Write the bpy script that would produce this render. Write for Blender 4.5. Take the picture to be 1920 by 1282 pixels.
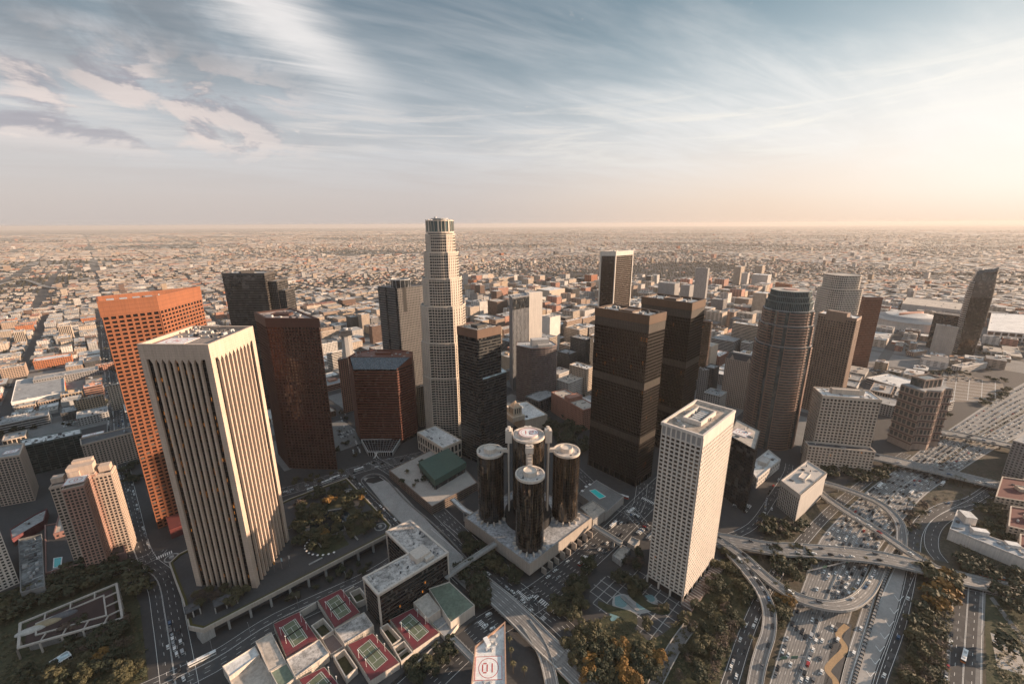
import bpy, math, random
from math import sin, cos, atan, atan2, hypot, pi, radians, degrees
from mathutils import Vector, Matrix
random.seed(7)
R_ = random.Random
for o in list(bpy.data.objects): bpy.data.objects.remove(o)
S = bpy.context.scene
COL = S.collection

# ---------------------------------------------------------------- camera
CAM_H = 310.0; FOC = 800.0; PITCH = atan(221/800.0); ROLL = radians(-0.3)
cam = bpy.data.cameras.new('camera'); cam.sensor_width = 36; cam.lens = FOC/1920*36
cam.clip_start = 1; cam.clip_end = 120000
camo = bpy.data.objects.new('camera', cam); COL.objects.link(camo)
camo.matrix_world = Matrix.Translation((0, 0, CAM_H)) @ Matrix.Rotation(pi/2-PITCH, 4, 'X') @ Matrix.Rotation(ROLL, 4, 'Z')
S.camera = camo

# ---------------------------------------------------------------- light
SUN_AZ = 7.0; SUN_EL = 14.0; GLOW_AZ = 14.0          # math azimuth from +X, degrees
w = bpy.data.worlds.new('World'); S.world = w; w.use_nodes = True
nt = w.node_tree; nt.nodes.clear()
def N(t, **k):
    n = nt.nodes.new(t)
    for a, b in k.items(): setattr(n, a, b)
    return n
def Lk(a, b): nt.links.new(a, b)
def _in(n, i, v):
    if hasattr(v, 'links'): Lk(v, n.inputs[i])
    elif v is not None: n.inputs[i].default_value = v
def MA(op, a, b=None, c=None, clamp=False):
    n = N('ShaderNodeMath', operation=op, use_clamp=clamp); _in(n, 0, a)
    if b is not None: _in(n, 1, b)
    if c is not None: _in(n, 2, c)
    return n.outputs[0]
def MIXC(f, a, b, bt='MIX'):
    n = N('ShaderNodeMix', data_type='RGBA', blend_type=bt); _in(n, 0, f); _in(n, 6, a); _in(n, 7, b)
    return n.outputs[2]
def SM(x, e0, e1, o0=0.0, o1=1.0):
    n = N('ShaderNodeMapRange', interpolation_type='SMOOTHSTEP'); _in(n, 0, x)
    for i, v in ((1, e0), (2, e1), (3, o0), (4, o1)): n.inputs[i].default_value = v
    return n.outputs[0]
def VEC(x, y, z):
    n = N('ShaderNodeCombineXYZ'); _in(n, 0, x); _in(n, 1, y); _in(n, 2, z); return n.outputs[0]
def NOI(v, sc, det=6, ro=0.55, dist=0.0):
    n = N('ShaderNodeTexNoise'); Lk(v, n.inputs['Vector']); n.inputs['Scale'].default_value = sc
    n.inputs['Detail'].default_value = det; n.inputs['Roughness'].default_value = ro; n.inputs['Distortion'].default_value = dist
    return n.outputs[0]
def lin(r, g, b):
    f = lambda c: (c/255/12.92) if c/255 <= 0.04045 else ((c/255+0.055)/1.055)**2.4
    return (f(r), f(g), f(b), 1)
SKYMUL = 10.0      # the picture values below are divided by the Background strength
tc = N('ShaderNodeTexCoord'); sp = N('ShaderNodeSeparateXYZ'); Lk(tc.outputs['Generated'], sp.inputs[0])
X, Y, Z = sp.outputs
el = MA('ARCSINE', Z)                                    # radians
az = MA('ARCTAN2', Y, X)                                 # radians, sun at +0.35
sky = N('ShaderNodeTexSky', sky_type='NISHITA'); sky.sun_disc = False
sky.sun_elevation = radians(SUN_EL); sky.sun_rotation = radians(90-SUN_AZ)
sky.air_density = 1.0; sky.dust_density = 2.0; sky.ozone_density = 1.5; sky.altitude = 300
def ramp(x, stops):
    n = N('ShaderNodeValToRGB'); _in(n, 0, x); e = n.color_ramp.elements
    n.color_ramp.interpolation = 'B_SPLINE' if len(stops) > 2 else 'LINEAR'
    while len(e) < len(stops): e.new(0.5)
    for i, (p, c) in enumerate(stops): e[i].position = p; e[i].color = c
    return n.outputs[0]
eln = MA('DIVIDE', el, radians(60), clamp=True)
away = ramp(eln, [(0.0, lin(198,188,184)), (0.07, lin(208,198,194)), (0.18, lin(186,192,197)), (0.30, lin(120,140,152)), (0.40, lin(84,106,122)), (0.60, lin(150,172,190)), (1.0, lin(188,206,222))])  # sky overhead, out of view, brightened here and below to add fill light
toward = ramp(eln, [(0.0, lin(246,216,192)), (0.05, lin(252,228,206)), (0.13, lin(250,243,236)), (0.25, lin(196,210,216)), (0.40, lin(108,138,152)), (0.60, lin(160,180,194)), (1.0, lin(190,208,222))])
ca = MA('COSINE', MA('SUBTRACT', az, radians(GLOW_AZ)))
tw = SM(ca, 0.0, 0.995)
grad = MIXC(tw, away, toward)
# cirrus sheets: a thin layer seen in perspective
inv = MA('DIVIDE', 1.0, MA('ADD', MA('MAXIMUM', Z, 0.0), 0.10))
px = MA('MULTIPLY', X, inv); py = MA('MULTIPLY', Y, inv)
u = MA('ADD', MA('MULTIPLY', px, 0.50), MA('MULTIPLY', py, 0.24)); v = MA('SUBTRACT', MA('MULTIPLY', py, 1.25), MA('MULTIPLY', px, 0.7))
n1 = NOI(VEC(u, v, 0.0), 1.05, 9, 0.58, 0.45)
n2 = NOI(VEC(MA('MULTIPLY', u, 0.6), MA('MULTIPLY', v, 1.6), 3.7), 2.6, 8, 0.65, 1.1)
cir = MA('MULTIPLY', SM(n1, 0.34, 0.64), SM(n2, 0.22, 0.70, 0.35, 1.0))
# one big bright plume high on the left, tapering towards the upper left
plx = MA('SUBTRACT', az, radians(116)); ply = MA('SUBTRACT', el, radians(20.5))
pa = MA('ADD', MA('MULTIPLY', plx, 0.86), MA('MULTIPLY', ply, 0.50)); pb = MA('SUBTRACT', MA('MULTIPLY', ply, 0.86), MA('MULTIPLY', plx, 0.50))
pbn = MA('ADD', pb, MA('MULTIPLY', MA('SUBTRACT', n2, 0.5), 0.10))
plume = MA('MULTIPLY', SM(MA('ABSOLUTE', pbn), 0.075, 0.005), SM(MA('ABSOLUTE', pa), 0.30, 0.05))
plume = MA('MULTIPLY', plume, SM(n1, 0.25, 0.6, 0.5, 1.0))
band = MA('MULTIPLY', SM(el, radians(2), radians(9)), SM(el, radians(70), radians(30), 0.6, 1.0))
cf = MA('MULTIPLY', MA('MULTIPLY', MA('MULTIPLY', cir, band), SM(el, radians(27), radians(13), 0.35, 1.0)), 0.62)
cirw = MIXC(tw, lin(220,220,222), lin(255,251,246))
sk = MIXC(cf, grad, cirw)
sk = MIXC(MA('MULTIPLY', plume, 1.0, clamp=True), sk, lin(236,232,230))
# thin bright bands low down
st = NOI(VEC(MA('MULTIPLY', az, 2.0), MA('MULTIPLY', el, 22.0), 1.3), 1.6, 8, 0.62, 0.6)
stf = MA('MULTIPLY', MA('MULTIPLY', SM(st, 0.45, 0.66), SM(el, radians(4.5), radians(9))), SM(el, radians(16), radians(11)))
sk = MIXC(MA('MULTIPLY', stf, 0.85), sk, MIXC(tw, lin(216,212,210), lin(255,250,240)))
# puffs of cumulus low on the left and a few scattered small ones
pn = NOI(VEC(MA('MULTIPLY', az, 6.0), MA('MULTIPLY', el, 13.0), 8.0), 1.0, 9, 0.6, 0.35)
lefty = SM(az, radians(108), radians(124))
pf = MA('MULTIPLY', MA('MULTIPLY', SM(pn, 0.45, 0.56), lefty), MA('MULTIPLY', SM(el, radians(5.5), radians(9)), SM(el, radians(18), radians(13))))
pn2 = NOI(VEC(MA('MULTIPLY', az, 6.0), MA('MULTIPLY', MA('SUBTRACT', el, 0.02), 13.0), 8.0), 1.0, 9, 0.6, 0.35)
lit = SM(MA('SUBTRACT', pn, pn2), -0.05, 0.05)
sk = MIXC(MA('MULTIPLY', pf, 0.7), sk, MIXC(lit, lin(160,154,162), lin(236,218,210)))
dn = NOI(VEC(MA('MULTIPLY', az, 3.0), MA('MULTIPLY', el, 5.0), 21.0), 1.2, 9, 0.62, 0.5)
df = MA('MULTIPLY', MA('MULTIPLY', SM(dn, 0.34, 0.56), SM(az, radians(112), radians(128))), SM(el, radians(10), radians(16)))
sk = MIXC(MA('MULTIPLY', df, 0.6), sk, lin(116,122,129))
sn = NOI(VEC(MA('MULTIPLY', az, 9.0), MA('MULTIPLY', el, 15.0), 40.0), 1.0, 7, 0.6, 0.2)
sf = MA('MULTIPLY', MA('MULTIPLY', SM(sn, 0.655, 0.74), SM(az, radians(60), radians(72))), SM(el, radians(2), radians(5)))
sk = MIXC(MA('MULTIPLY', sf, 0.7), sk, lin(240,226,218))
# bright glare round the low sun
gl = MA('MULTIPLY', SM(ca, 0.66, 0.98), MA('MULTIPLY', SM(el, radians(-2), radians(4)), SM(el, radians(24), radians(7))))
sk = MIXC(MA('MULTIPLY', gl, 0.8), sk, (1.02, 0.97, 0.90, 1))
SKYVAL = 4.65
vs = N('ShaderNodeVectorMath', operation='SCALE'); Lk(sk, vs.inputs[0]); vs.inputs['Scale'].default_value = SKYVAL
fin = MIXC(0.035, vs.outputs[0], sky.outputs[0])
bg = N('ShaderNodeBackground'); Lk(fin, bg.inputs[0]); bg.inputs[1].default_value = 0.11
wo = N('ShaderNodeOutputWorld'); Lk(bg.outputs[0], wo.inputs[0])

sl = bpy.data.lights.new('sun', 'SUN'); sl.energy = 5.0; sl.angle = radians(0.6); sl.color = (1.0, 0.72, 0.50)
so = bpy.data.objects.new('sun', sl); COL.objects.link(so)
sd = Vector((cos(radians(SUN_AZ))*cos(radians(SUN_EL)), sin(radians(SUN_AZ))*cos(radians(SUN_EL)), sin(radians(SUN_EL))))
so.rotation_euler = sd.to_track_quat('Z', 'Y').to_euler()
so.location = (600, 0, 600)
S.view_settings.view_transform = 'Standard'; S.view_settings.look = 'None'
S.view_settings.exposure = 1.02; S.view_settings.gamma = 1.0; S.view_settings.use_curve_mapping = False
S.render.engine = 'CYCLES'

# ---------------------------------------------------------------- survey helpers
def ray(x, y):
    u = x-960; v = -(y-641); c, s = cos(ROLL), sin(ROLL)
    u, v = c*u-s*v, s*u+c*v
    return (u, FOC*cos(PITCH)+v*sin(PITCH), -FOC*sin(PITCH)+v*cos(PITCH))
def at(x, y, z=0.0):
    d = ray(x, y); t = (z-CAM_H)/d[2]; return (d[0]*t, d[1]*t)
def proj(p):
    dz = p[2]-CAM_H; w_ = p[1]*cos(PITCH)-dz*sin(PITCH); v = p[1]*sin(PITCH)+dz*cos(PITCH)
    if w_ < 1: return (-9999, -9999)
    u, v = p[0]/w_*FOC, v/w_*FOC; c, s = cos(-ROLL), sin(-ROLL)
    return (960+c*u-s*v, 641-(s*u+c*v))
def zof(base, top):
    g = at(*base); d = ray(*top); return CAM_H+d[2]*hypot(*g)/hypot(d[0], d[1])
def dirv(a): return (cos(radians(a)), sin(radians(a)))
def ccw(P):
    A = sum(P[i][0]*P[(i+1)%len(P)][1]-P[(i+1)%len(P)][0]*P[i][1] for i in range(len(P)))
    return P if A > 0 else P[::-1]
def quad(z, near, left, right):
    n, l, r = at(*near, z), at(*left, z), at(*right, z)
    return ccw([n, r, (r[0]+l[0]-n[0], r[1]+l[1]-n[1]), l])
def gbox(xn, yb, yt, xl, xr, A=44, B=None, cap=(160, 160)):
    """grid aligned block: near corner base/top pixel, silhouette left and right"""
    n = at(xn, yb); z = zof((xn, yb), (xn, yt)); B = A+90 if B is None else B
    def solve(a, tx):
        d = dirv(a); lo, hi = 0.0, 400.0
        f = lambda t: proj((n[0]+d[0]*t, n[1]+d[1]*t, z))[0]
        s = 1 if tx > xn else -1
        for _ in range(40):
            m = (lo+hi)/2
            if s*(f(m)-tx) < 0: lo = m
            else: hi = m
        return min(lo, 160)
    a = solve(A, xr) if xr > xn else 12; b = solve(B, xl) if xl < xn else 12
    a, b = min(a, cap[0]), min(b, cap[1]); da, db = dirv(A), dirv(B)
    P = [n, (n[0]+da[0]*a, n[1]+da[1]*a), (n[0]+da[0]*a+db[0]*b, n[1]+da[1]*a+db[1]*b), (n[0]+db[0]*b, n[1]+db[1]*b)]
    return ccw(P), z
def rect(c, a, b, A=44):
    d, e = dirv(A), dirv(A+90)
    return [(c[0]+sx*d[0]*a/2+sy*e[0]*b/2, c[1]+sx*d[1]*a/2+sy*e[1]*b/2) for sx, sy in ((-1,-1),(1,-1),(1,1),(-1,1))]
def ngon(c, r, n, a0=0, sy=1): return [(c[0]+r*cos(radians(a0)+2*pi*i/n), c[1]+r*sin(radians(a0)+2*pi*i/n)*sy) for i in range(n)]
def inset(P, d):
    n = len(P); out = []
    for i in range(n):
        p0, p1, p2 = P[i-1], P[i], P[(i+1)%n]
        e1 = Vector((p1[0]-p0[0], p1[1]-p0[1])).normalized(); e2 = Vector((p2[0]-p1[0], p2[1]-p1[1])).normalized()
        n1 = Vector((-e1.y, e1.x)); n2 = Vector((-e2.y, e2.x)); m = n1+n2
        k = d/max(0.3, (m.length_squared/2)); out.append((p1[0]+m.x*k, p1[1]+m.y*k))
    return out
def cen(P): return (sum(p[0] for p in P)/len(P), sum(p[1] for p in P)/len(P))
def inpoly(p, P):
    c = False; n = len(P)
    for i in range(n):
        a, b = P[i], P[i-1]
        if (a[1] > p[1]) != (b[1] > p[1]) and p[0] < (b[0]-a[0])*(p[1]-a[1])/(b[1]-a[1])+a[0]: c = not c
    return c

# ---------------------------------------------------------------- mesh builder
class MB:
    def __init__(s): s.v = []; s.f = []; s.mi = []; s.m = 0
    def face(s, pts):
        i = len(s.v); s.v.extend(pts); s.f.append(tuple(range(i, i+len(pts)))); s.mi.append(s.m)
    def prism(s, P, z0, z1, top=True, bot=False, P1=None):
        n = len(P); i = len(s.v); Q = P1 or P
        s.v.extend([(p[0], p[1], z0) for p in P]); s.v.extend([(p[0], p[1], z1) for p in Q])
        for k in range(n):
            j = (k+1) % n; s.f.append((i+k, i+j, i+n+j, i+n+k)); s.mi.append(s.m)
        if top: s.f.append(tuple(range(i+n, i+2*n))); s.mi.append(s.m)
        if bot: s.f.append(tuple(range(i+n-1, i-1, -1))); s.mi.append(s.m)
        return s
    def seg(s, p, q, o, i_, z0, z1, e0=0.0, e1=0.0):
        """box along p->q, o metres outward, i_ inward"""
        dx, dy = q[0]-p[0], q[1]-p[1]; l = hypot(dx, dy) or 1; dx /= l; dy /= l; nx, ny = dy, -dx
        p = (p[0]-dx*e0, p[1]-dy*e0); q = (q[0]+dx*e1, q[1]+dy*e1)
        s.prism([(p[0]+nx*o, p[1]+ny*o), (q[0]+nx*o, q[1]+ny*o), (q[0]-nx*i_, q[1]-ny*i_), (p[0]-nx*i_, p[1]-ny*i_)], z0, z1, True, True); return s
    def box(s, x, y, z, a, b, h, A=0):
        s.prism(rect((x, y), a, b, A), z, z+h, True, True); return s
    def ring(s, P, w_, z0, z1):
        I = inset(P, w_); n = len(P)
        for k in range(n):
            j = (k+1) % n; s.prism([P[k], P[j], I[j], I[k]], z0, z1, True, True)
        return s
    def cyl(s, x, y, z0, z1, r, n=12, r1=None):
        s.prism(ngon((x, y), r, n), z0, z1, True, True, ngon((x, y), r1 if r1 is not None else r, n)); return s
    def tube(s, a, b, r, n=6):
        a, b = Vector(a), Vector(b); d = (b-a).normalized(); t = Vector((0, 0, 1)) if abs(d.z) < .9 else Vector((1, 0, 0))
        e = d.cross(t).normalized(); f = d.cross(e); i = len(s.v)
        for c in (a, b):
            for k in range(n): s.v.append(tuple(c+e*(r*cos(2*pi*k/n))+f*(r*sin(2*pi*k/n))))
        for k in range(n):
            j = (k+1) % n; s.f.append((i+k, i+j, i+n+j, i+n+k)); s.mi.append(s.m)
        return s
    def mesh(s, name, mats, loc=(0, 0, 0), smooth=False):
        me = bpy.data.meshes.new(name); lx, ly, lz = loc
        me.from_pydata([(a-lx, b-ly, c-lz) for a, b, c in s.v], [], s.f)
        for m in (mats if isinstance(mats, (list, tuple)) else [mats]): me.materials.append(m)
        if any(s.mi): me.polygons.foreach_set('material_index', s.mi)
        if smooth: me.polygons.foreach_set('use_smooth', [True]*len(s.f))
        me.update(); return me
    def build(s, name, mats, parent=None, smooth=False, loc=None, **props):
        if not s.v: return None
        if loc is None:
            loc = (0, 0, 0)
            if parent is not None:
                loc = wloc(parent)
            base = (0, 0, 0)
            o = bpy.data.objects.new(name, s.mesh(name, mats, loc, smooth))
        else:
            pl = wloc(parent) if parent else (0, 0, 0)
            o = bpy.data.objects.new(name, s.mesh(name, mats, loc, smooth)); o.location = (loc[0]-pl[0], loc[1]-pl[1], loc[2]-pl[2])
        COL.objects.link(o); o.parent = parent
        for k, v_ in props.items(): o[k] = v_
        return o
def wloc(o):
    x, y, z = o.location
    while o.parent: o = o.parent; x += o.location[0]; y += o.location[1]; z += o.location[2]
    return (x, y, z)
def tag(o, label, cat, group=None, kind=None):
    o['label'] = label; o['category'] = cat
    if group: o['group'] = group
    if kind: o['kind'] = kind
    return o
def thing(name, label, cat, loc, group=None, rz=0):
    o = bpy.data.objects.new(name, None); COL.objects.link(o); o.location = loc; o.rotation_euler = (0, 0, rz)
    o.empty_display_size = 2; return tag(o, label, cat, group)
def inst(name, me, loc, parent, rz=0, sc=None):
    o = bpy.data.objects.new(name, me); o.location = loc; o.rotation_euler = (0, 0, rz); o.parent = parent
    if sc: o.scale = sc
    COL.objects.link(o); return o

# ---------------------------------------------------------------- materials
class G:
    """small node graph helper for materials"""
    def __init__(s, name):
        s.mat = bpy.data.materials.new(name); s.mat.use_nodes = True; s.t = s.mat.node_tree
        s.b = s.t.nodes['Principled BSDF']
    def n(s, ty, ins=None, **k):
        x = s.t.nodes.new(ty)
        for a, b in k.items(): setattr(x, a, b)
        for i, v in (ins or {}).items():
            if hasattr(v, 'links'): s.t.links.new(v, x.inputs[i])
            else: x.inputs[i].default_value = v
        return x
    def obj(s): return s.n('ShaderNodeTexCoord').outputs['Object']
    def pos(s): return s.n('ShaderNodeNewGeometry').outputs['Position']
    def noise(s, v, sc, det=4, ro=.6): return s.n('ShaderNodeTexNoise', {'Vector': v, 'Scale': sc, 'Detail': det, 'Roughness': ro}).outputs[0]
    def math(s, op, a, b=0.0, c=0.0, clamp=False): return s.n('ShaderNodeMath', {0: a, 1: b, 2: c}, operation=op, use_clamp=clamp).outputs[0]
    def mr(s, x, a, b, c, d): return s.n('ShaderNodeMapRange', {0: x, 1: a, 2: b, 3: c, 4: d}).outputs[0]
    def mix(s, f, a, b, bt='MIX'): return s.n('ShaderNodeMix', {0: f, 6: a, 7: b}, data_type='RGBA', blend_type=bt).outputs[2]
    def set(s, **k):
        for a, v in k.items():
            a = a.replace('_', ' ')
            if hasattr(v, 'links'): s.t.links.new(v, s.b.inputs[a])
            else: s.b.inputs[a].default_value = v
        return s.mat
    def cell(s, ax, ay, az_, A=44.0):
        """random value per facade cell in object metres"""
        m = s.n('ShaderNodeMapping', {'Vector': s.obj(), 'Rotation': (0, 0, radians(-A)), 'Scale': (1, 1, 1)})
        d = s.n('ShaderNodeVectorMath', {0: m.outputs[0], 1: (ax, ay, az_)}, operation='DIVIDE')
        f = s.n('ShaderNodeVectorMath', {0: d.outputs[0]}, operation='FLOOR')
        return s.n('ShaderNodeTexWhiteNoise', {'Vector': f.outputs[0]}, noise_dimensions='3D')
def c4(c): return (c[0], c[1], c[2], 1)
def mul(c, k): return (min(1, c[0]*k), min(1, c[1]*k), min(1, c[2]*k), 1)
_mc = {}
def stone(name, c, rough=.8, var=.25, sc=.08, fine=1.2, metal=0.0, course=0.0, streak=True):
    key = ('stone', name)
    if key in _mc: return _mc[key]
    g = G(name); v = g.obj(); a = g.noise(v, sc, 5); b = g.noise(v, fine, 3)
    f = g.math('ADD', g.math('MULTIPLY', a, .6), g.math('MULTIPLY', b, .4))
    f = g.mr(f, .3, .7, 1-var, 1+var)
    if streak:
        sv = g.n('ShaderNodeVectorMath', {0: v, 1: (.9, .9, .035)}, operation='MULTIPLY').outputs[0]
        f = g.math('MULTIPLY', f, g.mr(g.noise(sv, 1.0, 4), .35, .7, 1.08, .84))
    if course:
        z = g.n('ShaderNodeSeparateXYZ', {0: v}).outputs[2]
        fr = g.math('FRACT', g.math('DIVIDE', z, course)); f = g.math('MULTIPLY', f, g.mr(g.math('LESS_THAN', fr, .12), 0, 1, 1.0, .78))
    col = g.n('ShaderNodeVectorMath', {0: (c[0], c[1], c[2]), 'Scale': f}, operation='SCALE').outputs[0]
    bp = g.n('ShaderNodeBump', {'Strength': .25, 'Distance': .2, 'Height': b}).outputs[0]
    m = g.set(Base_Color=col, Roughness=rough, Metallic=metal, Normal=bp); _mc[key] = m; return m
def glass(name, c=(.012, .014, .016), rough=.12, cell=(3, 3, 3.9), A=44, lit=0.0, tilt=.02, spec=.5, metal=0.0, vary=.8, blind=.12):
    g = G(name); wn = g.cell(*cell, A); r = wn.outputs[0]; rc = wn.outputs[1]
    col = g.mix(g.mr(r, 0, 1, 0, vary), c4(c), mul(c, 3.2))
    # some panes have pale blinds drawn behind the glass
    col = g.mix(g.mr(g.math('GREATER_THAN', r, 1-blind), 0, 1, 0, .5), col, (.16, .15, .135, 1))
    geo = g.n('ShaderNodeNewGeometry').outputs['Normal']
    off = g.n('ShaderNodeVectorMath', {0: rc, 1: (.5, .5, .5)}, operation='SUBTRACT').outputs[0]
    off = g.n('ShaderNodeVectorMath', {0: off, 'Scale': tilt*2}, operation='SCALE').outputs[0]
    wav = g.n('ShaderNodeTexNoise', {'Vector': g.obj(), 'Scale': .09, 'Detail': 2.0}).outputs[1]
    wav = g.n('ShaderNodeVectorMath', {0: wav, 1: (.5, .5, .5)}, operation='SUBTRACT').outputs[0]
    wav = g.n('ShaderNodeVectorMath', {0: wav, 'Scale': tilt*3}, operation='SCALE').outputs[0]
    nn = g.n('ShaderNodeVectorMath', {0: geo, 1: off}, operation='ADD').outputs[0]
    nn = g.n('ShaderNodeVectorMath', {0: nn, 1: wav}, operation='ADD').outputs[0]
    nn = g.n('ShaderNodeVectorMath', {0: nn}, operation='NORMALIZE').outputs[0]
    g.set(Base_Color=col, Roughness=rough, Normal=nn, Metallic=metal)
    g.b.inputs['Specular IOR Level'].default_value = spec
    if lit:
        w2 = g.cell(cell[0]*.5, cell[1]*.5, cell[2], A+0.0)
        e = g.math('GREATER_THAN', w2.outputs[0], 1-lit*.6)
        cl = g.noise(g.obj(), .03, 2)
        e = g.math('MULTIPLY', e, g.mr(cl, .45, .6, 0, 1))
        g.set(Emission_Color=(1, .34, .06, 1), Emission_Strength=g.math('MULTIPLY', e, .30))
    return g.mat
def plain(name, c, rough=.6, metal=0.0, emit=0.0):
    key = ('plain', name)
    if key in _mc: return _mc[key]
    g = G(name); f = g.mr(g.noise(g.obj(), .8, 4), .3, .7, .85, 1.12)
    col = g.n('ShaderNodeVectorMath', {0: (c[0], c[1], c[2]), 'Scale': f}, operation='SCALE').outputs[0]
    m = g.set(Base_Color=col, Roughness=rough, Metallic=metal)
    if emit: g.set(Emission_Color=c4(c), Emission_Strength=emit)
    _mc[key] = m; return m
def roofmat(name, c, stain=.5):
    key = ('roof', name)
    if key in _mc: return _mc[key]
    g = G(name); v = g.pos(); a = g.noise(v, .06, 6, .65); b = g.noise(v, .35, 5, .7); d = g.noise(v, 1.6, 2)
    f = g.math('MULTIPLY', g.mr(a, .35, .65, 1-stain*.5, 1.08), g.mr(b, .42, .62, 1.05, 1-stain*.5))
    f = g.math('MULTIPLY', f, g.mr(d, .3, .7, .92, 1.06))
    col = g.n('ShaderNodeVectorMath', {0: (c[0], c[1], c[2]), 'Scale': f}, operation='SCALE').outputs[0]
    m = g.set(Base_Color=col, Roughness=.85); _mc[key] = m; return m
M = {}
M['roof_white'] = roofmat('roof_white', (.72, .71, .69)); M['roof_grey'] = roofmat('roof_grey', (.34, .34, .34)); M['roof_tan'] = roofmat('roof_tan', (.50, .44, .38))
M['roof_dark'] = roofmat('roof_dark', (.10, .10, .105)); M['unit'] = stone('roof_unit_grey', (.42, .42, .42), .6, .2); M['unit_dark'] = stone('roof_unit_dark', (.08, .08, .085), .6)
M['dark'] = plain('dark_recess', (.012, .012, .013), .7); M['metal'] = plain('grey_metal', (.35, .35, .36), .4, .6)
M['white'] = plain('white_paint', (.75, .74, .72), .5); M['red'] = plain('red_paint', (.45, .05, .04), .5)
M['conc'] = stone('concrete', (.32, .31, .295), .85, .3, .05, .6)
M['conc_d'] = stone('weathered_concrete', (.22, .215, .21), .85, .35, .06, .5)
M['asph'] = stone('asphalt', (.042, .042, .044), .85, .35, .03, .3, streak=False)
M['asph2'] = stone('worn_asphalt', (.055, .054, .055), .85, .3, .03, .3, streak=False)
M['fwy'] = stone('freeway_concrete', (.21, .20, .19), .85, .28, .03, .4, streak=False)
M['pave'] = stone('pavement', (.16, .157, .153), .85, .3, .05, .5, streak=False)
M['pave_d'] = stone('dark_paving', (.05, .05, .052), .8, .3, .06, .5, streak=False)
M['line'] = plain('road_paint', (.72, .71, .68), .6); M['line_y'] = plain('yellow_road_paint', (.55, .33, .06), .6)
M['grass'] = stone('grass_green', (.036, .044, .018), .9, .5, .06, .8, streak=False)
M['earth'] = stone('dry_earth', (.075, .062, .045), .95, .5, .05, .6, streak=False)
M['gl'] = glass('window_glass'); M['gl_lit'] = glass('window_glass_lit', lit=.03)
M['water'] = plain('pool_water', (.10, .50, .50), .08)

# ---------------------------------------------------------------- building parts
FOOT = []      # footprints that generic blocks must stay clear of
def reserve(P, grow=6):
    c = cen(P); FOOT.append((c, max(hypot(p[0]-c[0], p[1]-c[1]) for p in P)+grow, inset(P, -grow)))
def clear(p, r=0):
    for c, rr, P in FOOT:
        d = hypot(p[0]-c[0], p[1]-c[1])
        if d < rr+r:
            if inpoly(p, P): return False
            if r:
                for k in range(8):
                    if inpoly((p[0]+r*cos(k*pi/4), p[1]+r*sin(k*pi/4)), P): return False
    return True
def facing(p, q):
    nx, ny = q[1]-p[1], -(q[0]-p[0]); m = ((p[0]+q[0])/2, (p[1]+q[1])/2)
    return -(m[0]*nx+m[1]*ny) > 0
def facade(root, P, z0, z1, bay=3.5, fl=3.9, pw=1.0, sh=1.2, d=.5, wall=None, edges=None, piers=True, bands=True, name='wall', windows=0, gmat=None, skip_back=True, band_parts=False, pier_parts=False, top=0.0, wd=.12):
    """real piers and spandrels standing proud of a glazed core; optional single panes"""
    w_ = MB(); nf = max(1, round((z1-top-z0)/fl)); f = (z1-top-z0)/nf; cells = []
    if top: w_.ring([(p[0], p[1]) for p in inset(P, -d-.02)], d+.3, z1-top, z1)
    n = len(P)
    for k in range(n):
        if edges is not None and k not in edges: continue
        p, q = P[k], P[(k+1) % n]
        if skip_back and not facing(p, q): continue
        L = hypot(q[0]-p[0], q[1]-p[1]); nb = max(1, round(L/bay)); b = L/nb
        dx, dy = (q[0]-p[0])/L, (q[1]-p[1])/L
        if piers:
            for i in range(nb+1):
                a0 = max(0, i*b-pw/2); a1 = min(L, i*b+pw/2)
                t = MB() if pier_parts else w_
                t.seg((p[0]+dx*a0, p[1]+dy*a0), (p[0]+dx*a1, p[1]+dy*a1), d, .1, z0, z1-top)
                if pier_parts: t.build('pier', wall, root)
        if bands:
            for j in range(nf+(0 if top else 1)):
                zz = z0+j*f; t = MB() if band_parts else w_
                t.seg(p, q, d-.08 if piers else d, .1, max(z0, zz-sh*.25), min(z1, zz+sh*.75), 0 if piers else d*.4, 0 if piers else d*.4)
                if band_parts: t.build('spandrel_band', wall, root)
        if windows:
            for j in range(nf):
                for i in range(nb):
                    cells.append((p[0]+dx*(i+.5)*b, p[1]+dy*(i+.5)*b, z0+j*f+sh*.75, b-pw, f-sh, atan2(dy, dx)))
    w_.build(name, wall, root)
    if windows and cells:
        cells.sort(key=lambda c: c[0]**2+c[1]**2+(CAM_H-c[2])**2)
        rl = wloc(root); cache = {}
        vis = cells[:windows]; rest = cells[windows:]
        for (x, y, z, ww, hh, a) in vis:
            key = (round(ww, 2), round(hh, 2))
            if key not in cache:
                t = MB(); t.prism([(-ww/2, -wd), (ww/2, -wd), (ww/2, .05), (-ww/2, .05)], 0, hh, True, True)
                cache[key] = t.mesh('window', gmat)
            inst('window', cache[key], (x-rl[0], y-rl[1], z-rl[2]), root, a)
        t = MB()
        for (x, y, z, ww, hh, a) in rest:
            c_, s_ = cos(a), sin(a)
            t.seg((x-c_*ww/2, y-s_*ww/2), (x+c_*ww/2, y+s_*ww/2), wd, .05, z, z+hh)
        o = t.build('window', gmat, root)
        if o: o['kind'] = 'stuff'
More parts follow.
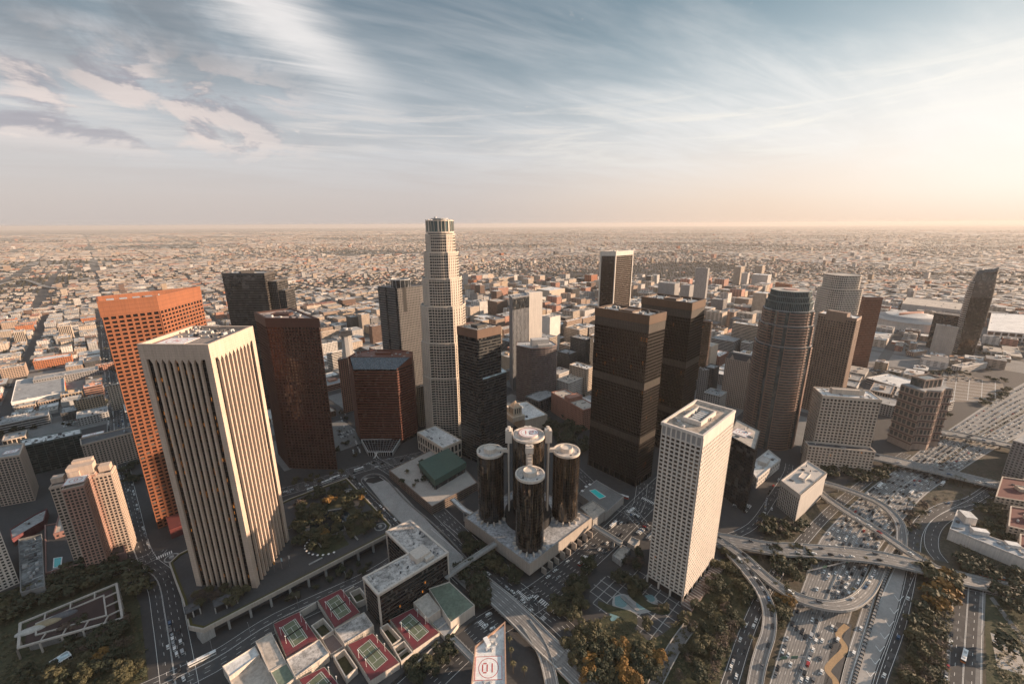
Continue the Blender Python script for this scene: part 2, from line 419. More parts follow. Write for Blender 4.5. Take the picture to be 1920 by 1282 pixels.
def top(root, P, z, rm, wm, ph=1.3, pw=.6, clutter=0, seed=1, big=None, A=44):
    rf = MB().prism(inset(P, pw), z-ph-.4, z-ph).build('roof', rm, root)
    MB().ring(P, pw, z-ph, z).build('parapet', wm, root)
    rnd = R_(seed); c = cen(P); I = inset(P, pw+2.5)
    if big:
        a, b, h = big; t = MB(); t.box(c[0], c[1], z-ph, a, b, h, A); t.ring(rect(c, a+.02, b+.02, A), .4, z-ph+h, z-ph+h+.8)
        t.build('penthouse', wm, rf)
    xs = [p[0] for p in P]; ys = [p[1] for p in P]; k = 0; tr = 0; pl = []
    while k < clutter and tr < clutter*14:
        tr += 1; x = rnd.uniform(min(xs), max(xs)); y = rnd.uniform(min(ys), max(ys)); s = rnd.uniform(1, 3.6)
        if not inpoly((x, y), I): continue
        if big and inpoly((x, y), rect(c, big[0]+s*2, big[1]+s*2, A)): continue
        if any(hypot(x-a, y-b) < (s+s2)*.8 for a, b, s2 in pl): continue
        pl.append((x, y, s)); t = MB(); kind = rnd.random(); h = rnd.uniform(.8, 2.4)
        if kind < .55: t.box(x, y, z-ph, s, s*rnd.uniform(.6, 2.0), h, A); t.box(x, y, z-ph+h, s*.6, s*.5, .4, A)
        elif kind < .8: t.cyl(x, y, z-ph, z-ph+h, s*.45, 10); t.cyl(x, y, z-ph+h, z-ph+h+.3, s*.3, 8)
        else:
            t.box(x, y, z-ph+.3, s*3.0, .6, .6, A+rnd.choice((0, 90))); t.box(x, y, z-ph, .5, .5, .3, A)
        t.build('roof_unit', rnd.choice((M['unit'], M['unit'], M['unit_dark'], M['roof_grey'])), rf); k += 1
def building(name, label, cat, P, z, wall, kind='grid', bay=3.5, fl=3.9, pw=1.0, sh=1.2, d=.45, gm=None, rm=None, cl=8, seed=1, big=None, cap=2.5, z0=0, windows=0, group=None, band_parts=False, pier_parts=False, res=True, A=44, ph=1.3, base=0):
    c = cen(P); root = thing(name, label, cat, (c[0], c[1], z0), group)
    if res: reserve(P)
    if kind == 'blank':
        MB().prism(P, z0, z-ph-.4).build('wall', wall, root)
    else:
        MB().prism(P, z0, z-ph-.45).build('glazing' if not windows else 'core_wall', gm or M['gl'] if not windows else M['dark'], root)
        if base: MB().prism(inset(P, -d), z0, z0+base).build('base_wall', wall, root)
        facade(root, P, z0+base, z-.02, bay, fl, pw, sh, d, wall, piers=kind in ('grid', 'fins'), bands=kind in ('grid', 'bands'), windows=windows, gmat=gm or M['gl'], band_parts=band_parts, pier_parts=pier_parts, top=cap)
    top(root, P, z, rm or M['roof_grey'], wall, ph, clutter=cl, seed=seed, big=big, A=A)
    return root
def digit(t, ch, x, y, z, w_, h, A, th=.5):
    """stencil figures from flat bars, local axes turned by A"""
    def bar(cx, cy, a, b):
        d, e = dirv(A), dirv(A+90); t.box(x+d[0]*cx+e[0]*cy, y+d[1]*cx+e[1]*cy, z, a, b, .05, A)
    if ch == '1': bar(0, 0, th, h)
    if ch == '0':
        for s in (-1, 1): bar(s*w_/2, 0, th, h-th*1.6); bar(0, s*h/2, w_-th*.9, th)
    if ch == '2':
        for s in (-1, 0, 1): bar(0, s*h/2, w_, th)
        bar(w_/2, h/4, th, h/2); bar(-w_/2, -h/4, th, h/2)
    if ch == '5':
        for s in (-1, 0, 1): bar(0, s*h/2, w_, th)
        bar(-w_/2, h/4, th, h/2); bar(w_/2, -h/4, th, h/2)
    if ch == 'H':
        for s in (-1, 1): bar(s*w_/2, 0, th, h)
        bar(0, 0, w_, th)
def circ(t, x, y, z, r, w_, n=32):
    for k in range(n):
        a, b = 2*pi*k/n, 2*pi*(k+1)/n
        t.prism([(x+(r-w_)*cos(a), y+(r-w_)*sin(a)), (x+r*cos(a), y+r*sin(a)), (x+r*cos(b), y+r*sin(b)), (x+(r-w_)*cos(b), y+(r-w_)*sin(b))], z, z+.05)
def helipad(root, x, y, z, a, b, A, txt, rr=None, dome=False):
    t = MB(); 
    if dome: t.cyl(x, y, z, z+.5, a, 32)
    else: t.box(x, y, z, a, b, .3, A)
    hd = t.build('helipad_deck', M['white'], root); zz = z+(.5 if dome else .3)
    t = MB(); circ(t, x, y, zz, rr or min(a, b)*.36, .35)
    if dome: circ(t, x, y, zz, a-.1, .5)
    else: t.ring(rect((x, y), a-.3, b-.3, A), .35, zz, zz+.05)
    s = (rr or min(a, b)*.36)*.9; d = dirv(A); n = len(txt)
    for i, ch in enumerate(txt): digit(t, ch, x+d[0]*(i-(n-1)/2)*s*.8, y+d[1]*(i-(n-1)/2)*s*.8, zz, s*.5, s*1.0, A, s*.13)
    t.build('helipad_marking', M['red'], hd)
# ================================================================= THE TOWERS
def poly_c(P, z=0): c = cen(P); return (c[0], c[1], z)
# --- 1 ivory pier tower at the left front
st_iv = stone('ivory_granite', (.50, .385, .305), .75, .16, .05, .8, course=1.9)
DK = 12.0; P = quad(224, (390, 646), (256, 645), (474, 611)); P = quad(227.6, (390, 646), (256, 645), (474, 611)); reserve(P, 25); ZB = 3.6
bt = thing('office_tower', 'tall square office tower of pale ivory piers and black window strips, nearest at the left', 'office tower', poly_c(P))
MB().prism(inset(P, 1.6), DK, 219+ZB).build('glazing', glass('black_strip_glass', (.006, .006, .007), .12, (.8, .8, 3.0), 0, lit=.05, tilt=.008, spec=.35, vary=.25, blind=.0), bt)
t = MB(); fl = MB()
for k in range(4):
    p, q = P[k], P[(k+1) % 4]; L = hypot(q[0]-p[0], q[1]-p[1]); dx, dy = (q[0]-p[0])/L, (q[1]-p[1])/L; nx, ny = dy, -dx
    cw = 4.6; nb = 9 if k in (3, 1) else 10; b = (L-2*cw)/nb
    o = inset([P[k-1], P[k], P[(k+1) % 4]], 0) if False else None
    r = P[k-1]; Lr = hypot(p[0]-r[0], p[1]-r[1]); ux, uy = (p[0]-r[0])/Lr, (p[1]-r[1])/Lr
    m = MB(); m.prism([p, (p[0]+dx*cw, p[1]+dy*cw), (p[0]+dx*cw-ux*cw, p[1]+dy*cw-uy*cw), (p[0]-ux*cw, p[1]-uy*cw)], DK, 212.5+ZB); m.build('corner_pier', st_iv, bt)
    for i in range(1, nb):
        c_ = cw+i*b; m = MB()
        e = lambda s, o: (p[0]+dx*(c_+s)+nx*o, p[1]+dy*(c_+s)+ny*o)
        m.prism([e(-.7, .1), e(.7, .1), e(1.0, -1.7), e(-1.0, -1.7)][::1], DK, 209+ZB, True, True)
        # pointed head where the pier runs up into the cap
        m.prism([e(-.7, .1), e(.7, .1), e(1.0, -1.7), e(-1.0, -1.7)], 209+ZB, 212.5+ZB, True, False, [e(-b/2+.1, .1), e(b/2-.1, .1), e(b/2-.1, -1.7), e(-b/2+.1, -1.7)])
        m.build('pier', st_iv, bt)
    for j in range(51):
        fl.seg((p[0]+dx*cw, p[1]+dy*cw), (q[0]-dx*cw, q[1]-dy*cw), -1.5, 1.7, 14+j*3.92, 14.35+j*3.92)
fl.build('floor_edge', plain('black_metal', (.012, .012, .013), .4), bt, kind='stuff')
MB().ring(P, 2.0, 212.5+ZB, 224+ZB).build('cap_wall', st_iv, bt)
MB().prism(inset(P, 2.0), 220+ZB, 221.6+ZB).build('roof', roofmat('roof_brown', (.27, .22, .19)), bt)
c = cen(P); I = rect((c[0]-9, c[1]-7), 22, 22, 0)
helipad(bt, c[0]-9, c[1]-12, 221.7+ZB, 22, 19, 2, 'H')
rnd = R_(5)
for k in range(42):
    x = c[0]+rnd.uniform(-24, 24); y = c[1]+rnd.uniform(-2, 26)
    if inpoly((x, y), inset(P, 4)):
        m = MB(); a, b = rnd.uniform(.8, 5), rnd.uniform(.6, 2.2); m.box(x, y, 221.6+ZB, a, b, rnd.uniform(.5, 2.6), rnd.choice((2, 92, 47)))
        if rnd.random() < .4: m.cyl(x+1, y, 221.6+ZB, 222.6+ZB+rnd.random(), .7, 8)
        m.build('roof_unit', rnd.choice((M['unit'], M['unit_dark'], M['roof_tan'], M['roof_white'])), bt)
m = MB(); m.tube((c[0]+9, c[1]+10, 224), (c[0]+9, c[1]+10, 235), .25); m.tube((c[0]+3, c[1]+14, 228), (c[0]+16, c[1]+8, 231), .35); m.build('mast', M['unit_dark'], bt)

# --- 2 orange granite tower
st_or = stone('orange_granite', (.245, .088, .040), .7, .16, .05, 1.0, course=3.9)
zo = 244; P = ccw([at(292, 555, zo), at(372, 537, zo), at(181, 556, zo), at(183, 565, zo)]); reserve(P, 14)
ot = building('office_tower', 'orange granite office tower with square punched windows, behind the ivory one', 'office tower', P, zo, st_or, 'grid', 5.1, 4.05, 1.75, 1.75, .75, glass('dark_square_glass', (.010, .009, .010), .08, (2.5, 2.5, 4.0), tilt=.015, spec=.4, blind=.1), roofmat('roof_brown', (.27, .22, .19)), 10, 3, None, 15, windows=300, ph=5)
t = MB(); c = cen(P)
for s in range(4): t.box(c[0]-16+s*7.5, c[1]-16+s*6, zo-4.8, 5.5, 9, 3.2, 44)
t.build('cooling_unit', M['unit'], ot)
m = MB(); m.seg(at(330, 960), at(300, 1010), 0, 12, 0, 14)
# --- 3 brown granite tower (mirror image of it)
st_br = stone('brown_granite', (.075, .034, .025), .6, .18, .05, 1.0, course=3.9)
zk = 203; P = ccw([at(497, 596, zk), at(597, 597, zk), at(546, 577, zk), at(477, 585, zk)]); reserve(P, 14)
kt = thing('office_tower', 'dark brown granite tower with a mirrored left side, right of the ivory tower', 'office tower', poly_c(P))
MB().prism(inset(P, .3), 0, zk-1.9).build('core_wall', M['dark'], kt)
gk = glass('brown_mirror_glass', (.05, .026, .02), .06, (3.4, 3.4, 3.9), 0, tilt=.03, spec=1.0, metal=.5, lit=.0)
k0 = [k for k in range(4) if facing(P[k], P[(k+1) % 4])]
lf = min(k0, key=lambda k: P[k][0]+P[(k+1) % 4][0])
facade(kt, P, 0, zk, 4.4, 3.95, 1.1, 1.35, .6, st_br, edges=[k for k in k0 if k != lf], top=11, windows=300, gmat=gk)
facade(kt, P, 0, zk, 2.2, 3.95, .35, .9, .35, st_br, edges=[lf], top=11, name='side_wall')
m = MB(); m.seg(P[lf], P[(lf+1) % 4], .1, .2, 0, zk-11); m.build('side_glazing', gk, kt)
top(kt, P, zk, roofmat('roof_pink', (.42, .33, .29)), st_br, 1.8, 2.0, 12, 8, (22, 12, 2.2), A=2)

# --- 4 dark glass tower far left with notched left side
zc = 236; n_ = at(451, 512, zc); l_ = at(415.5, 512.5, zc); r_ = at(495, 512, zc)
P = ccw([l_, n_, r_, (r_[0]-4, r_[1]+38), (l_[0]-4, l_[1]+38)]); st_cp = stone('dark_grey_spandrel', (.075, .066, .06), .45, .2)
building('office_tower', 'dark glass office tower with thin level bands behind the brown granite tower', 'office tower', P, zc, st_cp, 'bands', 4, 3.9, 1, .9, .3, glass('dark_bronze_glass', (.03, .027, .025), .08, (4, 4, 3.9), tilt=.04, spec=.9, metal=.4), M['roof_grey'], 5, 4, (20, 14, 3), 4)
P2 = rect((r_[0]+6, r_[1]+26), 14, 34, 0); building('office_tower', 'lower stepped dark wing against the right of the notched dark glass tower', 'office tower', P2, zc-14, st_cp, 'grid', 3, 3.9, .5, .9, .3, None, M['roof_grey'], 2, 5)
P3 = rect((r_[0]+18, r_[1]+26), 12, 30, 0); building('office_tower', 'lowest outer step of the dark wing beside the notched glass tower', 'office tower', P3, zc-29, st_cp, 'grid', 3, 3.9, .5, .9, .3, None, M['roof_grey'], 2, 6)

# --- 5 dark red octagonal tower with sloped roof front
st_rd = stone('red_granite', (.17, .058, .036), .55, .16, .05, 1)
zr = 114; fr = [at(662.5, 693, zr), at(743, 693, zr)]; zt = 125
bl, br = at(648, 672, zt), at(768, 672, zt); bl2, br2 = at(678, 665, zt), at(744, 661, zt)
b_l, b_r = (fr[0][0]-16, fr[0][1]+26), (fr[1][0]+17, fr[1][1]+24)
P = ccw([fr[0], fr[1], b_r, (b_r[0]-4, b_r[1]+26), (b_r[0]-26, b_r[1]+38), (b_l[0]+26, b_l[1]+38), (b_l[0]+4, b_l[1]+24), b_l]); reserve(P, 16)
rt = thing('office_tower', 'dark red banded eight sided office tower with a sloping black glass roof edge', 'office tower', poly_c(P))
MB().prism(P, 0, zr).build('glazing', glass('black_band_glass', (.008, .007, .008), .1, (3, 3, 3.9), 0, tilt=.02, spec=.5), rt)
for j in range(28):
    z0 = 5+j*3.88; m = MB()
    for k in range(8):
        if facing(P[k], P[(k+1) % 8]): m.seg(P[k], P[(k+1) % 8], .45, .1, z0, z0+2.15, .18, .18)
    m.build('spandrel_band', st_rd, rt)
# sloping roof: front eave low, back ridge high
bk = [(b_l[0]+2, b_l[1]+2, zt), (b_r[0]-2, b_r[1]+2, zt)]
m = MB(); m.face([(fr[0][0], fr[0][1], zr+.5), (fr[1][0], fr[1][1], zr+.5), bk[1], bk[0]]); m.build('sloped_glazing', glass('slate_glass', (.035, .045, .055), .25, (1.2, 1.2, 1.2), tilt=.02), rt)
m = MB(); m.face([(fr[1][0], fr[1][1], zr), (b_r[0], b_r[1], zr), (b_r[0], b_r[1], zt), (fr[1][0], fr[1][1], zr+.5)]); m.face([(b_l[0], b_l[1], zr), (fr[0][0], fr[0][1], zr), (fr[0][0], fr[0][1], zr+.5), (b_l[0], b_l[1], zt)]); m.build('gable_wall', st_rd, rt)
Pb = ccw([b_l, b_r]+[P[k] for k in range(8) if P[k][1] > b_r[1]+5]) if False else [b_l, b_r, (b_r[0]-4, b_r[1]+26), (b_r[0]-26, b_r[1]+38), (b_l[0]+26, b_l[1]+38), (b_l[0]+4, b_l[1]+24)]
MB().prism(ccw(Pb), zr, zt-1.2).build('upper_wall', st_rd, rt)
top(rt, ccw(Pb), zt+.02, M['roof_tan'], st_rd, 1.4, 1.0, 14, 9, (24, 12, 2.0), A=0)
# white framed glass entrance canopy in front
a0, a1, a2, a3 = at(677, 824, 6), at(751, 823, 6), at(736, 847, 6), at(690, 847, 6)
cn = thing('glass_pavilion', 'white framed glass pavilion with a grey grid roof in front of the red tower', 'pavilion', (*cen([a0, a1, a2, a3]), 0)); reserve([a3, a2, a1, a0])
Pc = ccw([a0, a1, a2, a3]); MB().prism(inset(Pc, .6), 0, 6).build('glazing', M['gl'], cn)
m = MB()
for i in range(13):
    f = i/12; m.seg((a0[0]+(a1[0]-a0[0])*f, a0[1]+(a1[1]-a0[1])*f), (a3[0]+(a2[0]-a3[0])*f, a3[1]+(a2[1]-a3[1])*f), .2, .2, 6.0, 6.35)
for i in range(7):
    f = i/6; m.seg((a0[0]+(a3[0]-a0[0])*f, a0[1]+(a3[1]-a0[1])*f), (a1[0]+(a2[0]-a1[0])*f, a1[1]+(a2[1]-a1[1])*f), .15, .15, 5.95, 6.3)
m.build('roof_grid', M['metal'], cn); MB().ring(Pc, .7, 5.6, 6.6).build('frame', M['white'], cn)
m = MB()
for k in range(4):
    p, q = Pc[k], Pc[(k+1) % 4]; L = hypot(q[0]-p[0], q[1]-p[1])
    for i in range(int(L/3)): f = i*3/L; m.box(p[0]+(q[0]-p[0])*f, p[1]+(q[1]-p[1])*f, 0, .35, .35, 5.6)
m.build('mullion', M['white'], cn, kind='stuff')
sc = thing('sculpture', 'white angular steel sculpture on the red plaza before the glass pavilion', 'sculpture', (*at(706, 858), 0)); x, y = at(706, 858)
m = MB(); m.tube((x-2, y-1, 0), (x+2, y, 9), .45, 4); m.tube((x+3, y-1, 0), (x-2, y, 8), .45, 4); m.tube((x-2, y, 8), (x+1, y+3, 5), .45, 4); m.tube((x-4, y-2, 0), (x, y, 4.5), .45, 4); m.tube((x+2, y, 9), (x-1, y-3, 4), .4, 4); m.build('beam', M['white'], sc)

# --- 6 grey green glass tower with a crown, left of the tall round tower
zg = 216; cg = (-172, 690)
P = ccw([at(708, 537, zg), at(745, 541, zg), at(786, 536, zg), (-140, 702), (-212, 702)]); reserve(P, 10)
st_g = stone('blue_grey_granite', (.135, .128, .125), .5, .2)
gt = thing('office_tower', 'blue grey office tower with black notches and a round glass crown', 'office tower', poly_c(P))
gg = glass('blue_grey_glass', (.03, .034, .037), .08, (4, 4, 3.9), 20, tilt=.04, spec=.9, metal=.4)
P = ccw(P); MB().prism(P, 0, zg-1.5).build('glazing', gg, gt)
fe = [k for k in range(5) if facing(P[k], P[(k+1) % 5])]; fe.sort(key=lambda k: P[k][0]+P[(k+1) % 5][0])
facade(gt, P, 0, zg, 3.2, 3.9, .5, 1.9, .5, st_g, edges=[fe[0]], piers=False, name='banded_wall')
facade(gt, P, 0, zg, 2.9, 3.9, 1.3, 1.5, .5, st_g, edges=fe[1:], name='punched_wall')
for f in (.42, .93):
    p, q = P[fe[0]], P[(fe[0]+1) % 5]; m = MB(); e = lambda s: (p[0]+(q[0]-p[0])*s, p[1]+(q[1]-p[1])*s)
    m.seg(e(f-.035), e(f+.035), .8, 0, 30 if f < .5 else 0, zg+.2); m.build('notch', glass('notch_glass', (.008, .01, .012), .1, (2, 2, 4)), gt)
p, q = P[fe[1]], P[(fe[1]+1) % 5]; e = lambda s: (p[0]+(q[0]-p[0])*s, p[1]+(q[1]-p[1])*s); m = MB(); m.seg(e(.22), e(.36), .8, 0, 178, zg+.3); m.build('notch', M['dark'], gt)
top(gt, P, zg, M['roof_dark'], st_g, 1.2, .8, 3, 2)
c = (cen(P)[0]+2, cen(P)[1]-8); m = MB(); Pn = ngon(c, 15, 14, 0); m.prism(Pn, zg-1.5, zg+11); m.build('crown_glazing', gg, gt)
m = MB()
for k in range(14): m.box(Pn[k][0], Pn[k][1], zg-1.5, .6, .6, 12.8)
m.ring(inset(Pn, -.4), .9, zg+11, zg+12.2); m.build('crown_frame', M['unit'], gt)
# lower wing in front of it
P, z = gbox(722, 800, 655, 706, 768); 
# --- 7 the tallest: pale round stepped tower
st_us = stone('pale_granite', (.56, .48, .40), .7, .12, .05, 1)
ut = thing('office_tower', 'tallest tower, round and stepped in pale granite with a glass crown', 'office tower', (-99, 611, 0))
C0 = (-99, 611); gu = glass('tower_window_glass', (.012, .013, .014), .1, (2.4, 2.4, 3.9), 0, tilt=.02, spec=.5)
reserve(ngon(C0, 34, 12), 4)
def plan(r, sq, c0=C0):
    """circle with square shoulders turned towards the lower right"""
    out = []
    for k in range(48):
        a = 2*pi*k/48; d = (a-radians(-46)) % (pi/2); d = min(d, pi/2-d); rr = r
        if d < radians(20): rr = max(r, min(r/cos(pi/4-d)*sq, r/ max(.2, cos(d))*(1+ (sq-1)*.9)))
        out.append((c0[0]+rr*cos(a), c0[1]+rr*sin(a)))
    return out
tiers = [(0, 96, 33.5, 1.10), (96, 148, 33.0, 1.08), (148, 200, 31.5, 1.06), (200, 238, 27.5, 1.05), (238, 273, 24, 1.03), (273, 297, 20.4, 1.0)]
for i, (z0, z1, r, sq) in enumerate(tiers):
    P = plan(r, sq); MB().prism(inset(P, .35), z0, z1-1).build('glazing', gu, ut)
    # two alternating facets: wide curved bays and solid punched strips
    m = MB(); nf = round((z1-z0)/3.9); f = (z1-z0)/nf; n = 48
    for k in range(n):
        p, q = P[k], P[(k+1) % n]
        if not facing(p, q): continue
        a = (k*7.5+46+2.75) % 90; solid = a < 15 or a > 75
        m.seg(p, ((p[0]*2+q[0])/3, (p[1]*2+q[1])/3) if solid else (p[0]*.85+q[0]*.15, p[1]*.85+q[1]*.15), .35 if solid else .2, .5, z0, z1)
        if solid: m.seg(((p[0]+q[0]*2)/3, (p[1]+q[1]*2)/3), q, .35, .5, z0, z1)
        for j in range(nf): m.seg(p, q, .12, .5, z0+j*f, z0+j*f+(1.7 if solid else 1.25))
    m.ring(inset(P, -.45), 1.2, z1-1.3, z1+.4)
    m.build('tier_wall', st_us, ut)
    MB().prism(inset(P, .8), z1-1.2, z1-.8).build('terrace_roof', M['roof_grey'], ut)
P = ngon(C0, 17.0, 24); MB().prism(P, 297, 299).build('crown_recess', M['dark'], ut)
P = ngon(C0, 19.0, 24); MB().prism(inset(P, .4), 299, 315).build('crown_glazing', glass('crown_glass', (.03, .05, .05), .15, (1.5, 1.5, 16), 0, tilt=.04), ut)
m = MB()
for k in range(24):
    big_ = k % 3 == 0; m.seg(P[k], (P[k][0]*.6+P[(k+1) % 24][0]*.4, P[k][1]*.6+P[(k+1) % 24][1]*.4) if big_ else (P[k][0]*.9+P[(k+1) % 24][0]*.1, P[k][1]*.9+P[(k+1) % 24][1]*.1), .5 if big_ else .2, .6, 299, 315+(1.6 if big_ else 0))
m.ring(inset(P, -.5), 1.4, 298.5, 300.6); m.ring(inset(P, -.3), 1.0, 314.2, 315.6); m.build('crown_frame', st_us, ut)
m = MB(); m.cyl(C0[0], C0[1], 313, 317, 9, 16); m.cyl(C0[0], C0[1], 317, 318, 12, 20); m.cyl(C0[0]-6, C0[1]+2, 318, 320, 2, 8); m.build('roof_plant', M['unit'], ut)
# its arcaded base
Pb_, zb = gbox(832, 872, 826, 782, 864, 44); building('office_annex', 'low pale arcaded wing at the foot of the tallest tower', 'building', Pb_, max(14, min(zb, 26)), st_us, 'grid', 6, 9, 2.2, 2.6, .6, None, M['roof_white'], 8, 5, None, 4, ph=1)

# --- 8 dark banded tower with step, in front of the tall one
st_ci = stone('charcoal_spandrel', (.055, .053, .05), .5, .15); g8 = glass('charcoal_glass', (.012, .014, .016), .08, (3, 3, 3.9), tilt=.025, spec=.7, metal=.2)
P = quad(185, (895, 619), (857, 611), (939, 610)); sc8 = stone('copper_cap', (.15, .09, .062), .5, .15)
t8 = thing('office_tower', 'charcoal glass tower with fine level lines and a lower pale roofed step', 'office tower', poly_c(P)); reserve(P, 14)
MB().prism(P, 0, 183).build('glazing', g8, t8)
for j in range(43):
    m = MB(); z0 = 4+j*3.9
    for k in range(4):
        if facing(P[k], P[(k+1) % 4]): m.seg(P[k], P[(k+1) % 4], .3, .1, z0, z0+1.5, .1, .1)
    m.build('spandrel_band', st_ci, t8)
MB().ring(inset(P, -.4), 1.4, 174, 185).build('cap_wall', sc8, t8); top(t8, inset(P, 1.02), 184.8, M['roof_tan'], st_ci, 1.3, .5, 8, 2, (16, 13, 3.0))
Pn = quad(122, (906, 709), (893, 697), (949.5, 695)); zz = 120
MB().prism(Pn, 0, zz, True).build('lower_glazing', g8, t8)
for j in range(30):
    m = MB(); z0 = 4+j*3.9
    for k in range(4):
        if facing(Pn[k], Pn[(k+1) % 4]): m.seg(Pn[k], Pn[(k+1) % 4], .3, .1, z0, z0+1.5, .1, .1)
    m.build('spandrel_band', st_ci, t8)
m = MB(); I = inset(Pn, .2); m.prism(I, zz, zz+1.0, True, False); m.prism([I[0], I[1], ((I[1][0]+I[2][0])/2, (I[1][1]+I[2][1])/2), ((I[0][0]+I[3][0])/2, (I[0][1]+I[3][1])/2)], zz+1.0, zz+1.3); m.build('step_roof', glass('pale_roof_glass', (.25, .30, .32), .3, (4, 4, 4)), t8)

# --- 9 white slab and grey ribbed tower
z9 = 182; l, n, r = at(961, 557, z9), at(992, 552, z9), at(1017, 550, z9)
gr9 = stone('grey_metal_panel', (.30, .30, .31), .4, .1); P = ccw([l, n, (n[0]-6, n[1]+34), (l[0]-6, l[1]+34)])
t9 = building('office_tower', 'slender tower with grey vertical ribs and a blank bright white side slab', 'office tower', P, z9-1, gr9, 'fins', 3.6, 4, .9, 1, .5, glass('grey_rib_glass', (.05, .055, .06), .15, (2, 2, 3.9)), M['roof_grey'], 3, 4, None, .6)
m = MB(); m.seg(n, r, .3, 9, 0, z9+3); m.build('side_slab', stone('white_panel', (.74, .66, .58), .6, .06), t9)
m = MB(); m.seg(P[0], P[1], .7, .0, z9-24, z9-4); m.build('top_glazing', M['gl'], t9)

# --- 10 rounded brown banded tower with concrete penthouse
z0_ = 96; l, n, r = at(968, 655, z0_), at(996, 661, z0_), at(1044, 654, z0_)
wb = stone('mauve_granite', (.17, .12, .11), .6, .15); c = ((l[0]+r[0])/2+2, (l[1]+r[1])/2+14)
Pq = [l, n]; 
for k in range(1, 7):
    f = k/7; Pq.append((n[0]+(r[0]-n[0])*f+4*sin(pi*f), n[1]+(r[1]-n[1])*f-5.5*sin(pi*f)))
Pq += [r, (r[0]-8, r[1]+26), (l[0]+2, l[1]+24)]; Pq = ccw(Pq); z10 = 112
Ps = [tuple(p) for p in Pq]
t10 = building('office_tower', 'mauve banded tower with a curved front and stepped concrete roof box, left of the twins', 'office tower', Ps, z10-8, wb, 'bands', 3, 3.7, .8, 1.6, .5, glass('grey_band_glass', (.04, .042, .045), .1, (3, 3, 3.7)), M['unit'], 3, 3, None, 2.5)
m = MB(); cc = cen(Ps); m.box(cc[0]-2, cc[1]+2, z10-9, 30, 16, 13, 12); m.box(cc[0]+6, cc[1]-2, z10-9, 26, 16, 5, 12); m.build('roof_box', stone('pale_grey_concrete', (.46, .44, .42), .7, .15), t10)
Pp, zp = gbox(1010, 778, 752, 985, 1045); building('podium_building', 'dark glazed podium below the mauve curved tower', 'building', Pp, max(zp, 14), stone('slate', (.12, .125, .13), .5), 'grid', 4, 4, .5, .6, .3, None, M['roof_grey'], 4, 3)

# --- 11 pale library with pyramid roofed tower
lb = stone('buff_stone', (.56, .46, .36), .8, .12)
Pl, zl = gbox(985, 812, 796, 948, 1026, 30); lz = 22
lib = thing('library', 'buff stone library with a square tower under a small pyramid roof', 'library', poly_c(Pl)); reserve(Pl)
MB().prism(Pl, 0, lz-1.6).build('core_wall', lb, lib); facade(lib, Pl, 0, lz, 4, 7, 2.2, 3, .5, lb); top(lib, Pl, lz, M['roof_white'], lb, 1.2, .7, 8, 4, A=30)
x, y = at(966, 795, 10); m = MB(); m.box(x, y, lz-1.6, 22, 22, 7, 30); m.box(x, y, lz+5, 15, 15, 14, 30); m.build('tower_wall', lb, lib)
m = MB()
for s in (-4, 0, 4):
    d = dirv(30); e = dirv(-60); m.box(x+d[0]*s+e[0]*7.52, y+d[1]*s+e[1]*7.52, lz+9, 1.6, .1, 8, 30); e = dirv(-150) ; m.box(x-d[0]*7.52+dirv(120)[0]*s, y-d[1]*7.52+dirv(120)[1]*s, lz+9, .1, 1.6, 8, 30)
m.build('tower_window', M['gl'], lib)
m = MB(); m.prism(rect((x, y), 13, 13, 30), lz+19, lz+28, False, False, rect((x, y), .2, .2, 30)); m.build('pyramid_roof', stone('tiled_gold', (.60, .42, .28), .5), lib)
# --- 12 red brick club
bk = stone('salmon_brick', (.33, .17, .125), .85, .12)
Pc_, zc_ = gbox(1092, 808, 768, 1034, 1120, 30); building('club_building', 'salmon brick club building with many small windows behind the dark tree square', 'building', Pc_, max(zc_, 24), bk, 'grid', 3.4, 3.6, 2.0, 1.9, .35, None, M['roof_tan'], 8, 3, (26, 14, 6), 3, A=30)

# --- 13, 14 black twins
st_bk = stone('bronze_black_metal', (.024, .019, .016), .42, .12, .05, 1)
gbk = glass('bronze_black_glass', (.008, .007, .006), .1, (1.6, 1.6, 3.9), tilt=.012, spec=.5, lit=.012, vary=.4, blind=.03)
cop = stone('bronze_panel', (.11, .065, .04), .45, .12)
def twin(P, z, label, seed):
    root = thing('office_tower', label, 'office tower', poly_c(P), 'pair of dark bronze towers'); reserve(P, 10)
    MB().prism(P, 0, z-1.6).build('glazing', gbk, root)
    facade(root, P, 8, z, 2.05, 3.95, .55, 1.15, .45, st_bk, top=.5)
    for zz, h in ((z-20.5, 10.5), (z-88, 9.5), (z-156, 9.0)):
        for k in range(len(P)):
            p, q = P[k], P[(k+1) % len(P)]
            if not facing(p, q): continue
            m = MB(); m.seg(p, q, .15, .1, zz, zz+h); m.build('louvre_band', M['dark'], root)
            m = MB(); L = hypot(q[0]-p[0], q[1]-p[1]); nb = round(L/2.05)
            for i in range(nb): m.seg((p[0]+(q[0]-p[0])*(i+.12)/nb, p[1]+(q[1]-p[1])*(i+.12)/nb), (p[0]+(q[0]-p[0])*(i+.80)/nb, p[1]+(q[1]-p[1])*(i+.80)/nb), .55, .1, zz+.4, zz+h-.4)
            m.build('louvre', stone('bronze_louvre', (.075, .063, .052), .5), root, kind='stuff')
    m = MB(); m.ring(inset(P, -.65), 2.2, z-10, z); m.build('cap_wall', cop, root)
    top(root, inset(P, 1.6), z-.3, M['roof_tan'], cop, 1.6, .6, 14, seed, (20, 18, 1.5))
    for k in range(len(P)):
        p, q = P[k], P[(k+1) % len(P)]; L = hypot(q[0]-p[0], q[1]-p[1])
        for i in range(int(L/8)): f = i*8/L; m = MB(); m.box(p[0]+(q[0]-p[0])*f, p[1]+(q[1]-p[1])*f, 0, 1.5, 1.5, 9, 44); m.build('column', st_bk, root)
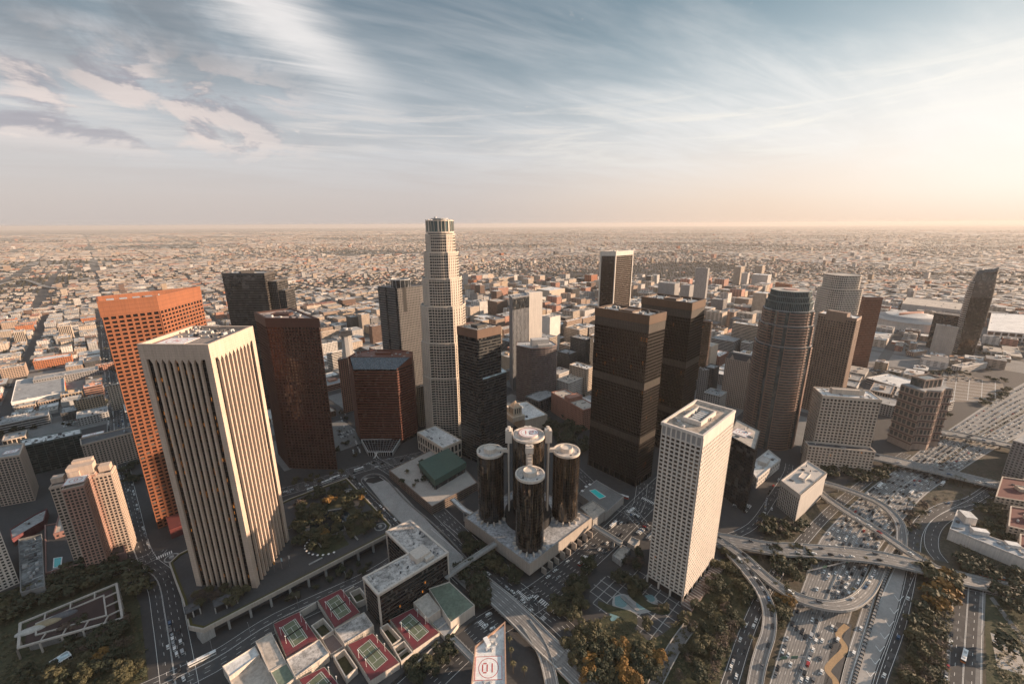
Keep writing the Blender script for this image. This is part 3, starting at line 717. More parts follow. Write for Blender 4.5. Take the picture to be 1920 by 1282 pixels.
twin(quad(213, (1218, 592), (1117, 576), (1249, 584)), 213, 'front one of the two dark bronze towers, in front of its twin', 4)
twin(quad(213, (1298, 568), (1204, 556), (1323, 560)), 213, 'rear one of the two dark bronze towers, partly hidden by its twin', 6)
P, z = gbox(1320, 715, 603, 1312, 1336); building('office_tower', 'narrow brown slab with close bands against the rear bronze tower', 'office tower', P, z, cop, 'bands', 3, 3.6, 1, 1.7, .3, gbk, M['roof_grey'], 2, 3)
# --- 15 black tower with white corners
za = 258; P = quad(za, (1155, 471), (1127, 471), (1187, 469)); reserve(P)
P = rect(cen(P), 44, 38, 36) if False else P
wa = stone('white_corner_cladding', (.58, .52, .46), .6, .08)
ta = thing('office_tower', 'tall black tower with white corner strips and white cap, behind the twins', 'office tower', poly_c(P))
MB().prism(P, 0, za-8).build('glazing', glass('black_tower_glass', (.010, .008, .007), .12, (2, 2, 3.9), 37, tilt=.015, spec=.5, vary=.3), ta)
facade(ta, P, 0, za-8, 3, 3.9, .3, 1.2, .35, stone('brown_black_panel', (.085, .05, .032), .5, .12))
MB().ring(inset(P, -.6), 2.0, za-9, za).build('cap_wall', wa, ta); top(ta, inset(P, 1.5), za-.2, M['roof_tan'], wa, 1.5, .5, 9, 5, A=37)
for p in P: m = MB(); m.box(p[0], p[1], 0, 2.2, 2.2, za-9, 37); m.build('corner_strip', wa, ta)

# --- 16 white grid tower at the right front
wu = stone('white_precast', (.62, .56, .50), .7, .08, .05, 1)
P = quad(156.7, (1318, 816), (1242.5, 791), (1377, 769)); reserve(P, 18)
tu = thing('office_tower', 'white gridded office tower in front of the freeway, nearest on the right', 'office tower', poly_c(P))
MB().prism(inset(P, .3), 0, 153.5).build('core_wall', M['dark'], tu)
gu2 = glass('brown_window_glass', (.035, .026, .020), .1, (1.5, 1.5, 3.6), tilt=.02, spec=.5, vary=1.0, blind=.2, lit=.01)
for k in range(4):
    p, q = P[k], P[(k+1) % 4]
    if not facing(p, q): continue
    L = hypot(q[0]-p[0], q[1]-p[1]); long_ = L > 50
    facade(tu, P, 7, 146.5, 4.1 if not long_ else 2.75, 3.55, 1.15 if not long_ else 1.35, 1.15 if not long_ else 1.75, .9, wu, edges=[k], windows=190, gmat=gu2, name='long_wall' if long_ else 'front_wall', wd=.05)
    if not long_: facade(tu, P, 146.5, 156.6, 4.1, 9, 1.15, 1.0, .9, wu, edges=[k], windows=20, gmat=plain('grey_louvre', (.30, .29, .28), .6), name='attic_wall', wd=.1)
    else: m = MB(); m.seg(p, q, .92, .3, 146.5, 156.4); m.build('attic_wall', wu, tu)
    nb = int(L/8.2)
    for i in range(nb+1): f = i/nb; m = MB(); m.box(p[0]+(q[0]-p[0])*f, p[1]+(q[1]-p[1])*f, 0, 1.4, 1.4, 7, 44); m.build('ground_column', wu, tu)
MB().ring(inset(P, -.95), 1.6, 154.4, 156.9).build('cornice', wu, tu)
top(tu, P, 156.6, roofmat('roof_rusty', (.48, .40, .33), .9), wu, 1.6, .7, 10, 11)
c = cen(P); m = MB(); m.ring(rect((c[0], c[1]), 30, 15, 44), 1.2, 155, 158.6); m.build('screen_wall', wu, tu)
m = MB()
for i in range(6): d = dirv(44); m.box(c[0]+d[0]*(i*4-10), c[1]+d[1]*(i*4-10), 155, 2.6, 7, 2.2, 44)
m.build('cooling_unit', M['unit'], tu)
# --- 17 black glass building behind it
P = quad(78, (1416, 843), (1368, 816), (1426, 806)); st17 = stone('black_panel', (.022, .022, .023), .35, .15)
b17 = building('office_building', 'black glass office block with a helipad, behind the white gridded tower', 'office building', P, 78, st17, 'grid', 4, 3.9, .2, .35, .2, glass('smoked_glass', (.010, .011, .012), .1, (4, 4, 3.9), tilt=.03, spec=.8), M['roof_tan'], 5, 3, None, 1)
c = cen(P); helipad(b17, c[0]-3, c[1]+2, 76.9, 17, 17, 40, '5', 6)
# --- 18 tall brown tower with green glass strips and ringed crown
bf = stone('rose_granite', (.215, .135, .105), .6, .14); gf = glass('green_grey_glass', (.035, .045, .047), .1, (2, 2, 4), 0, tilt=.03, spec=.8, metal=.3)
cf_ = (377, 573); tf = thing('office_tower', 'tall rose granite tower with green glass strips and a ringed flat crown', 'office tower', (*cf_, 0)); reserve(ngon(cf_, 38, 12))
def fwplan(r, bulge):
    pts = []
    for s in range(4):
        a0 = -90+s*90
        for k in range(7):
            a = a0-28+k*56/6; rr = r/cos(radians(a-a0))*(1-0) if False else r*(1+bulge*cos(radians((a-a0)*2.2)))
            pts.append((cf_[0]+rr*cos(radians(a)), cf_[1]+rr*sin(radians(a))))
        for a in (a0+36, a0+54): pts.append((cf_[0]+r*1.06*cos(radians(a)), cf_[1]+r*1.06*sin(radians(a))))
    return ccw(pts)
for z0, z1, r in ((0, 150, 33), (150, 178, 31), (178, 197, 29)):
    P = fwplan(r, .03); MB().prism(inset(P, .5), z0, z1).build('glazing', gf, tf)
    n = len(P); m = MB(); nf = round((z1-z0)/3.9); f = (z1-z0)/nf
    for k in range(n):
        if k % 9 in (6, 8) or not facing(P[k], P[(k+1) % n]): continue
        for j in range(nf): m.seg(P[k], P[(k+1) % n], .35, .6, z0+j*f, z0+j*f+1.75)
        if k % 9 in (0, 5, 7):
            m.seg(P[k], (P[k][0]*.85+P[(k+1) % n][0]*.15, P[k][1]*.85+P[(k+1) % n][1]*.15), .45, .5, z0, z1)
    m.build('tier_wall', bf, tf); MB().prism(inset(P, .6), z1, z1+.6).build('terrace_roof', M['roof_grey'], tf)
for z0, z1, r in ((197, 209, 28), (209, 216, 26), (216, 223, 24)):
    P = ngon(cf_, r, 8, 22.5); MB().prism(inset(P, .4), z0, z1-.5).build('crown_glazing', gf, tf)
    m = MB(); 
    for k in range(8):
        p, q = P[k], P[(k+1) % 8]
        for i in range(9): m.seg((p[0]+(q[0]-p[0])*i/9, p[1]+(q[1]-p[1])*i/9), (p[0]+(q[0]-p[0])*(i+.25)/9, p[1]+(q[1]-p[1])*(i+.25)/9), .1, .5, z0, z1-1)
    m.ring(inset(P, -.6), 1.6, z1-1.2, z1); m.build('crown_frame', stone('verdigris_metal', (.13, .165, .165), .5), tf)
P = ngon(cf_, 22.5, 8, 22.5); MB().prism(P, 222, 222.8).build('roof', M['roof_tan'], tf)
m = MB(); m.cyl(cf_[0], cf_[1], 222.8, 224, 9, 20); m.build('roof_disc', stone('pink_deck', (.5, .33, .27), .7), tf)
# --- 19 brown grid tower with stepped top
be = stone('tan_granite', (.24, .165, .125), .65, .12); gb19 = glass('dark_grid_glass', (.012, .011, .011), .1, (2.4, 2.4, 3.9), tilt=.02)
P = quad(170, (1607, 595), (1536, 584), (1616, 590)); t19 = building('office_tower', 'tan granite grid tower with a gabled top step, right of the ringed crown tower', 'office tower', P, 168, be, 'grid', 3.9, 3.9, 1.35, 1.5, .5, gb19, M['roof_white'], 4, 3, None, 5)
p, q = P[3], P[0]; e = lambda s, o=0: (p[0]+(q[0]-p[0])*s, p[1]+(q[1]-p[1])*s)
m = MB(); m.seg(e(.2), e(.75), .3, 10, 160, 174); m.build('top_step', be, t19)
# --- 20 white round cornered tower
w7 = stone('white_aluminium', (.60, .53, .46), .5, .08); c7 = (596, 772)
def rsq(c, a, b, A, rr): 
    out = []
    d, e = dirv(A), dirv(A+90)
    for sx, sy, a0 in ((1, 1, 0), (-1, 1, 90), (-1, -1, 180), (1, -1, 270)):
        for k in range(5):
            th = radians(a0+k*22.5); lx = sx*(a/2-rr)+rr*cos(th); ly = sy*(b/2-rr)+rr*sin(th); out.append((c[0]+d[0]*lx+e[0]*ly, c[1]+d[1]*lx+e[1]*ly))
    return ccw(out)
t20 = thing('office_tower', 'white metal tower with rounded corners and a round upper section, far right group', 'office tower', (*c7, 0)); reserve(rsq(c7, 52, 52, 0, 12))
for z0, z1, a in ((0, 196, 56), (196, 220, 48)):
    P = rsq(c7, a, a, 0, 16); MB().prism(inset(P, .3), z0, z1-1.5).build('glazing', gb19, t20)
    facade(t20, P, z0, z1, 2.6, 3.9, .7, 1.5, .5, w7, top=1.2); MB().prism(inset(P, .8), z1-1.5, z1-1).build('roof', M['roof_tan'], t20)
P = rect((770, 912), 32, 40, -12); building('office_tower', 'red brown reflective tower right of the white rounded one', 'office tower', P, 157, stone('red_brown_panel', (.17, .075, .05), .45, .12), 'grid', 2.4, 3.9, .35, 1.2, .35, glass('copper_mirror_glass', (.12, .045, .025), .1, (3, 3, 3.9), -12, tilt=.05, spec=1, metal=.6), M['roof_grey'], 4, 3, None, 6)
# --- 22 white office with lower wing
wo_ = stone('cream_precast', (.50, .42, .35), .7, .1); g22 = glass('brown_office_glass', (.018, .014, .012), .1, (2, 2, 3.9), -13, tilt=.02, lit=.01)
P = quad(98, (1653, 749), (1543, 741), (1640, 738)); n_, l_ = at(1653, 749, 98), at(1543, 741, 98)
P = ccw([n_, l_, (l_[0]+9, l_[1]+30), (n_[0]+9, n_[1]+30)])
building('office_building', 'cream office slab with a square window grid, beside the freeway overpass', 'office building', P, 98, wo_, 'grid', 4.2, 4.0, 1.5, 1.7, .6, g22, M['roof_white'], 10, 5, (36, 8, 6), 4, windows=300, A=-13)
dl = ((l_[0]-n_[0])/hypot(l_[0]-n_[0], l_[1]-n_[1]), (l_[1]-n_[1])/hypot(l_[0]-n_[0], l_[1]-n_[1])); pn_ = (-dl[1], dl[0])
if pn_[1] > 0: pn_ = (-pn_[0], -pn_[1])
P = ccw([(n_[0]-dl[0]*0+pn_[0]*12, n_[1]+pn_[1]*12), (l_[0]+dl[0]*10+pn_[0]*12, l_[1]+dl[1]*10+pn_[1]*12), (l_[0]+dl[0]*10+pn_[0]*1.2, l_[1]+dl[1]*10+pn_[1]*1.2), (n_[0]+pn_[0]*1.2, n_[1]+pn_[1]*1.2)])
building('office_wing', 'lower cream wing with dark roof terraces along the front of the cream slab', 'office building', P, 33, wo_, 'grid', 4.2, 4.0, 1.5, 1.7, .6, g22, M['roof_dark'], 5, 5, None, 2, A=-13)
# --- 23 stepped brown and stone tower with undulating bands
ws = stone('pinkish_stone', (.36, .27, .22), .75, .12); wd_ = stone('maroon_band', (.09, .04, .035), .6)
cw_ = (578, 556); t23 = thing('office_tower', 'stone tower with wavy maroon bands and a square glazed lantern above the freeway', 'office tower', (*cw_, 0)); 
d, e = dirv(12), dirv(102)
def wplan(a, b):
    pts = []
    for i in range(13): 
        s = -1+2*i/12; pts.append((cw_[0]+d[0]*s*a-e[0]*(b+3*cos(s*pi*1.5)), cw_[1]+d[1]*s*a-e[1]*(b+3*cos(s*pi*1.5))))
    pts += [(cw_[0]+d[0]*a+e[0]*b, cw_[1]+d[1]*a+e[1]*b), (cw_[0]-d[0]*a+e[0]*b, cw_[1]-d[1]*a+e[1]*b)]
    return ccw(pts)
P = wplan(25, 15); reserve(P, 12); gw = glass('grey_green_glass', (.04, .042, .04), .1, (2, 2, 4), 12, tilt=.02)
for j in range(7):
    z0 = 10+j*11.2; Pj = P; MB().prism(inset(Pj, .6), z0, z0+11.2).build('glazing', gw, t23)
    m = MB()
    n = len(Pj)
    for k in range(n):
        p, q = Pj[k], Pj[(k+1) % n]
        if not facing(p, q): continue
        L = hypot(q[0]-p[0], q[1]-p[1]); nb = max(1, round(L/5.5))
        for i in range(nb+1): f = i/nb; m.seg((p[0]+(q[0]-p[0])*max(0, f-.7/L), p[1]+(q[1]-p[1])*max(0, f-.7/L)), (p[0]+(q[0]-p[0])*min(1, f+.7/L), p[1]+(q[1]-p[1])*min(1, f+.7/L)), .3, .6, z0, z0+11.2)
        m.seg(p, q, .2, .6, z0+1.2, z0+2.6); m.seg(p, q, .15, .6, z0+9.6, z0+11)
    m.build('tier_wall', ws, t23)
    m = MB(); m.ring(inset(Pj, -.9), 1.6, z0-.3, z0+1.2); m.build('band', wd_, t23)
MB().prism(P, 0, 10).build('base_wall', ws, t23); MB().prism(inset(P, .3), 88.4, 89.6).build('roof', M['roof_grey'], t23)
m = MB(); m.box(cw_[0], cw_[1]+3, 89, 30, 17, 12, 12); m.build('lantern_glazing', gw, t23)
m = MB()
for i in range(5): m.box(cw_[0]+d[0]*(i*7.5-15)-e[0]*8.6, cw_[1]+3+d[1]*(i*7.5-15)-e[1]*8.6, 89, 1.6, .8, 12.5, 12)
m.ring(rect((cw_[0], cw_[1]+3), 32, 19, 12), 1, 100.5, 102.5); m.build('lantern_frame', ws, t23)
# --- 24 small pale office
P = quad(33, (1501, 927), (1465, 900), (1550, 886)); n_, r_ = at(1501, 927, 33), at(1550, 886, 33); l_ = at(1465, 900, 33)
sg = stone('grey_white_precast', (.46, .43, .40), .7, .1); reserve(P)
b24 = thing('office_building', 'small pale office block with narrow slit windows and a blank side, beside the elevated ramps', 'office building', poly_c(P)); MB().prism(P, 0, 32).build('side_wall', sg, b24)
for k in range(4):
    p, q = P[k], P[(k+1) % 4]
    if facing(p, q):
        L = hypot(q[0]-p[0], q[1]-p[1])
        if p[0]+q[0] < 2*cen(P)[0]: facade(b24, P, 0, 33, 2.4, 3.3, 1.1, .5, .5, sg, edges=[k], windows=200, gmat=M['gl'], top=6)
        else: m = MB(); m.seg(p, q, .5, .1, 26.5, 33); m.build('fascia', stone('white_precast', (.62, .56, .50)), b24)
top(b24, P, 33, M['roof_tan'], stone('white_precast', (.62, .56, .50)), 1.1, .6, 8, 3, (18, 7, 2), A=40)
# ================================================================= GROUND AND STREETS
g = G('ground_city'); v = g.pos(); r2 = g.n('ShaderNodeVectorMath', {0: v}, operation='LENGTH').outputs[1]
vo = g.n('ShaderNodeTexVoronoi', {'Vector': v, 'Scale': 1/55.0}); vr = g.n('ShaderNodeSeparateColor', {0: vo.outputs['Color']}).outputs[0]
big = g.noise(v, 1/900.0, 4); mid = g.noise(v, 1/140.0, 5, .7); fine = g.noise(v, .2, 4)
roof_ = g.mix(vr, (.20, .19, .18, 1), (.46, .42, .38, 1)); tree_ = g.mix(mid, (.030, .034, .020, 1), (.06, .058, .04, 1))
thr = g.math('ADD', g.math('MULTIPLY', big, .9), g.math('MULTIPLY', mid, .5))
far = g.mix(g.math('GREATER_THAN', g.math('ADD', vr, g.math('MULTIPLY', thr, -1.0)), -.08), tree_, roof_)
near = g.mix(fine, (.026, .026, .028, 1), (.06, .058, .058, 1))
g.set(Base_Color=g.mix(g.mr(r2, 3500, 6500, 0, 1), near, far), Roughness=.9)
t = MB(); t.face([(-45000, -1500, 0), (45000, -1500, 0), (45000, 45000, 0), (-45000, 45000, 0)]); o = t.build('ground', g.mat); o['kind'] = 'structure'

def patch(name, pts, z, mat, zp=None, h=None, kind='structure', px=True, **k):
    P = ccw([at(x, y, z if zp is None else zp) for x, y in pts] if px else pts); t = MB()
    if h: t.prism(P, z-h, z)
    else: t.face([(p[0], p[1], z) for p in P])
    o = t.build(name, mat, **k)
    if kind: o['kind'] = kind
    return o
def smooth(P, n=5):
    """Catmull-Rom through points (any dimension)"""
    out = []
    for i in range(len(P)-1):
        a = P[max(0, i-1)]; b = P[i]; c = P[i+1]; d = P[min(len(P)-1, i+2)]
        for k in range(n):
            t = k/n; out.append(tuple(.5*((2*b[j])+(-a[j]+c[j])*t+(2*a[j]-5*b[j]+4*c[j]-d[j])*t*t+(-a[j]+3*b[j]-3*c[j]+d[j])*t**3) for j in range(len(b))))
    out.append(P[-1]); return out
def offs(C, o):
    out = []
    for i, p in enumerate(C):
        a = C[max(0, i-1)]; b = C[min(len(C)-1, i+1)]; dx, dy = b[0]-a[0], b[1]-a[1]; l = hypot(dx, dy) or 1
        out.append((p[0]+dy/l*o, p[1]-dx/l*o)+tuple(p[2:]))
    return out
def ribbon(C, w0, w1, dz=0.0, th=0.0, t=None):
    t = t or MB(); A, B = offs(C, w0), offs(C, w1)
    for i in range(len(C)-1):
        a, b, c, d = B[i], B[i+1], A[i+1], A[i]
        q = [(a[0], a[1], C[i][2]+dz), (b[0], b[1], C[i+1][2]+dz), (c[0], c[1], C[i+1][2]+dz), (d[0], d[1], C[i][2]+dz)]
        e1x, e1y = q[1][0]-q[0][0], q[1][1]-q[0][1]; e2x, e2y = q[3][0]-q[0][0], q[3][1]-q[0][1]
        if e1x*e2y-e1y*e2x < 0: q = q[::-1]
        t.face(q)
        if th:
            lo = [(x, y, z-th) for x, y, z in q]; t.face(lo[::-1])
            for k in range(4): j = (k+1) % 4; t.face([lo[k], lo[j], q[j], q[k]])
    return t
def dashes(C, o, w_, on, off, dz, t, start=0):
    P = offs(C, o); acc = start; draw = True; need = on
    for i in range(len(P)-1):
        a, b = Vector(P[i][:3]), Vector(P[i+1][:3]); L = (b-a).length; s = 0
        while s < L:
            step = min(need, L-s)
            if draw and step > .3:
                p, q = a+(b-a)*(s/L), a+(b-a)*((s+step)/L); n_ = Vector((q.y-p.y, p.x-q.x, 0)); n_ = n_.normalized()*w_/2
                t.face([(p.x+n_.x, p.y+n_.y, p.z+dz), (q.x+n_.x, q.y+n_.y, q.z+dz), (q.x-n_.x, q.y-n_.y, q.z+dz), (p.x-n_.x, p.y-n_.y, p.z+dz)])
            s += step; need -= step
            if need <= 1e-6: draw = (not draw) if off > 0 else True; need = on if draw else off
    return t
ROADS = {}
def road(name, pts, w_, z, mat, lanes=0, label=None, elev=False, rail=False, line='line', edge=True, walls=.9, sidewalk=0, cat='overpass', n=5, px=True):
    C = []
    for p in pts:
        zz = p[2] if len(p) > 2 else z
        x, y = at(p[0], p[1], zz) if px else (p[0], p[1]); C.append((x, y, zz))
    C = smooth(C, n); ROADS[name if not label else label] = C
    root = None
    if elev:
        root = thing(name, label, cat, (C[len(C)//2][0], C[len(C)//2][1], 0))
        ribbon(C, -w_/2, w_/2, 0, 1.1).build('deck', mat, root)
        for s in (-1, 1): ribbon(C, s*w_/2-.2, s*w_/2+.25, walls, walls+1.4).build('barrier', M['conc'], root)
        acc = 0
        for i in range(1, len(C)):
            acc += hypot(C[i][0]-C[i-1][0], C[i][1]-C[i-1][1])
            if acc > 24 and C[i][2] > 3: acc = 0; m = MB(); m.cyl(C[i][0], C[i][1], 0, C[i][2]-1.1, 1.1, 10); m.build('column', M['conc'], root)
    else:
        o = ribbon(C, -w_/2, w_/2).build(name, mat); o['kind'] = 'structure'
        if sidewalk:
            for s in (-1, 1): o = ribbon(C, s*(w_/2+.02), s*(w_/2+sidewalk), .14, .14).build('pavement', M['pave']); o['kind'] = 'structure'
    rr = R_(len(C)*7+int(w_)); tw_ = MB()
    if mat is M['fwy'] and lanes:
        lw = (w_-2)/lanes
        for k in range(lanes):
            for s in (-.75, .75): ribbon(C, -(w_-2)/2+(k+.5)*lw+s-.4, -(w_-2)/2+(k+.5)*lw+s+.4, .012, 0, tw_)
        jt = MB()
        for i in range(0, len(C)-1, 3):
            a_, b_ = C[i], C[i+1]; l_ = hypot(b_[0]-a_[0], b_[1]-a_[1]) or 1; nx_, ny_ = (b_[1]-a_[1])/l_*w_*.47, -(b_[0]-a_[0])/l_*w_*.47; dx_, dy_ = (b_[0]-a_[0])/l_*.10, (b_[1]-a_[1])/l_*.10
            jt.face([(a_[0]-nx_-dx_, a_[1]-ny_-dy_, a_[2]+.022), (a_[0]+nx_-dx_, a_[1]+ny_-dy_, a_[2]+.022), (a_[0]+nx_+dx_, a_[1]+ny_+dy_, a_[2]+.022), (a_[0]-nx_+dx_, a_[1]-ny_+dy_, a_[2]+.022)][::-1])
        o = jt.build('expansion_joint', M['pave_d'], root); o['kind'] = 'stuff' if root else 'structure'
    elif lanes and not root:
        for q_ in range(int(len(C)*2.2)):
            i = rr.randrange(len(C)-1); o_ = rr.uniform(-w_*.42, w_*.42); wd = rr.uniform(.6, 1.6); cc_ = offs(C[max(0, i-1):i+3], o_)[:2]
            a_, b_ = C[i], C[i+1]; f0 = rr.random()*.6; f1 = f0+rr.uniform(.1, .5); P_ = offs([a_, b_], o_); seg2 = [tuple(P_[0][j]+(P_[1][j]-P_[0][j])*f for j in range(3)) for f in (f0, f1)]
            ribbon(seg2, -wd, wd, .008+q_*.0002, 0, tw_)
    if tw_.v: o = tw_.build('wheel_track' if mat is M['fwy'] else 'road_patch', stone('tyre_darkened_concrete', (.145, .14, .136), .85, .3, .03, .4, streak=False) if mat is M['fwy'] else stone('asphalt_patch', (.075, .073, .072) if rr.random() < .5 else (.028, .028, .03), .85, .2, .05, .4, streak=False), root); o['kind'] = 'stuff' if root else 'structure'
    t = MB()
    if edge:
        for s in (-1, 1): dashes(C, s*(w_/2-.9), .25, 40, 0, .04, t)
    if lanes:
        lw = (w_-2)/lanes
        for k in range(1, lanes):
            if line == 'mid' and k == lanes//2: dashes(C, -(w_-2)/2+k*lw-.25, .2, 40, 0, .04, t); dashes(C, -(w_-2)/2+k*lw+.25, .2, 40, 0, .04, t)
            else: dashes(C, -(w_-2)/2+k*lw, .22, 3.5, 6.5, .04, t)
    if t.v:
        o = t.build('lane_marking', M['line'], root); o['kind'] = 'structure' if root is None else 'stuff'
    return C
def zebra(cx, cy, L, wd, A, z=.07, n=8):
    """bars: L total length along A, each bar wd long across it"""
    t = MB(); d = dirv(A); x, y = at(cx, cy)
    for i in range(n): f = (i-(n-1)/2)*L/n; t.box(x+d[0]*f, y+d[1]*f, z, L/n*.5, wd, .01, A)
    o = t.build('crossing_marking', M['line']); o['kind'] = 'structure'
# grass / earth grounds
def vergemat(nm, c1, c2, c3):
    g = G(nm); v = g.pos(); n1 = g.noise(v, .035, 6, .7); n2 = g.noise(v, .25, 5, .75)
    col = g.mix(g.mr(n1, .42, .58, 0, 1), c4(c1), c4(c2)); col = g.mix(g.mr(n2, .48, .62, 0, .8), col, c4(c3))
    return g.set(Base_Color=col, Roughness=.95, Normal=g.n('ShaderNodeBump', {'Strength': .6, 'Distance': .6, 'Height': n2}).outputs[0])
M['earth'] = vergemat('scrubby_earth', (.062, .050, .035), (.030, .031, .017), (.10, .082, .062)); M['grass'] = vergemat('rough_grass', (.036, .044, .018), (.060, .056, .026), (.024, .028, .014))
patch('grass', [(1330, 1290), (1440, 985), (1640, 880), (1960, 700), (2400, 760), (2100, 1290)], .03, M['earth'], kind='structure')
patch('grass', [(1010, 1300), (1100, 1170), (1200, 1130), (1330, 1050), (1420, 1040), (1420, 1150), (1360, 1290)], .05, M['grass'], kind='structure')
patch('grass', [(-60, 1300), (-60, 1130), (210, 1045), (262, 1130), (280, 1290)], .05, M['grass'])
patch('grass', [(1846, 1115), (1960, 1110), (1980, 1290), (1850, 1290)], .06, M['grass']); patch('path', [(1855, 1120), (1862, 1118), (1925, 1200), (1925, 1215)], .09, M['pave'])
patch('plaza', [(1857, 1185), (1905, 1205), (1930, 1268), (1870, 1250)], .09, stone('light_paving', (.38, .35, .32), .8, .12))
patch('pavement', [(880, 1290), (850, 1170), (890, 1120), (905, 1060), (1000, 1150), (1060, 1230), (1120, 1290)], .03, M['asph'])
# streets
road('street', [(760, 1310), (890, 1192), (1000, 1122), (1100, 1045), (1190, 960), (1290, 860)], 27, .06, M['asph'], 7)
road('street', [(1130, 1290), (1075, 1195), (1002, 1130), (905, 1055), (820, 985)], 17, .075, M['asph'], 4)
road('street', [(345, 1340), (330, 1240), (315, 1150), (300, 1085), (262, 1045), (240, 960), (222, 860), (214, 760), (206, 690)], 22, .06, M['asph'], 5, line='mid')
road('street', [(250, 1310), (400, 1240), (520, 1165), (700, 1080), (800, 1010)], 22, .065, M['asph2'], 5, line='mid')
road('street', [(0, 1140), (120, 1100), (270, 1050), (300, 1030)], 16, .07, M['asph'], 4)
road('street', [(520, 925), (600, 902), (700, 872), (800, 850), (900, 812)], 20, .06, M['asph2'], 5)
road('street', [(655, 893), (690, 935), (740, 985), (800, 1050), (850, 1100)], 11, .05, M['asph'], 2)
road('street', [(700, 862), (760, 900), (840, 975), (905, 1040)], 17, .08, M['asph2'], 4)
road('street', [(1205, 905), (1180, 960), (1080, 880), (1060, 850)], 14, .055, M['asph'], 3)
road('street', [(1180, 955), (1225, 1000), (1290, 1020), (1350, 1012)], 16, .05, M['asph'], 3)
road('street', [(1350, 1012), (1410, 985), (1450, 930), (1475, 890), (1480, 870)], 10, .05, M['asph'], 2)
# open concrete cutting of the tunnel road
patch('ramp_road', [(680, 896), (712, 893), (745, 915), (810, 985), (870, 1045), (905, 1090), (880, 1110), (800, 1035), (735, 965)], .1, M['conc'])
cut = thing('retaining_wall', 'curved concrete parapet round the open tunnel cutting', 'wall', (*at(740, 930), 0))
Cw = smooth([(*at(x, y), 0) for x, y in [(800, 1030), (735, 965), (683, 912), (680, 898), (700, 890), (722, 897), (760, 938), (830, 1000), (905, 1082)]], 5); ribbon(Cw, -.4, .4, 2.2, 2.2).build('parapet', M['conc_d'], cut)
patch('tunnel_mouth_shade', [(684, 903), (690, 896), (710, 893), (720, 900), (700, 906)], .14, M['dark'], kind='structure')  # flat dark sheet painting the shade inside the tunnel mouth
# elevated streets
road('viaduct', [(860, 1062, 1.5), (900, 1092, 5), (935, 1120, 7), (980, 1162, 7.5), (1022, 1205, 7), (1060, 1240, 4), (1120, 1300, 1)], 17, 6, M['fwy'], 4, 'wide pale concrete viaduct crossing under the footbridge beside the cylinders', True)
road('viaduct_ramp', [(985, 1166, 7.4), (1005, 1195, 7.2), (1020, 1225, 6), (1030, 1260, 4), (1038, 1300, 2)], 9, 6, M['fwy'], 2, 'narrow ramp branching off the pale viaduct at the bottom', True)
road('footbridge', [(835, 1082, 13), (880, 1050, 13), (930, 1018, 14)], 4.5, 13, M['conc'], 0, 'grey footbridge from the L shaped block to the cylinder podium', True, edge=False, cat='footbridge', walls=1.2)
road('footbridge', [(848, 935, 13), (870, 955, 14), (888, 965, 15)], 5, 13, M['roof_white'], 0, 'white roofed footbridge from the green roofed block to the podium', True, edge=False, cat='footbridge', walls=1.2)
road('footbridge', [(1112, 985, 12), (1140, 1002, 11), (1165, 1018, 10)], 5, 11, M['conc'], 0, 'grey footbridge from the podium across the wide street', True, edge=False, cat='footbridge', walls=1.2)
road('footbridge', [(848, 1195, 8), (868, 1215, 9), (892, 1240, 10)], 4, 9, M['conc'], 0, 'narrow footbridge from the tennis terraces to the helipad block', True, edge=False, cat='footbridge', walls=1.2)
zebra(980, 1117, 15, 4, 134, n=10); zebra(1020, 1130, 26, 4.5, 134+0, n=13); zebra(905, 1170, 9, 4, 134, n=6); zebra(1187, 962, 16, 4, 134, n=9); zebra(1215, 938, 16, 4, 134, n=9); zebra(1022, 1155, 8, 4, 44, n=6)
zebra(308, 1040, 13, 5, 44, n=8)

# ================================================================= THE BANK TOWER TERRACE
D = [at(x, y, DK) for x, y in [(381, 1180), (725, 1003), (733, 985), (650, 897), (545, 935), (440, 985), (335, 1040), (318, 1056), (330, 1090), (344, 1127), (355, 1175)]]; D = ccw(D); reserve(D)
td = thing('terrace', 'raised paved terrace with concrete columns along its edge round the ivory tower', 'terrace', (*cen(D), 0))
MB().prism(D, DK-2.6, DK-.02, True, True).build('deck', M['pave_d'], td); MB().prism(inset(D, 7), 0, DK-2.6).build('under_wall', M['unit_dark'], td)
n = len(D)
m = MB(); m.ring(inset(D, -.5), 1.1, DK-2.7, DK+1.0); m.build('parapet', stone('buff_concrete', (.40, .35, .30), .8, .15), td)
m = MB(); m.ring(inset(D, .75), 1.6, DK-.02, DK+.9); m.build('hedge', stone('hedge_green', (.065, .058, .012), .9, .35), td)
k = min(range(n), key=lambda k: hypot(D[k][0]-at(381, 1180, DK)[0], D[k][1]-at(381, 1180, DK)[1]))
for a, b in ((at(381, 1180, DK), at(725, 1003, DK)),):
    L = hypot(b[0]-a[0], b[1]-a[1]); nn = 10
    for i in range(nn+1):
        f = i/nn; p_ = (a[0]+(b[0]-a[0])*f, a[1]+(b[1]-a[1])*f); m = MB(); m.box(p_[0]-.3, p_[1]+1.5, 0, 1.6, 2.6, DK-2.6, 44); m.build('column', M['conc'], td)
p_ = at(376, 1178, DK); m = MB(); m.prism([(p_[0]-7, p_[1]+3), (p_[0]+1, p_[1]-2.5), (p_[0]+7, p_[1]+4), (p_[0]-1, p_[1]+9)], 0, DK-2.6); m.build('abutment', M['conc'], td)
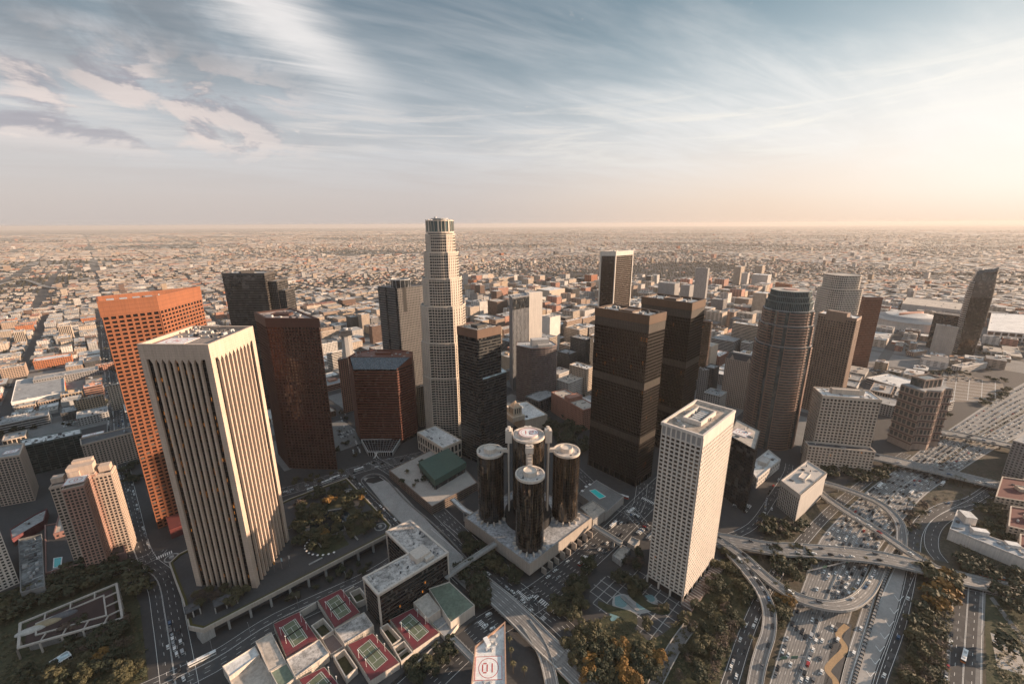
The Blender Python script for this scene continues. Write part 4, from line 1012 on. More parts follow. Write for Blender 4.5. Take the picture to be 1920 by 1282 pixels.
def disc(name, px_, py_, r, z, mat, parent=None, sy=1, kind='structure', A=0, n=28):
    x, y = at(px_, py_, z); d, e = dirv(A), dirv(A+90); t = MB(); t.face([(x+d[0]*r*cos(2*pi*i/n)+e[0]*r*sy*sin(2*pi*i/n), y+d[1]*r*cos(2*pi*i/n)+e[1]*r*sy*sin(2*pi*i/n), z) for i in range(n)])
    o = t.build(name, mat, parent)
    if kind and not parent: o['kind'] = kind
    return o
z = DK+.05
disc('pond', 618, 978, 24, z, M['pave'], td); disc('pond_water', 620, 978, 20, z+.05, plain('dark_pond_water', (.02, .03, .035), .1), td)
disc('planted_bed', 612, 1022, 14, z, M['grass'], td, .75)
for pts in ([(552, 960), (600, 945), (640, 925), (655, 945), (600, 965), (560, 985)], [(650, 935), (700, 985), (660, 1010), (640, 985)], [(580, 1010), (640, 1000), (655, 1020), (600, 1045)]): 
    o = patch('planted_bed', pts, z+.02, M['grass'], kind=None); o.parent = td; o.location = (-td.location[0], -td.location[1], 0)
for (x, y, a, b, A) in ((556, 985, 1.2, 26, 134), (600, 1022, 8, 1.2, 134), (665, 1005, 1.2, 14, 44), (592, 1052, 1.2, 12, 134), (645, 985, 1.0, 16, 30), (630, 955, 16, 1, 15)):
    X_, Y_ = at(x, y, z); m = MB(); m.box(X_, Y_, DK, a, b, .9, A); m.build('seat_wall', M['conc'], td)
for (x, y) in ((652, 922), (713, 987), (262+60, 1045)):
    X_, Y_ = at(x, y, DK); m = MB(); circ(m, X_, Y_, DK, 6, 1.2, 20); m.cyl(X_, Y_, DK, DK+1.2, 2, 12); o = m.build('spiral_stair', M['conc'], td)
for i, (x, y, nm) in enumerate(((360, 1138, 'single'), (422, 1122, 'double'))):
    X_, Y_ = at(x, y, DK+6); tv = thing('vent_house', 'dark roofed vent house with white frame on the terrace corner, %s' % ('left of two' if i == 0 else 'wider, right of two'), 'vent house', (X_, Y_, DK)); w_ = 9 if i == 0 else 15
    m = MB(); m.box(X_, Y_, DK, w_, 8, 5.6, 40); m.build('wall', M['dark'], tv); m = MB(); m.box(X_, Y_, DK+5.6, w_+.8, 8.8, .7, 40); m.build('roof', M['roof_dark'], tv)
    d = dirv(40)
    for j in range(1+i): 
        m = MB(); m.cyl(X_+d[0]*(j*5-2.5*i), Y_+d[1]*(j*5-2.5*i), DK+6.3, DK+7.1, 1.6, 14); m.build('fan', M['unit_dark'], tv)
    for s in (-1, 0, 1): m = MB(); m.box(X_+d[0]*s*w_/2-dirv(130)[0]*4.2, Y_+d[1]*s*w_/2-dirv(130)[1]*4.2, DK, .8, .8, 5.6, 40); m.build('post', M['conc'], tv)
# flags and parasols at the tower foot
for i, (x, y, col, nm) in enumerate(((515, 1072, (.55, .25, .05), 'orange'), (529, 1066, (.35, .5, .55), 'pale blue'), (543, 1061, (.6, .55, .5), 'white'))):
    X_, Y_ = at(x, y, DK); fp = thing('flagpole', 'tall flagpole with a %s flag on the terrace' % nm, 'flagpole', (X_, Y_, DK)); m = MB(); m.tube((X_, Y_, DK), (X_, Y_, DK+12), .14); m.build('pole', M['metal'], fp)
    m = MB(); m.prism([(X_, Y_), (X_+.9, Y_-.4), (X_+1.6, Y_-.2), (X_+1.6, Y_-.1), (X_+.9, Y_-.3), (X_, Y_+.1)], DK+8.2, DK+11.8, True, True); m.build('flag', plain('flag_'+nm.replace(' ', '_'), col, .8), fp)
par = None
for i in range(11):
    a = radians(-200+i*15); x, y = at(612, 1022, DK); X_, Y_ = x+19*cos(a), y+15*sin(a)
    if par is None:
        par = thing('parasol', 'small pale parasol in the curved row beside the round bed', 'parasol', (X_, Y_, DK), 'parasols curving round the bed'); m = MB(); m.tube((X_, Y_, DK), (X_, Y_, DK+2.6), .08); m.build('pole', M['metal'], par)
        m = MB(); m.prism(ngon((X_, Y_), 1.15, 8), DK+2.3, DK+3, False, True, ngon((X_, Y_), .1, 8)); m.build('canopy', M['white'], par); p0 = par
    else:
        c_ = p0.copy(); COL.objects.link(c_); c_.location = (X_, Y_, DK)
        for ch in p0.children: d_ = ch.copy(); COL.objects.link(d_); d_.parent = c_

# ================================================================= MIRRORED CYLINDER HOTEL
hc = (15.7, 377.0); HZ = 17.8
hp = ccw([at(871, 969, HZ), at(993, 1057.5, HZ), at(1110, 970, HZ), (hc[0]+1, hc[1]+62)]); reserve(hp, 12)
ht = thing('hotel', 'hotel of five mirrored glass cylinders on a square pale concrete podium', 'hotel', (*hc, 0))
pc = stone('ribbed_concrete', (.38, .33, .285), .8, .14, .06, .5, course=2.2)
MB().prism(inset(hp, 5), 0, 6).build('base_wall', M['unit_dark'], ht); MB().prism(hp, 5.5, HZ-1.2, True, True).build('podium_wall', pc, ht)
MB().ring(hp, .8, HZ-1.2, HZ).build('podium_parapet', pc, ht); MB().prism(inset(hp, .8), HZ-1.15, HZ-.8).build('podium_roof', roofmat('roof_blue_white', (.50, .51, .53), 1.0), ht)
gc = glass('mirror_black_glass', (.020, .016, .013), .05, (1.2, 1.2, 3.3), 0, tilt=.03, spec=1.0, metal=.0, lit=.0, vary=.4, blind=.0)
gt_ = gc.node_tree; pb_ = gt_.nodes['Principled BSDF']; tc_ = gt_.nodes.new('ShaderNodeTexCoord'); sc_ = gt_.nodes.new('ShaderNodeVectorMath'); sc_.operation = 'MULTIPLY'; sc_.inputs[1].default_value = (.55, .55, .045); gt_.links.new(tc_.outputs['Object'], sc_.inputs[0])
nz_ = gt_.nodes.new('ShaderNodeTexNoise'); nz_.inputs['Scale'].default_value = 1.0; nz_.inputs['Detail'].default_value = 3; gt_.links.new(sc_.outputs[0], nz_.inputs['Vector']); mr_ = gt_.nodes.new('ShaderNodeMapRange'); mr_.inputs[1].default_value = .52; mr_.inputs[2].default_value = .66; gt_.links.new(nz_.outputs[0], mr_.inputs[0]); gt_.links.new(mr_.outputs[0], pb_.inputs['Metallic'])
mx_ = gt_.nodes.new('ShaderNodeMix'); mx_.data_type = 'RGBA'; mx_.inputs[6].default_value = (.012, .010, .009, 1); mx_.inputs[7].default_value = (.30, .22, .15, 1); gt_.links.new(mr_.outputs[0], mx_.inputs[0]); gt_.links.new(mx_.outputs[2], pb_.inputs['Base Color'])  # upright bronze streaks paint reflections of neighbouring buildings into the glass colour
cr = stone('cream_roof_concrete', (.60, .53, .46), .7, .1)
def cylt(cx, cy, r, z1, core, seed, drum=True):
    n = 40; P = ngon((cx, cy), r, n); MB().prism(P, HZ+2.6, z1-1.5).build('cylinder_glazing', gc, ht)
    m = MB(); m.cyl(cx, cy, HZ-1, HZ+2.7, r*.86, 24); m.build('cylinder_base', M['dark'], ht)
    m = MB()
    for k in range(n): x, y = P[k]; m.prism(ngon((x, y), .08, 4), HZ+2.6, z1-1.4, False)
    for j in range(int((z1-HZ-6)/3.3)): m.ring(inset(P, -.04), .1, HZ+5+j*3.3, HZ+5.18+j*3.3)
    o = m.build('mullion', plain('bronze_mullion', (.022, .018, .015), .35), ht); o['kind'] = 'stuff'
    m = MB(); m.ring(inset(P, -.25), 1.3, z1-1.6, z1+.7); m.build('cylinder_parapet', cr, ht); m = MB(); m.cyl(cx, cy, z1-1.5, z1-.2, r-.6, n); m.build('cylinder_roof', roofmat('roof_cream', (.55, .50, .46), .6), ht)
    for k in range(14):
        a = 2*pi*k/14; m = MB(); m.box(cx+(r+1.4)*cos(a), cy+(r+1.4)*sin(a), HZ-.9, 3.2, 1.1, 3.2, degrees(a)); m.build('base_pod', cr, ht)
    if drum: m = MB(); m.cyl(cx, cy, z1-.2, z1+3.2, r*.47, 24); m.ring(ngon((cx, cy), r*.47+.02, 24), .5, z1+3.2, z1+4.2); m.build('roof_drum', cr, ht)
    rn = R_(seed)
    for k in range(9): a = rn.random()*6.28; rr = r*rn.uniform(.6, .85); m = MB(); m.box(cx+rr*cos(a), cy+rr*sin(a), z1-.2, rn.uniform(.6, 2), rn.uniform(.5, 1.2), rn.uniform(.5, 1.3), rn.random()*90); m.build('roof_unit', rn.choice((M['unit'], M['unit_dark'])), ht)
for i, (dx, dy) in enumerate(((0, -38), (-38, 3), (38, 3), (0, 38))):
    cylt(hc[0]+dx, hc[1]+dy, 13.2, 93, True, i)
cylt(hc[0], hc[1], 15.5, 112, True, 9, False); MB().cyl(hc[0], hc[1], HZ, HZ+9, 24, 24).build('atrium_roof', M['dark'], ht)
m = MB(); m.cyl(hc[0], hc[1], 111.8, 114, 9.6, 30); m.build('helipad_drum', cr, ht); helipad(ht, hc[0], hc[1], 114, 9.8, 9.8, 0, '12', 7.6, True)
for (dx, dy) in ((0, -1), (-1, .08), (1, .08), (0, 1)):
    a = degrees(atan2(dy, dx)); e = dirv(a+90)
    for s in (-1, 1):
        cx, cy = hc[0]+dx*19.5+e[0]*s*2.3, hc[1]+dy*19.5+e[1]*s*2.3
        m = MB(); m.box(cx, cy, HZ, 1.5, 1.7, 92, a); m.build('lift_shaft', cr, ht); m = MB(); m.box(hc[0]+dx*20.4+e[0]*s*.9, hc[1]+dy*20.4+e[1]*s*.9, HZ, 1.2, 1.0, 88, a); m.build('lift_glazing', gc, ht)
    m = MB(); m.box(hc[0]+dx*19.2, hc[1]+dy*19.2, 104, 6.5, 7.4, 13 if dx else 6, a); lh = m.build('lift_head', cr, ht)
    m = MB(); m.cyl(hc[0]+dx*19.2+e[0]*2.2, hc[1]+dy*19.2+e[1]*2.2, 110, 119 if dx else 111.4, 1.6, 12); m.cyl(hc[0]+dx*19.2-e[0]*2.2, hc[1]+dy*19.2-e[1]*2.2, 110, 119 if dx else 111.4, 1.6, 12); m.build('lift_turret', cr, lh)
    m = MB(); m.box(hc[0]+dx*27, hc[1]+dy*27, 92.5, 14, 3.4, 3.6, a); rbg = m.build('roof_bridge', cr, ht)
    if dy < 0:
        for j in range(4): m = MB(); m.box(hc[0]+dx*(22.5+j*3.0), hc[1]+dy*(22.5+j*3.0), 96.1, 1.0, 4.0, 7-j*1.6, a); m.build('bridge_rib', cr, rbg)
# street columns under the right side of the podium
a, b = at(993, 1057.5, HZ), at(1110, 970, HZ)
for i in range(9):
    f = .18+i*.095; m = MB(); m.box(a[0]+(b[0]-a[0])*f+1.5, a[1]+(b[1]-a[1])*f-3.2, 0, 5.5, 1.0, 6.5+2*(i % 2), -46); m.build('podium_fin', pc, ht)
# pool deck and annex beyond the right corner
P, z = gbox(1122, 1000, 985, 1088, 1168); Pd = ccw([at(1085, 925, 10), at(1118, 900, 10), at(1170, 930, 10), at(1135, 962, 10)])
pd = thing('pool_deck', 'roof deck with a turquoise swimming pool, right of the cylinders', 'pool deck', (*cen(Pd), 0)); reserve(Pd); MB().prism(Pd, 0, 9.5).build('wall', M['conc'], pd); MB().prism(inset(Pd, .5), 9.5, 9.7).build('deck', M['pave'], pd); MB().ring(Pd, .5, 9.5, 10.6).build('parapet', M['conc'], pd)
Pw = [at(*p, 10) for p in ((1106, 919), (1116, 917), (1135, 930), (1124, 934))]; MB().prism(ccw(Pw), 9.7, 9.85).build('pool_water', plain('turquoise_water', (.05, .62, .58), .1), pd); MB().ring(inset(ccw(Pw), -.6), .6, 9.7, 9.95).build('pool_rim', M['white'], pd)
for p in ((1092, 920), (1099, 912), (1106, 908)): x, y = at(*p, 12); m = MB(); m.box(x, y, 12, 3, 3, .4, 44); m.build('awning', M['white'], pd)
Pa = ccw([at(1088, 950, 12), at(1112, 937, 12), at(1138, 955, 12), at(1112, 975, 12)]); building('annex', 'low block with flat tan roof between the cylinders and the pool deck', 'building', Pa, 12, M['conc'], 'blank', rm=M['roof_tan'], cl=2, seed=3)

# ================================================================= GREEN ROOFED BLOCK
Pz = ccw([at(730, 882, 10), at(810, 950, 10), at(895, 905, 10), at(832, 832, 10)]); reserve(Pz)
gz = thing('garage_plaza', 'brown louvred garage with a pale paved roof plaza, left of the cylinders', 'garage', (*cen(Pz), 0))
MB().prism(inset(Pz, .4), 0, 9.6).build('core_wall', M['dark'], gz); facade(gz, Pz, 0, 10.6, 7, 2.4, .5, 1.3, .4, stone('brown_concrete', (.22, .17, .14), .8)); MB().prism(inset(Pz, .3), 9.6, 9.9).build('plaza', stone('plaza_paving', (.36, .33, .30), .8, .15, .1, .9), gz); MB().ring(Pz, .5, 9.6, 11).build('parapet', stone('brown_concrete', (.22, .17, .14), .8), gz)
gr = ccw([at(785, 866, 24), at(815, 900, 24), at(874, 866, 24), at(840, 840, 24)])
gb = thing('green_roofed_hall', 'dark green roofed square hall on the garage plaza', 'hall', (*cen(gr), 9.9)); grn = stone('green_roof_metal', (.055, .105, .085), .6, .15)
MB().prism(inset(gr, 1.2), 9.9, 16).build('glazing', M['gl'], gb); MB().prism(gr, 16, 24, True, True).build('roof', grn, gb); 
for i in range(9):
    p = gr[0]; q = gr[1]; f = (i+.5)/9; m = MB(); m.box(p[0]+(q[0]-p[0])*f, p[1]+(q[1]-p[1])*f+.4, 9.9, .5, .5, 6.1, 44); m.build('column', grn, gb)
m = MB(); d = dirv(44)
for i in range(10): f = i/10; m.seg((gr[0][0]+(gr[3][0]-gr[0][0])*f, gr[0][1]+(gr[3][1]-gr[0][1])*f), (gr[1][0]+(gr[2][0]-gr[1][0])*f, gr[1][1]+(gr[2][1]-gr[1][1])*f), .06, .06, 24.0, 24.12)
m.build('roof_seam', grn, gb, kind='stuff')
# ================================================================= L SHAPED BLOCK AND TENNIS TERRACES
zl_ = zof((715, 1182), (709, 1112)); LP = ccw([at(x, y, zl_) for x, y in ((725, 995), (769, 974), (839, 1034), (709, 1112), (682, 1081), (767, 1036))]); reserve(LP)
lt = thing('office_block', 'L shaped office block with black ribbon windows and a stained white flat roof', 'office block', (*cen(LP), 0)); wl = stone('pale_precast', (.55, .49, .43), .7, .1)
gl_ = glass('ribbon_glass', (.007, .007, .008), .1, (2, 2, 3.6), lit=.01)
MB().prism(LP, 0, zl_-4).build('glazing', gl_, lt)
for k in range(6):
    if facing(LP[k], LP[(k+1) % 6]):
        for j in range(int((zl_-4)/3.7)): m = MB(); m.seg(LP[k], LP[(k+1) % 6], .3, .1, 2.5+j*3.7, 3.6+j*3.7, .1, .1); m.build('spandrel_band', stone('dark_spandrel', (.05, .045, .043), .6), lt)
    m = MB(); m.box(LP[k][0], LP[k][1], 0, 1.3, 1.3, zl_-2.5, 44); m.build('corner_column', wl, lt)
MB().ring(inset(LP, -.9), 1.8, zl_-2.6, zl_-.2).build('fascia', wl, lt)
m = MB()
for k in range(6):
    p, q = LP[k], LP[(k+1) % 6]; L = hypot(q[0]-p[0], q[1]-p[1]); dx, dy = (q[0]-p[0])/L, (q[1]-p[1])/L
    for i in range(int(L/1.2)): m.seg((p[0]+dx*i*1.2, p[1]+dy*i*1.2), (p[0]+dx*(i*1.2+.5), p[1]+dy*(i*1.2+.5)), 1.15, 0, zl_-1.9, zl_-.5)
m.build('fascia_fin', wl, lt, kind='stuff')
MB().prism(inset(LP, .7), zl_-1.2, zl_-.8).build('roof', roofmat('roof_stained_white', (.62, .59, .56), 1.2), lt)
rn = R_(3)
for k in range(46):
    x, y = at(rn.uniform(685, 838), rn.uniform(976, 1110), zl_); 
    if inpoly((x, y), inset(LP, 2)): m = MB(); m.box(x, y, zl_-.8, rn.uniform(.5, 3.2), rn.uniform(.5, 1.6), rn.uniform(.4, 1.6), rn.choice((44, 134, 80))); m.build('roof_unit', rn.choice((M['unit_dark'], M['unit_dark'], M['unit'])), lt)
x, y = at(787, 1034, zl_+4); m = MB(); m.box(x, y, zl_-.8, 14, 12, 5, 44); m.build('penthouse', wl, lt); x, y = at(802, 1040, zl_+2); m = MB(); m.box(x, y, zl_-.8, 8, 8, 3, 44); m.build('penthouse', wl, lt)
TZ = 9.0
def slab(name, pts, z, mat, parent, h, wall=None, par=.9, pw=.4):
    P = ccw([at(x, y, z) for x, y in pts]); MB().prism(P, z-h, z-.05, True, True).build(name+'_wall', wall or wl, parent)
    MB().prism(inset(P, pw), z-.05, z+.03).build(name, mat, parent)
    if par: MB().ring(P, pw, z, z+par).build('parapet', wall or wl, parent)
    return P
tt = thing('terrace_complex', 'sunken terraces and white flat roofs between the rooftop tennis courts', 'terrace', (*at(640, 1200), 0))
MB().prism(ccw([at(x, y, 2) for x, y in ((478, 1215), (690, 1108), (720, 1175), (860, 1105), (893, 1160), (770, 1250), (700, 1310), (560, 1340), (500, 1290))]), 0, 3).build('base', M['pave_d'], tt); reserve(ccw([at(x, y, 0) for x, y in ((478, 1215), (690, 1108), (720, 1175), (860, 1105), (893, 1160), (770, 1250), (700, 1310), (560, 1340))]))
for i, pts in enumerate((((537, 1237), (599, 1199), (617, 1225), (554, 1271)), ((627, 1180), (683, 1148), (701, 1173), (646, 1208)))): slab('flat_roof', pts, TZ+1, roofmat('roof_stained_white', (.62, .59, .56), 1.2), tt, 8)
slab('flat_roof', ((479, 1203), (509, 1186), (537, 1242), (505, 1260)), TZ, M['roof_tan'], tt, 8); slab('green_flat_roof', ((507, 1260), (538, 1243), (554, 1271), (525, 1294)), TZ, roofmat('roof_green', (.16, .20, .15)), tt, 8)
slab('green_flat_roof', ((804, 1104), (843, 1091), (890, 1135), (845, 1168)), TZ+3, roofmat('roof_green', (.16, .20, .15)), tt, 12); slab('flat_roof', ((775, 1130), (802, 1112), (826, 1143), (802, 1160)), TZ+4, M['roof_tan'], tt, 12)
slab('flat_roof', ((806, 1165), (828, 1152), (860, 1170), (838, 1200)), TZ-3, M['roof_grey'], tt, 6); slab('flat_roof', ((604, 1200), (625, 1188), (645, 1212), (620, 1228)), TZ-3, stone('brown_paving', (.16, .12, .11), .8), tt, 6)
slab('flat_roof', ((417, 1250), (478, 1212), (487, 1228), (430, 1270)), 8, M['roof_white'], tt, 8); slab('flat_roof', ((430, 1272), (487, 1230), (520, 1290), (450, 1330)), 5, M['roof_tan'], tt, 5)
for pts in (((583, 1172), (606, 1157), (626, 1180), (603, 1196)), ((712, 1175), (727, 1167), (753, 1196), (735, 1209)), ((624, 1228), (646, 1215), (670, 1250), (648, 1270)), ((736, 1212), (758, 1200), (775, 1222), (752, 1240)), ((655, 1110), (675, 1100), (690, 1120), (668, 1130))):
    P = ccw([at(x, y, TZ) for x, y in pts]); MB().ring(P, .7, 3, TZ).build('court_wall', wl, tt); MB().prism(inset(P, .7), 3, 3.3).build('court_floor', M['grass'], tt)
m = MB()
for (x, y, L, A) in ((560, 1148, 46, 44), (655, 1160, 30, 134), (700, 1195, 40, 134), (645, 1110, 30, 44), (750, 1225, 40, 44), (820, 1180, 36, 44), (600, 1215, 24, 134), (800, 1225, 40, 50)):
    X_, Y_ = at(x, y, 6); m = MB(); m.box(X_, Y_, 0, L*.6, .8, 6.5, A); m.build('retaining_wall', wl, tt)
cred = stone('tennis_red', (.155, .028, .036), .8, .14, .1, .8, streak=False); cgrn = stone('tennis_green', (.115, .135, .085), .8, .12, .1, .8, streak=False)
def tennis(pts, label):
    P = ccw([at(x, y, TZ) for x, y in pts]); c = cen(P); o = thing('tennis_court', label, 'tennis court', (c[0], c[1], TZ-5), 'rooftop tennis courts')
    MB().prism(P, TZ-6, TZ, True, True).build('base_wall', wl, o); MB().prism(inset(P, .3), TZ, TZ+.03).build('surround', cred, o)
    e1 = max(((P[(k+1) % 4][0]-P[k][0], P[(k+1) % 4][1]-P[k][1]) for k in range(2)), key=lambda e: hypot(*e)); A = degrees(atan2(e1[1], e1[0]))
    ps = MB().box(c[0], c[1], TZ+.03, 24, 11, .04, A).build('playing_surface', cgrn, o)
    t = MB(); d, e = dirv(A), dirv(A+90); Z_ = TZ+.08
    def ln(x0, y0, a, b): t.box(c[0]+d[0]*x0+e[0]*y0, c[1]+d[1]*x0+e[1]*y0, Z_, a, b, .02, A)
    for s in (-1, 1): ln(0, s*5.2, 23.8, .22); ln(0, s*4.0, 23.8, .2); ln(s*11.8, 0, .22, 10.6); ln(s*6.4, 0, .2, 8.2)
    ln(0, 0, 12.8, .2); t.build('court_line', M['line'], ps)
    t = MB(); t.box(c[0], c[1], TZ+.05, .12, 13, 1.0, A); t.build('net', plain('net_black', (.02, .02, .02)), o)
    n = 4; t = MB()
    for k in range(4):
        p, q = P[k], P[(k+1) % 4]; L = hypot(q[0]-p[0], q[1]-p[1])
        for i in range(int(L/3)): f = i*3/L; t.prism(ngon((p[0]+(q[0]-p[0])*f, p[1]+(q[1]-p[1])*f), .07, 4), TZ, TZ+3.4)
        for zz in (3.3, 1.7, .1): t.seg(p, q, .05, .05, TZ+zz, TZ+zz+.09)
    t.build('fence', plain('fence_green', (.03, .06, .05), .6), o, kind='stuff')
    for s in (-1, 1):
        for u_ in (-5, 5): m = MB(); X_, Y_ = c[0]+d[0]*u_+e[0]*s*7.6, c[1]+d[1]*u_+e[1]*s*7.6; m.tube((X_, Y_, TZ), (X_, Y_, TZ+7), .12); m.box(X_, Y_, TZ+7, 1.0, .6, .35, A); m.build('floodlight', M['white'], o)
tennis(((512, 1169), (561, 1146), (597, 1198), (537, 1233)), 'red and green rooftop tennis court, the leftmost complete one'); tennis(((595, 1125), (640, 1103), (675, 1147), (627, 1177)), 'red and green rooftop tennis court, topmost, below the ivory tower')
tennis(((651, 1208), (699, 1186), (749, 1241), (694, 1276)), 'red and green rooftop tennis court, lowest complete one'); tennis(((731, 1161), (775, 1139), (824, 1185), (775, 1219)), 'red and green rooftop tennis court at the foot of the L shaped block'); tennis(((559, 1273), (608, 1249), (655, 1305), (600, 1340)), 'red and green rooftop tennis court cut by the bottom edge')
# ================================================================= WEDGE WITH HELIPAD
wz = 40; WP = ccw([at(x, y, wz) for x, y in ((947, 1166), (891, 1212), (878, 1340), (950, 1340))]); wt = thing('wedge_building', 'pointed wedge shaped building with a white and red helipad numbered ten', 'building', (*cen(WP), 0)); reserve(WP)
MB().prism(WP, 0, wz-1).build('wall', M['conc'], wt); MB().prism(inset(WP, .6), wz-1, wz-.9).build('roof', M['roof_white'], wt); MB().ring(inset(WP, -.2), .8, wz-1.2, wz+.6).build('parapet', stone('terracotta_trim', (.42, .26, .18), .7), wt)
x, y = at(916, 1250, wz); helipad(wt, x, y, wz-.9, 17.5, 15.5, 2, '01', 6.4)
for (a, b) in ((921, 1200), (929, 1205), (912, 1216), (922, 1216), (930, 1190), (908, 1278), (920, 1279)): x, y = at(a, b, wz); m = MB(); m.box(x, y, wz-.9, 1.6, 2.0, 1.4, 44); m.cyl(x, y, wz+.5, wz+.7, .5, 8); m.build('cooling_unit', M['unit'], wt)
x, y = at(913, 1203, wz); m = MB(); m.box(x, y, wz-.9, 3, 6, 2.2, 30); m.build('roof_hut', M['white'], wt)

# ================================================================= WHITE TOWER PLAZA
UP = [(1205, 1062), (1240, 1088), (1275, 1125), (1290, 1150), (1240, 1190), (1215, 1200), (1170, 1160), (1120, 1145), (1104, 1120), (1108, 1098), (1130, 1082), (1160, 1072)]
patch('plaza', UP, .12, M['pave_d']); t = MB(); U = [at(*p) for p in UP]
for A in (44, 134):
    d, e = dirv(A), dirv(A+90)
    for k in range(-7, 8):
        o_ = k*8.4; x0, y0 = at(1200, 1120); seg_ = []
        for s in range(-80, 81, 1):
            p_ = (x0+e[0]*o_+d[0]*s, y0+e[1]*o_+d[1]*s)
            if inpoly(p_, U): seg_.append(s)
        if len(seg_) > 4: a, b = min(seg_), max(seg_); t.box(x0+e[0]*o_+d[0]*(a+b)/2, y0+e[1]*o_+d[1]*(a+b)/2, .125+(.006 if A == 44 else 0), b-a, .7, .02, A)
o = t.build('paving_strip', M['conc']); o['kind'] = 'structure'
def blob(name, pts, z, mat, label=None, h=.0, cat=None, n=5):
    P = smooth([at(*p) for p in pts]+[at(*pts[0])], n)[:-1]; P = ccw(P); t = MB(); t.prism(P, z-.02, z+h) ; o = t.build(name, mat)
    if label: tag(o, label, cat)
    else: o['kind'] = 'structure'
    return P
aqua = plain('pale_pool_water', (.16, .27, .28), .15)
blob('pond_rim', [(1150, 1118), (1170, 1113), (1200, 1128), (1228, 1118), (1232, 1140), (1205, 1150), (1180, 1148), (1150, 1138)], .2, M['conc']); blob('pond_water', [(1153, 1119), (1168, 1116), (1178, 1126), (1170, 1138), (1154, 1134)], .30, aqua); blob('pond_water', [(1192, 1130), (1206, 1124), (1220, 1132), (1210, 1142), (1196, 1141)], .30, aqua); blob('pond_water', [(1208, 1116), (1222, 1115), (1228, 1124), (1220, 1128)], .30, aqua); blob('pond_water', [(1143, 1145), (1160, 1147), (1162, 1156), (1146, 1164)], .30, aqua)
blob('planted_bed', [(1122, 1126), (1150, 1136), (1190, 1150), (1194, 1172), (1180, 1176), (1165, 1158), (1140, 1148), (1122, 1136)], .34, M['grass']); blob('planted_bed', [(1176, 1100), (1196, 1102), (1215, 1128), (1250, 1138), (1256, 1148), (1240, 1152), (1212, 1142), (1180, 1118)], .34, M['grass'])
bwt = thing('footbridge', 'short curved stone footbridge crossing the pale pools of the plaza', 'footbridge', (*at(1185, 1132), 0)); ribbon(smooth([(*at(1165, 1118), .9), (*at(1180, 1132), 1.2), (*at(1196, 1144), .9)], 4), -1.6, 1.6, 0, .5).build('deck', M['conc_d'], bwt)
# pergola strip on the right foot of the white tower
pg = thing('pergola', 'long brown slatted pergola along the right foot of the white gridded tower', 'pergola', (*at(1320, 1100), 0)); a, b = at(1286, 1143), at(1352, 1058)
d = dirv(degrees(atan2(b[1]-a[1], b[0]-a[0]))); L = hypot(b[0]-a[0], b[1]-a[1])
for i in range(24): x, y = a[0]+d[0]*L*i/23, a[1]+d[1]*L*i/23; m = MB(); m.box(x, y, 3, .6, 9, .5, degrees(atan2(d[1], d[0]))); m.build('slat', M['conc'], pg)
m = MB(); m.box((a[0]+b[0])/2, (a[1]+b[1])/2, 0, L, 8.6, 2.6, degrees(atan2(d[1], d[0]))); m.build('base', stone('brown_paving', (.16, .12, .11), .8), pg)
# entrance pavilions beside it
P = ccw([at(1148, 1040, 6), at(1166, 1020, 6), at(1182, 1028, 6), at(1165, 1052, 6)]); building('pavilion', 'small square pavilion with a tan roof at the end of the footbridge', 'pavilion', P, 6, M['conc'], 'blank', rm=M['roof_tan'], cl=0)
P = ccw([at(1176, 1016, 5), at(1184, 1005, 5), at(1200, 1012, 5), at(1190, 1024, 5)]); building('pavilion', 'small grey roofed pavilion nearer the white tower', 'pavilion', P, 5, M['conc'], 'blank', rm=M['roof_grey'], cl=0)
# ramp into the ground, lower right of plaza
rp = thing('car_ramp', 'open walled car ramp running to the bottom right of the plaza', 'ramp', (*at(1270, 1230), 0)); Cc = smooth([(*at(1297, 1170), .3), (*at(1262, 1220), .3), (*at(1225, 1290), .3)], 5)
ribbon(Cc, -4, 4, 0, .2).build('ramp_surface', M['pave'], rp)
for s in (-4.4, 4.0): ribbon(Cc, s, s+.5, 1.8, 1.8).build('wall', M['conc'], rp)
# ================================================================= LEFT FOREGROUND
FP = ccw([at(31, 1215, 10), at(35, 1167, 10), at(220, 1091, 10), at(235, 1161, 10)]); fb = thing('civic_building', 'low open framed white concrete building with two oval skylights on a dark roof', 'building', (*cen(FP), 0)); reserve(FP)
FP = ccw([at(31, 1215, 10), at(35, 1167, 10), at(220, 1091, 10), at(232, 1158, 10)])
wf = stone('frame_white', (.42, .38, .34), .8, .2); MB().prism(inset(FP, 5), 0, 8.4).build('inner_wall', M['conc_d'], fb); MB().prism(inset(FP, 4), 8.4, 8.8).build('roof', stone('dark_red_roof', (.045, .025, .023), .9), fb)
MB().ring(FP, 1.6, 8.8, 10).build('rim_beam', wf, fb); MB().ring(inset(FP, 9), 1.0, 8.82, 9.8).build('inner_beam', wf, fb)
for k in range(4):
    p, q = FP[k], FP[(k+1) % 4]; L = hypot(q[0]-p[0], q[1]-p[1]); nn = max(2, round(L/13)); I = inset(FP, 9.5); 
    for i in range(nn+1):
        f = i/nn; x, y = p[0]+(q[0]-p[0])*f, p[1]+(q[1]-p[1])*f; m = MB(); m.box(x, y, 0, 1.1, 1.1, 8.8, 40); m.build('column', wf, fb)
        if 0 < i < nn: a_ = (q[0]-p[0])/L, (q[1]-p[1])/L; m = MB(); m.seg((x, y), (x-a_[1]*9, y+a_[0]*9), .4, .4, 8.84, 9.9); m.build('roof_beam', wf, fb)
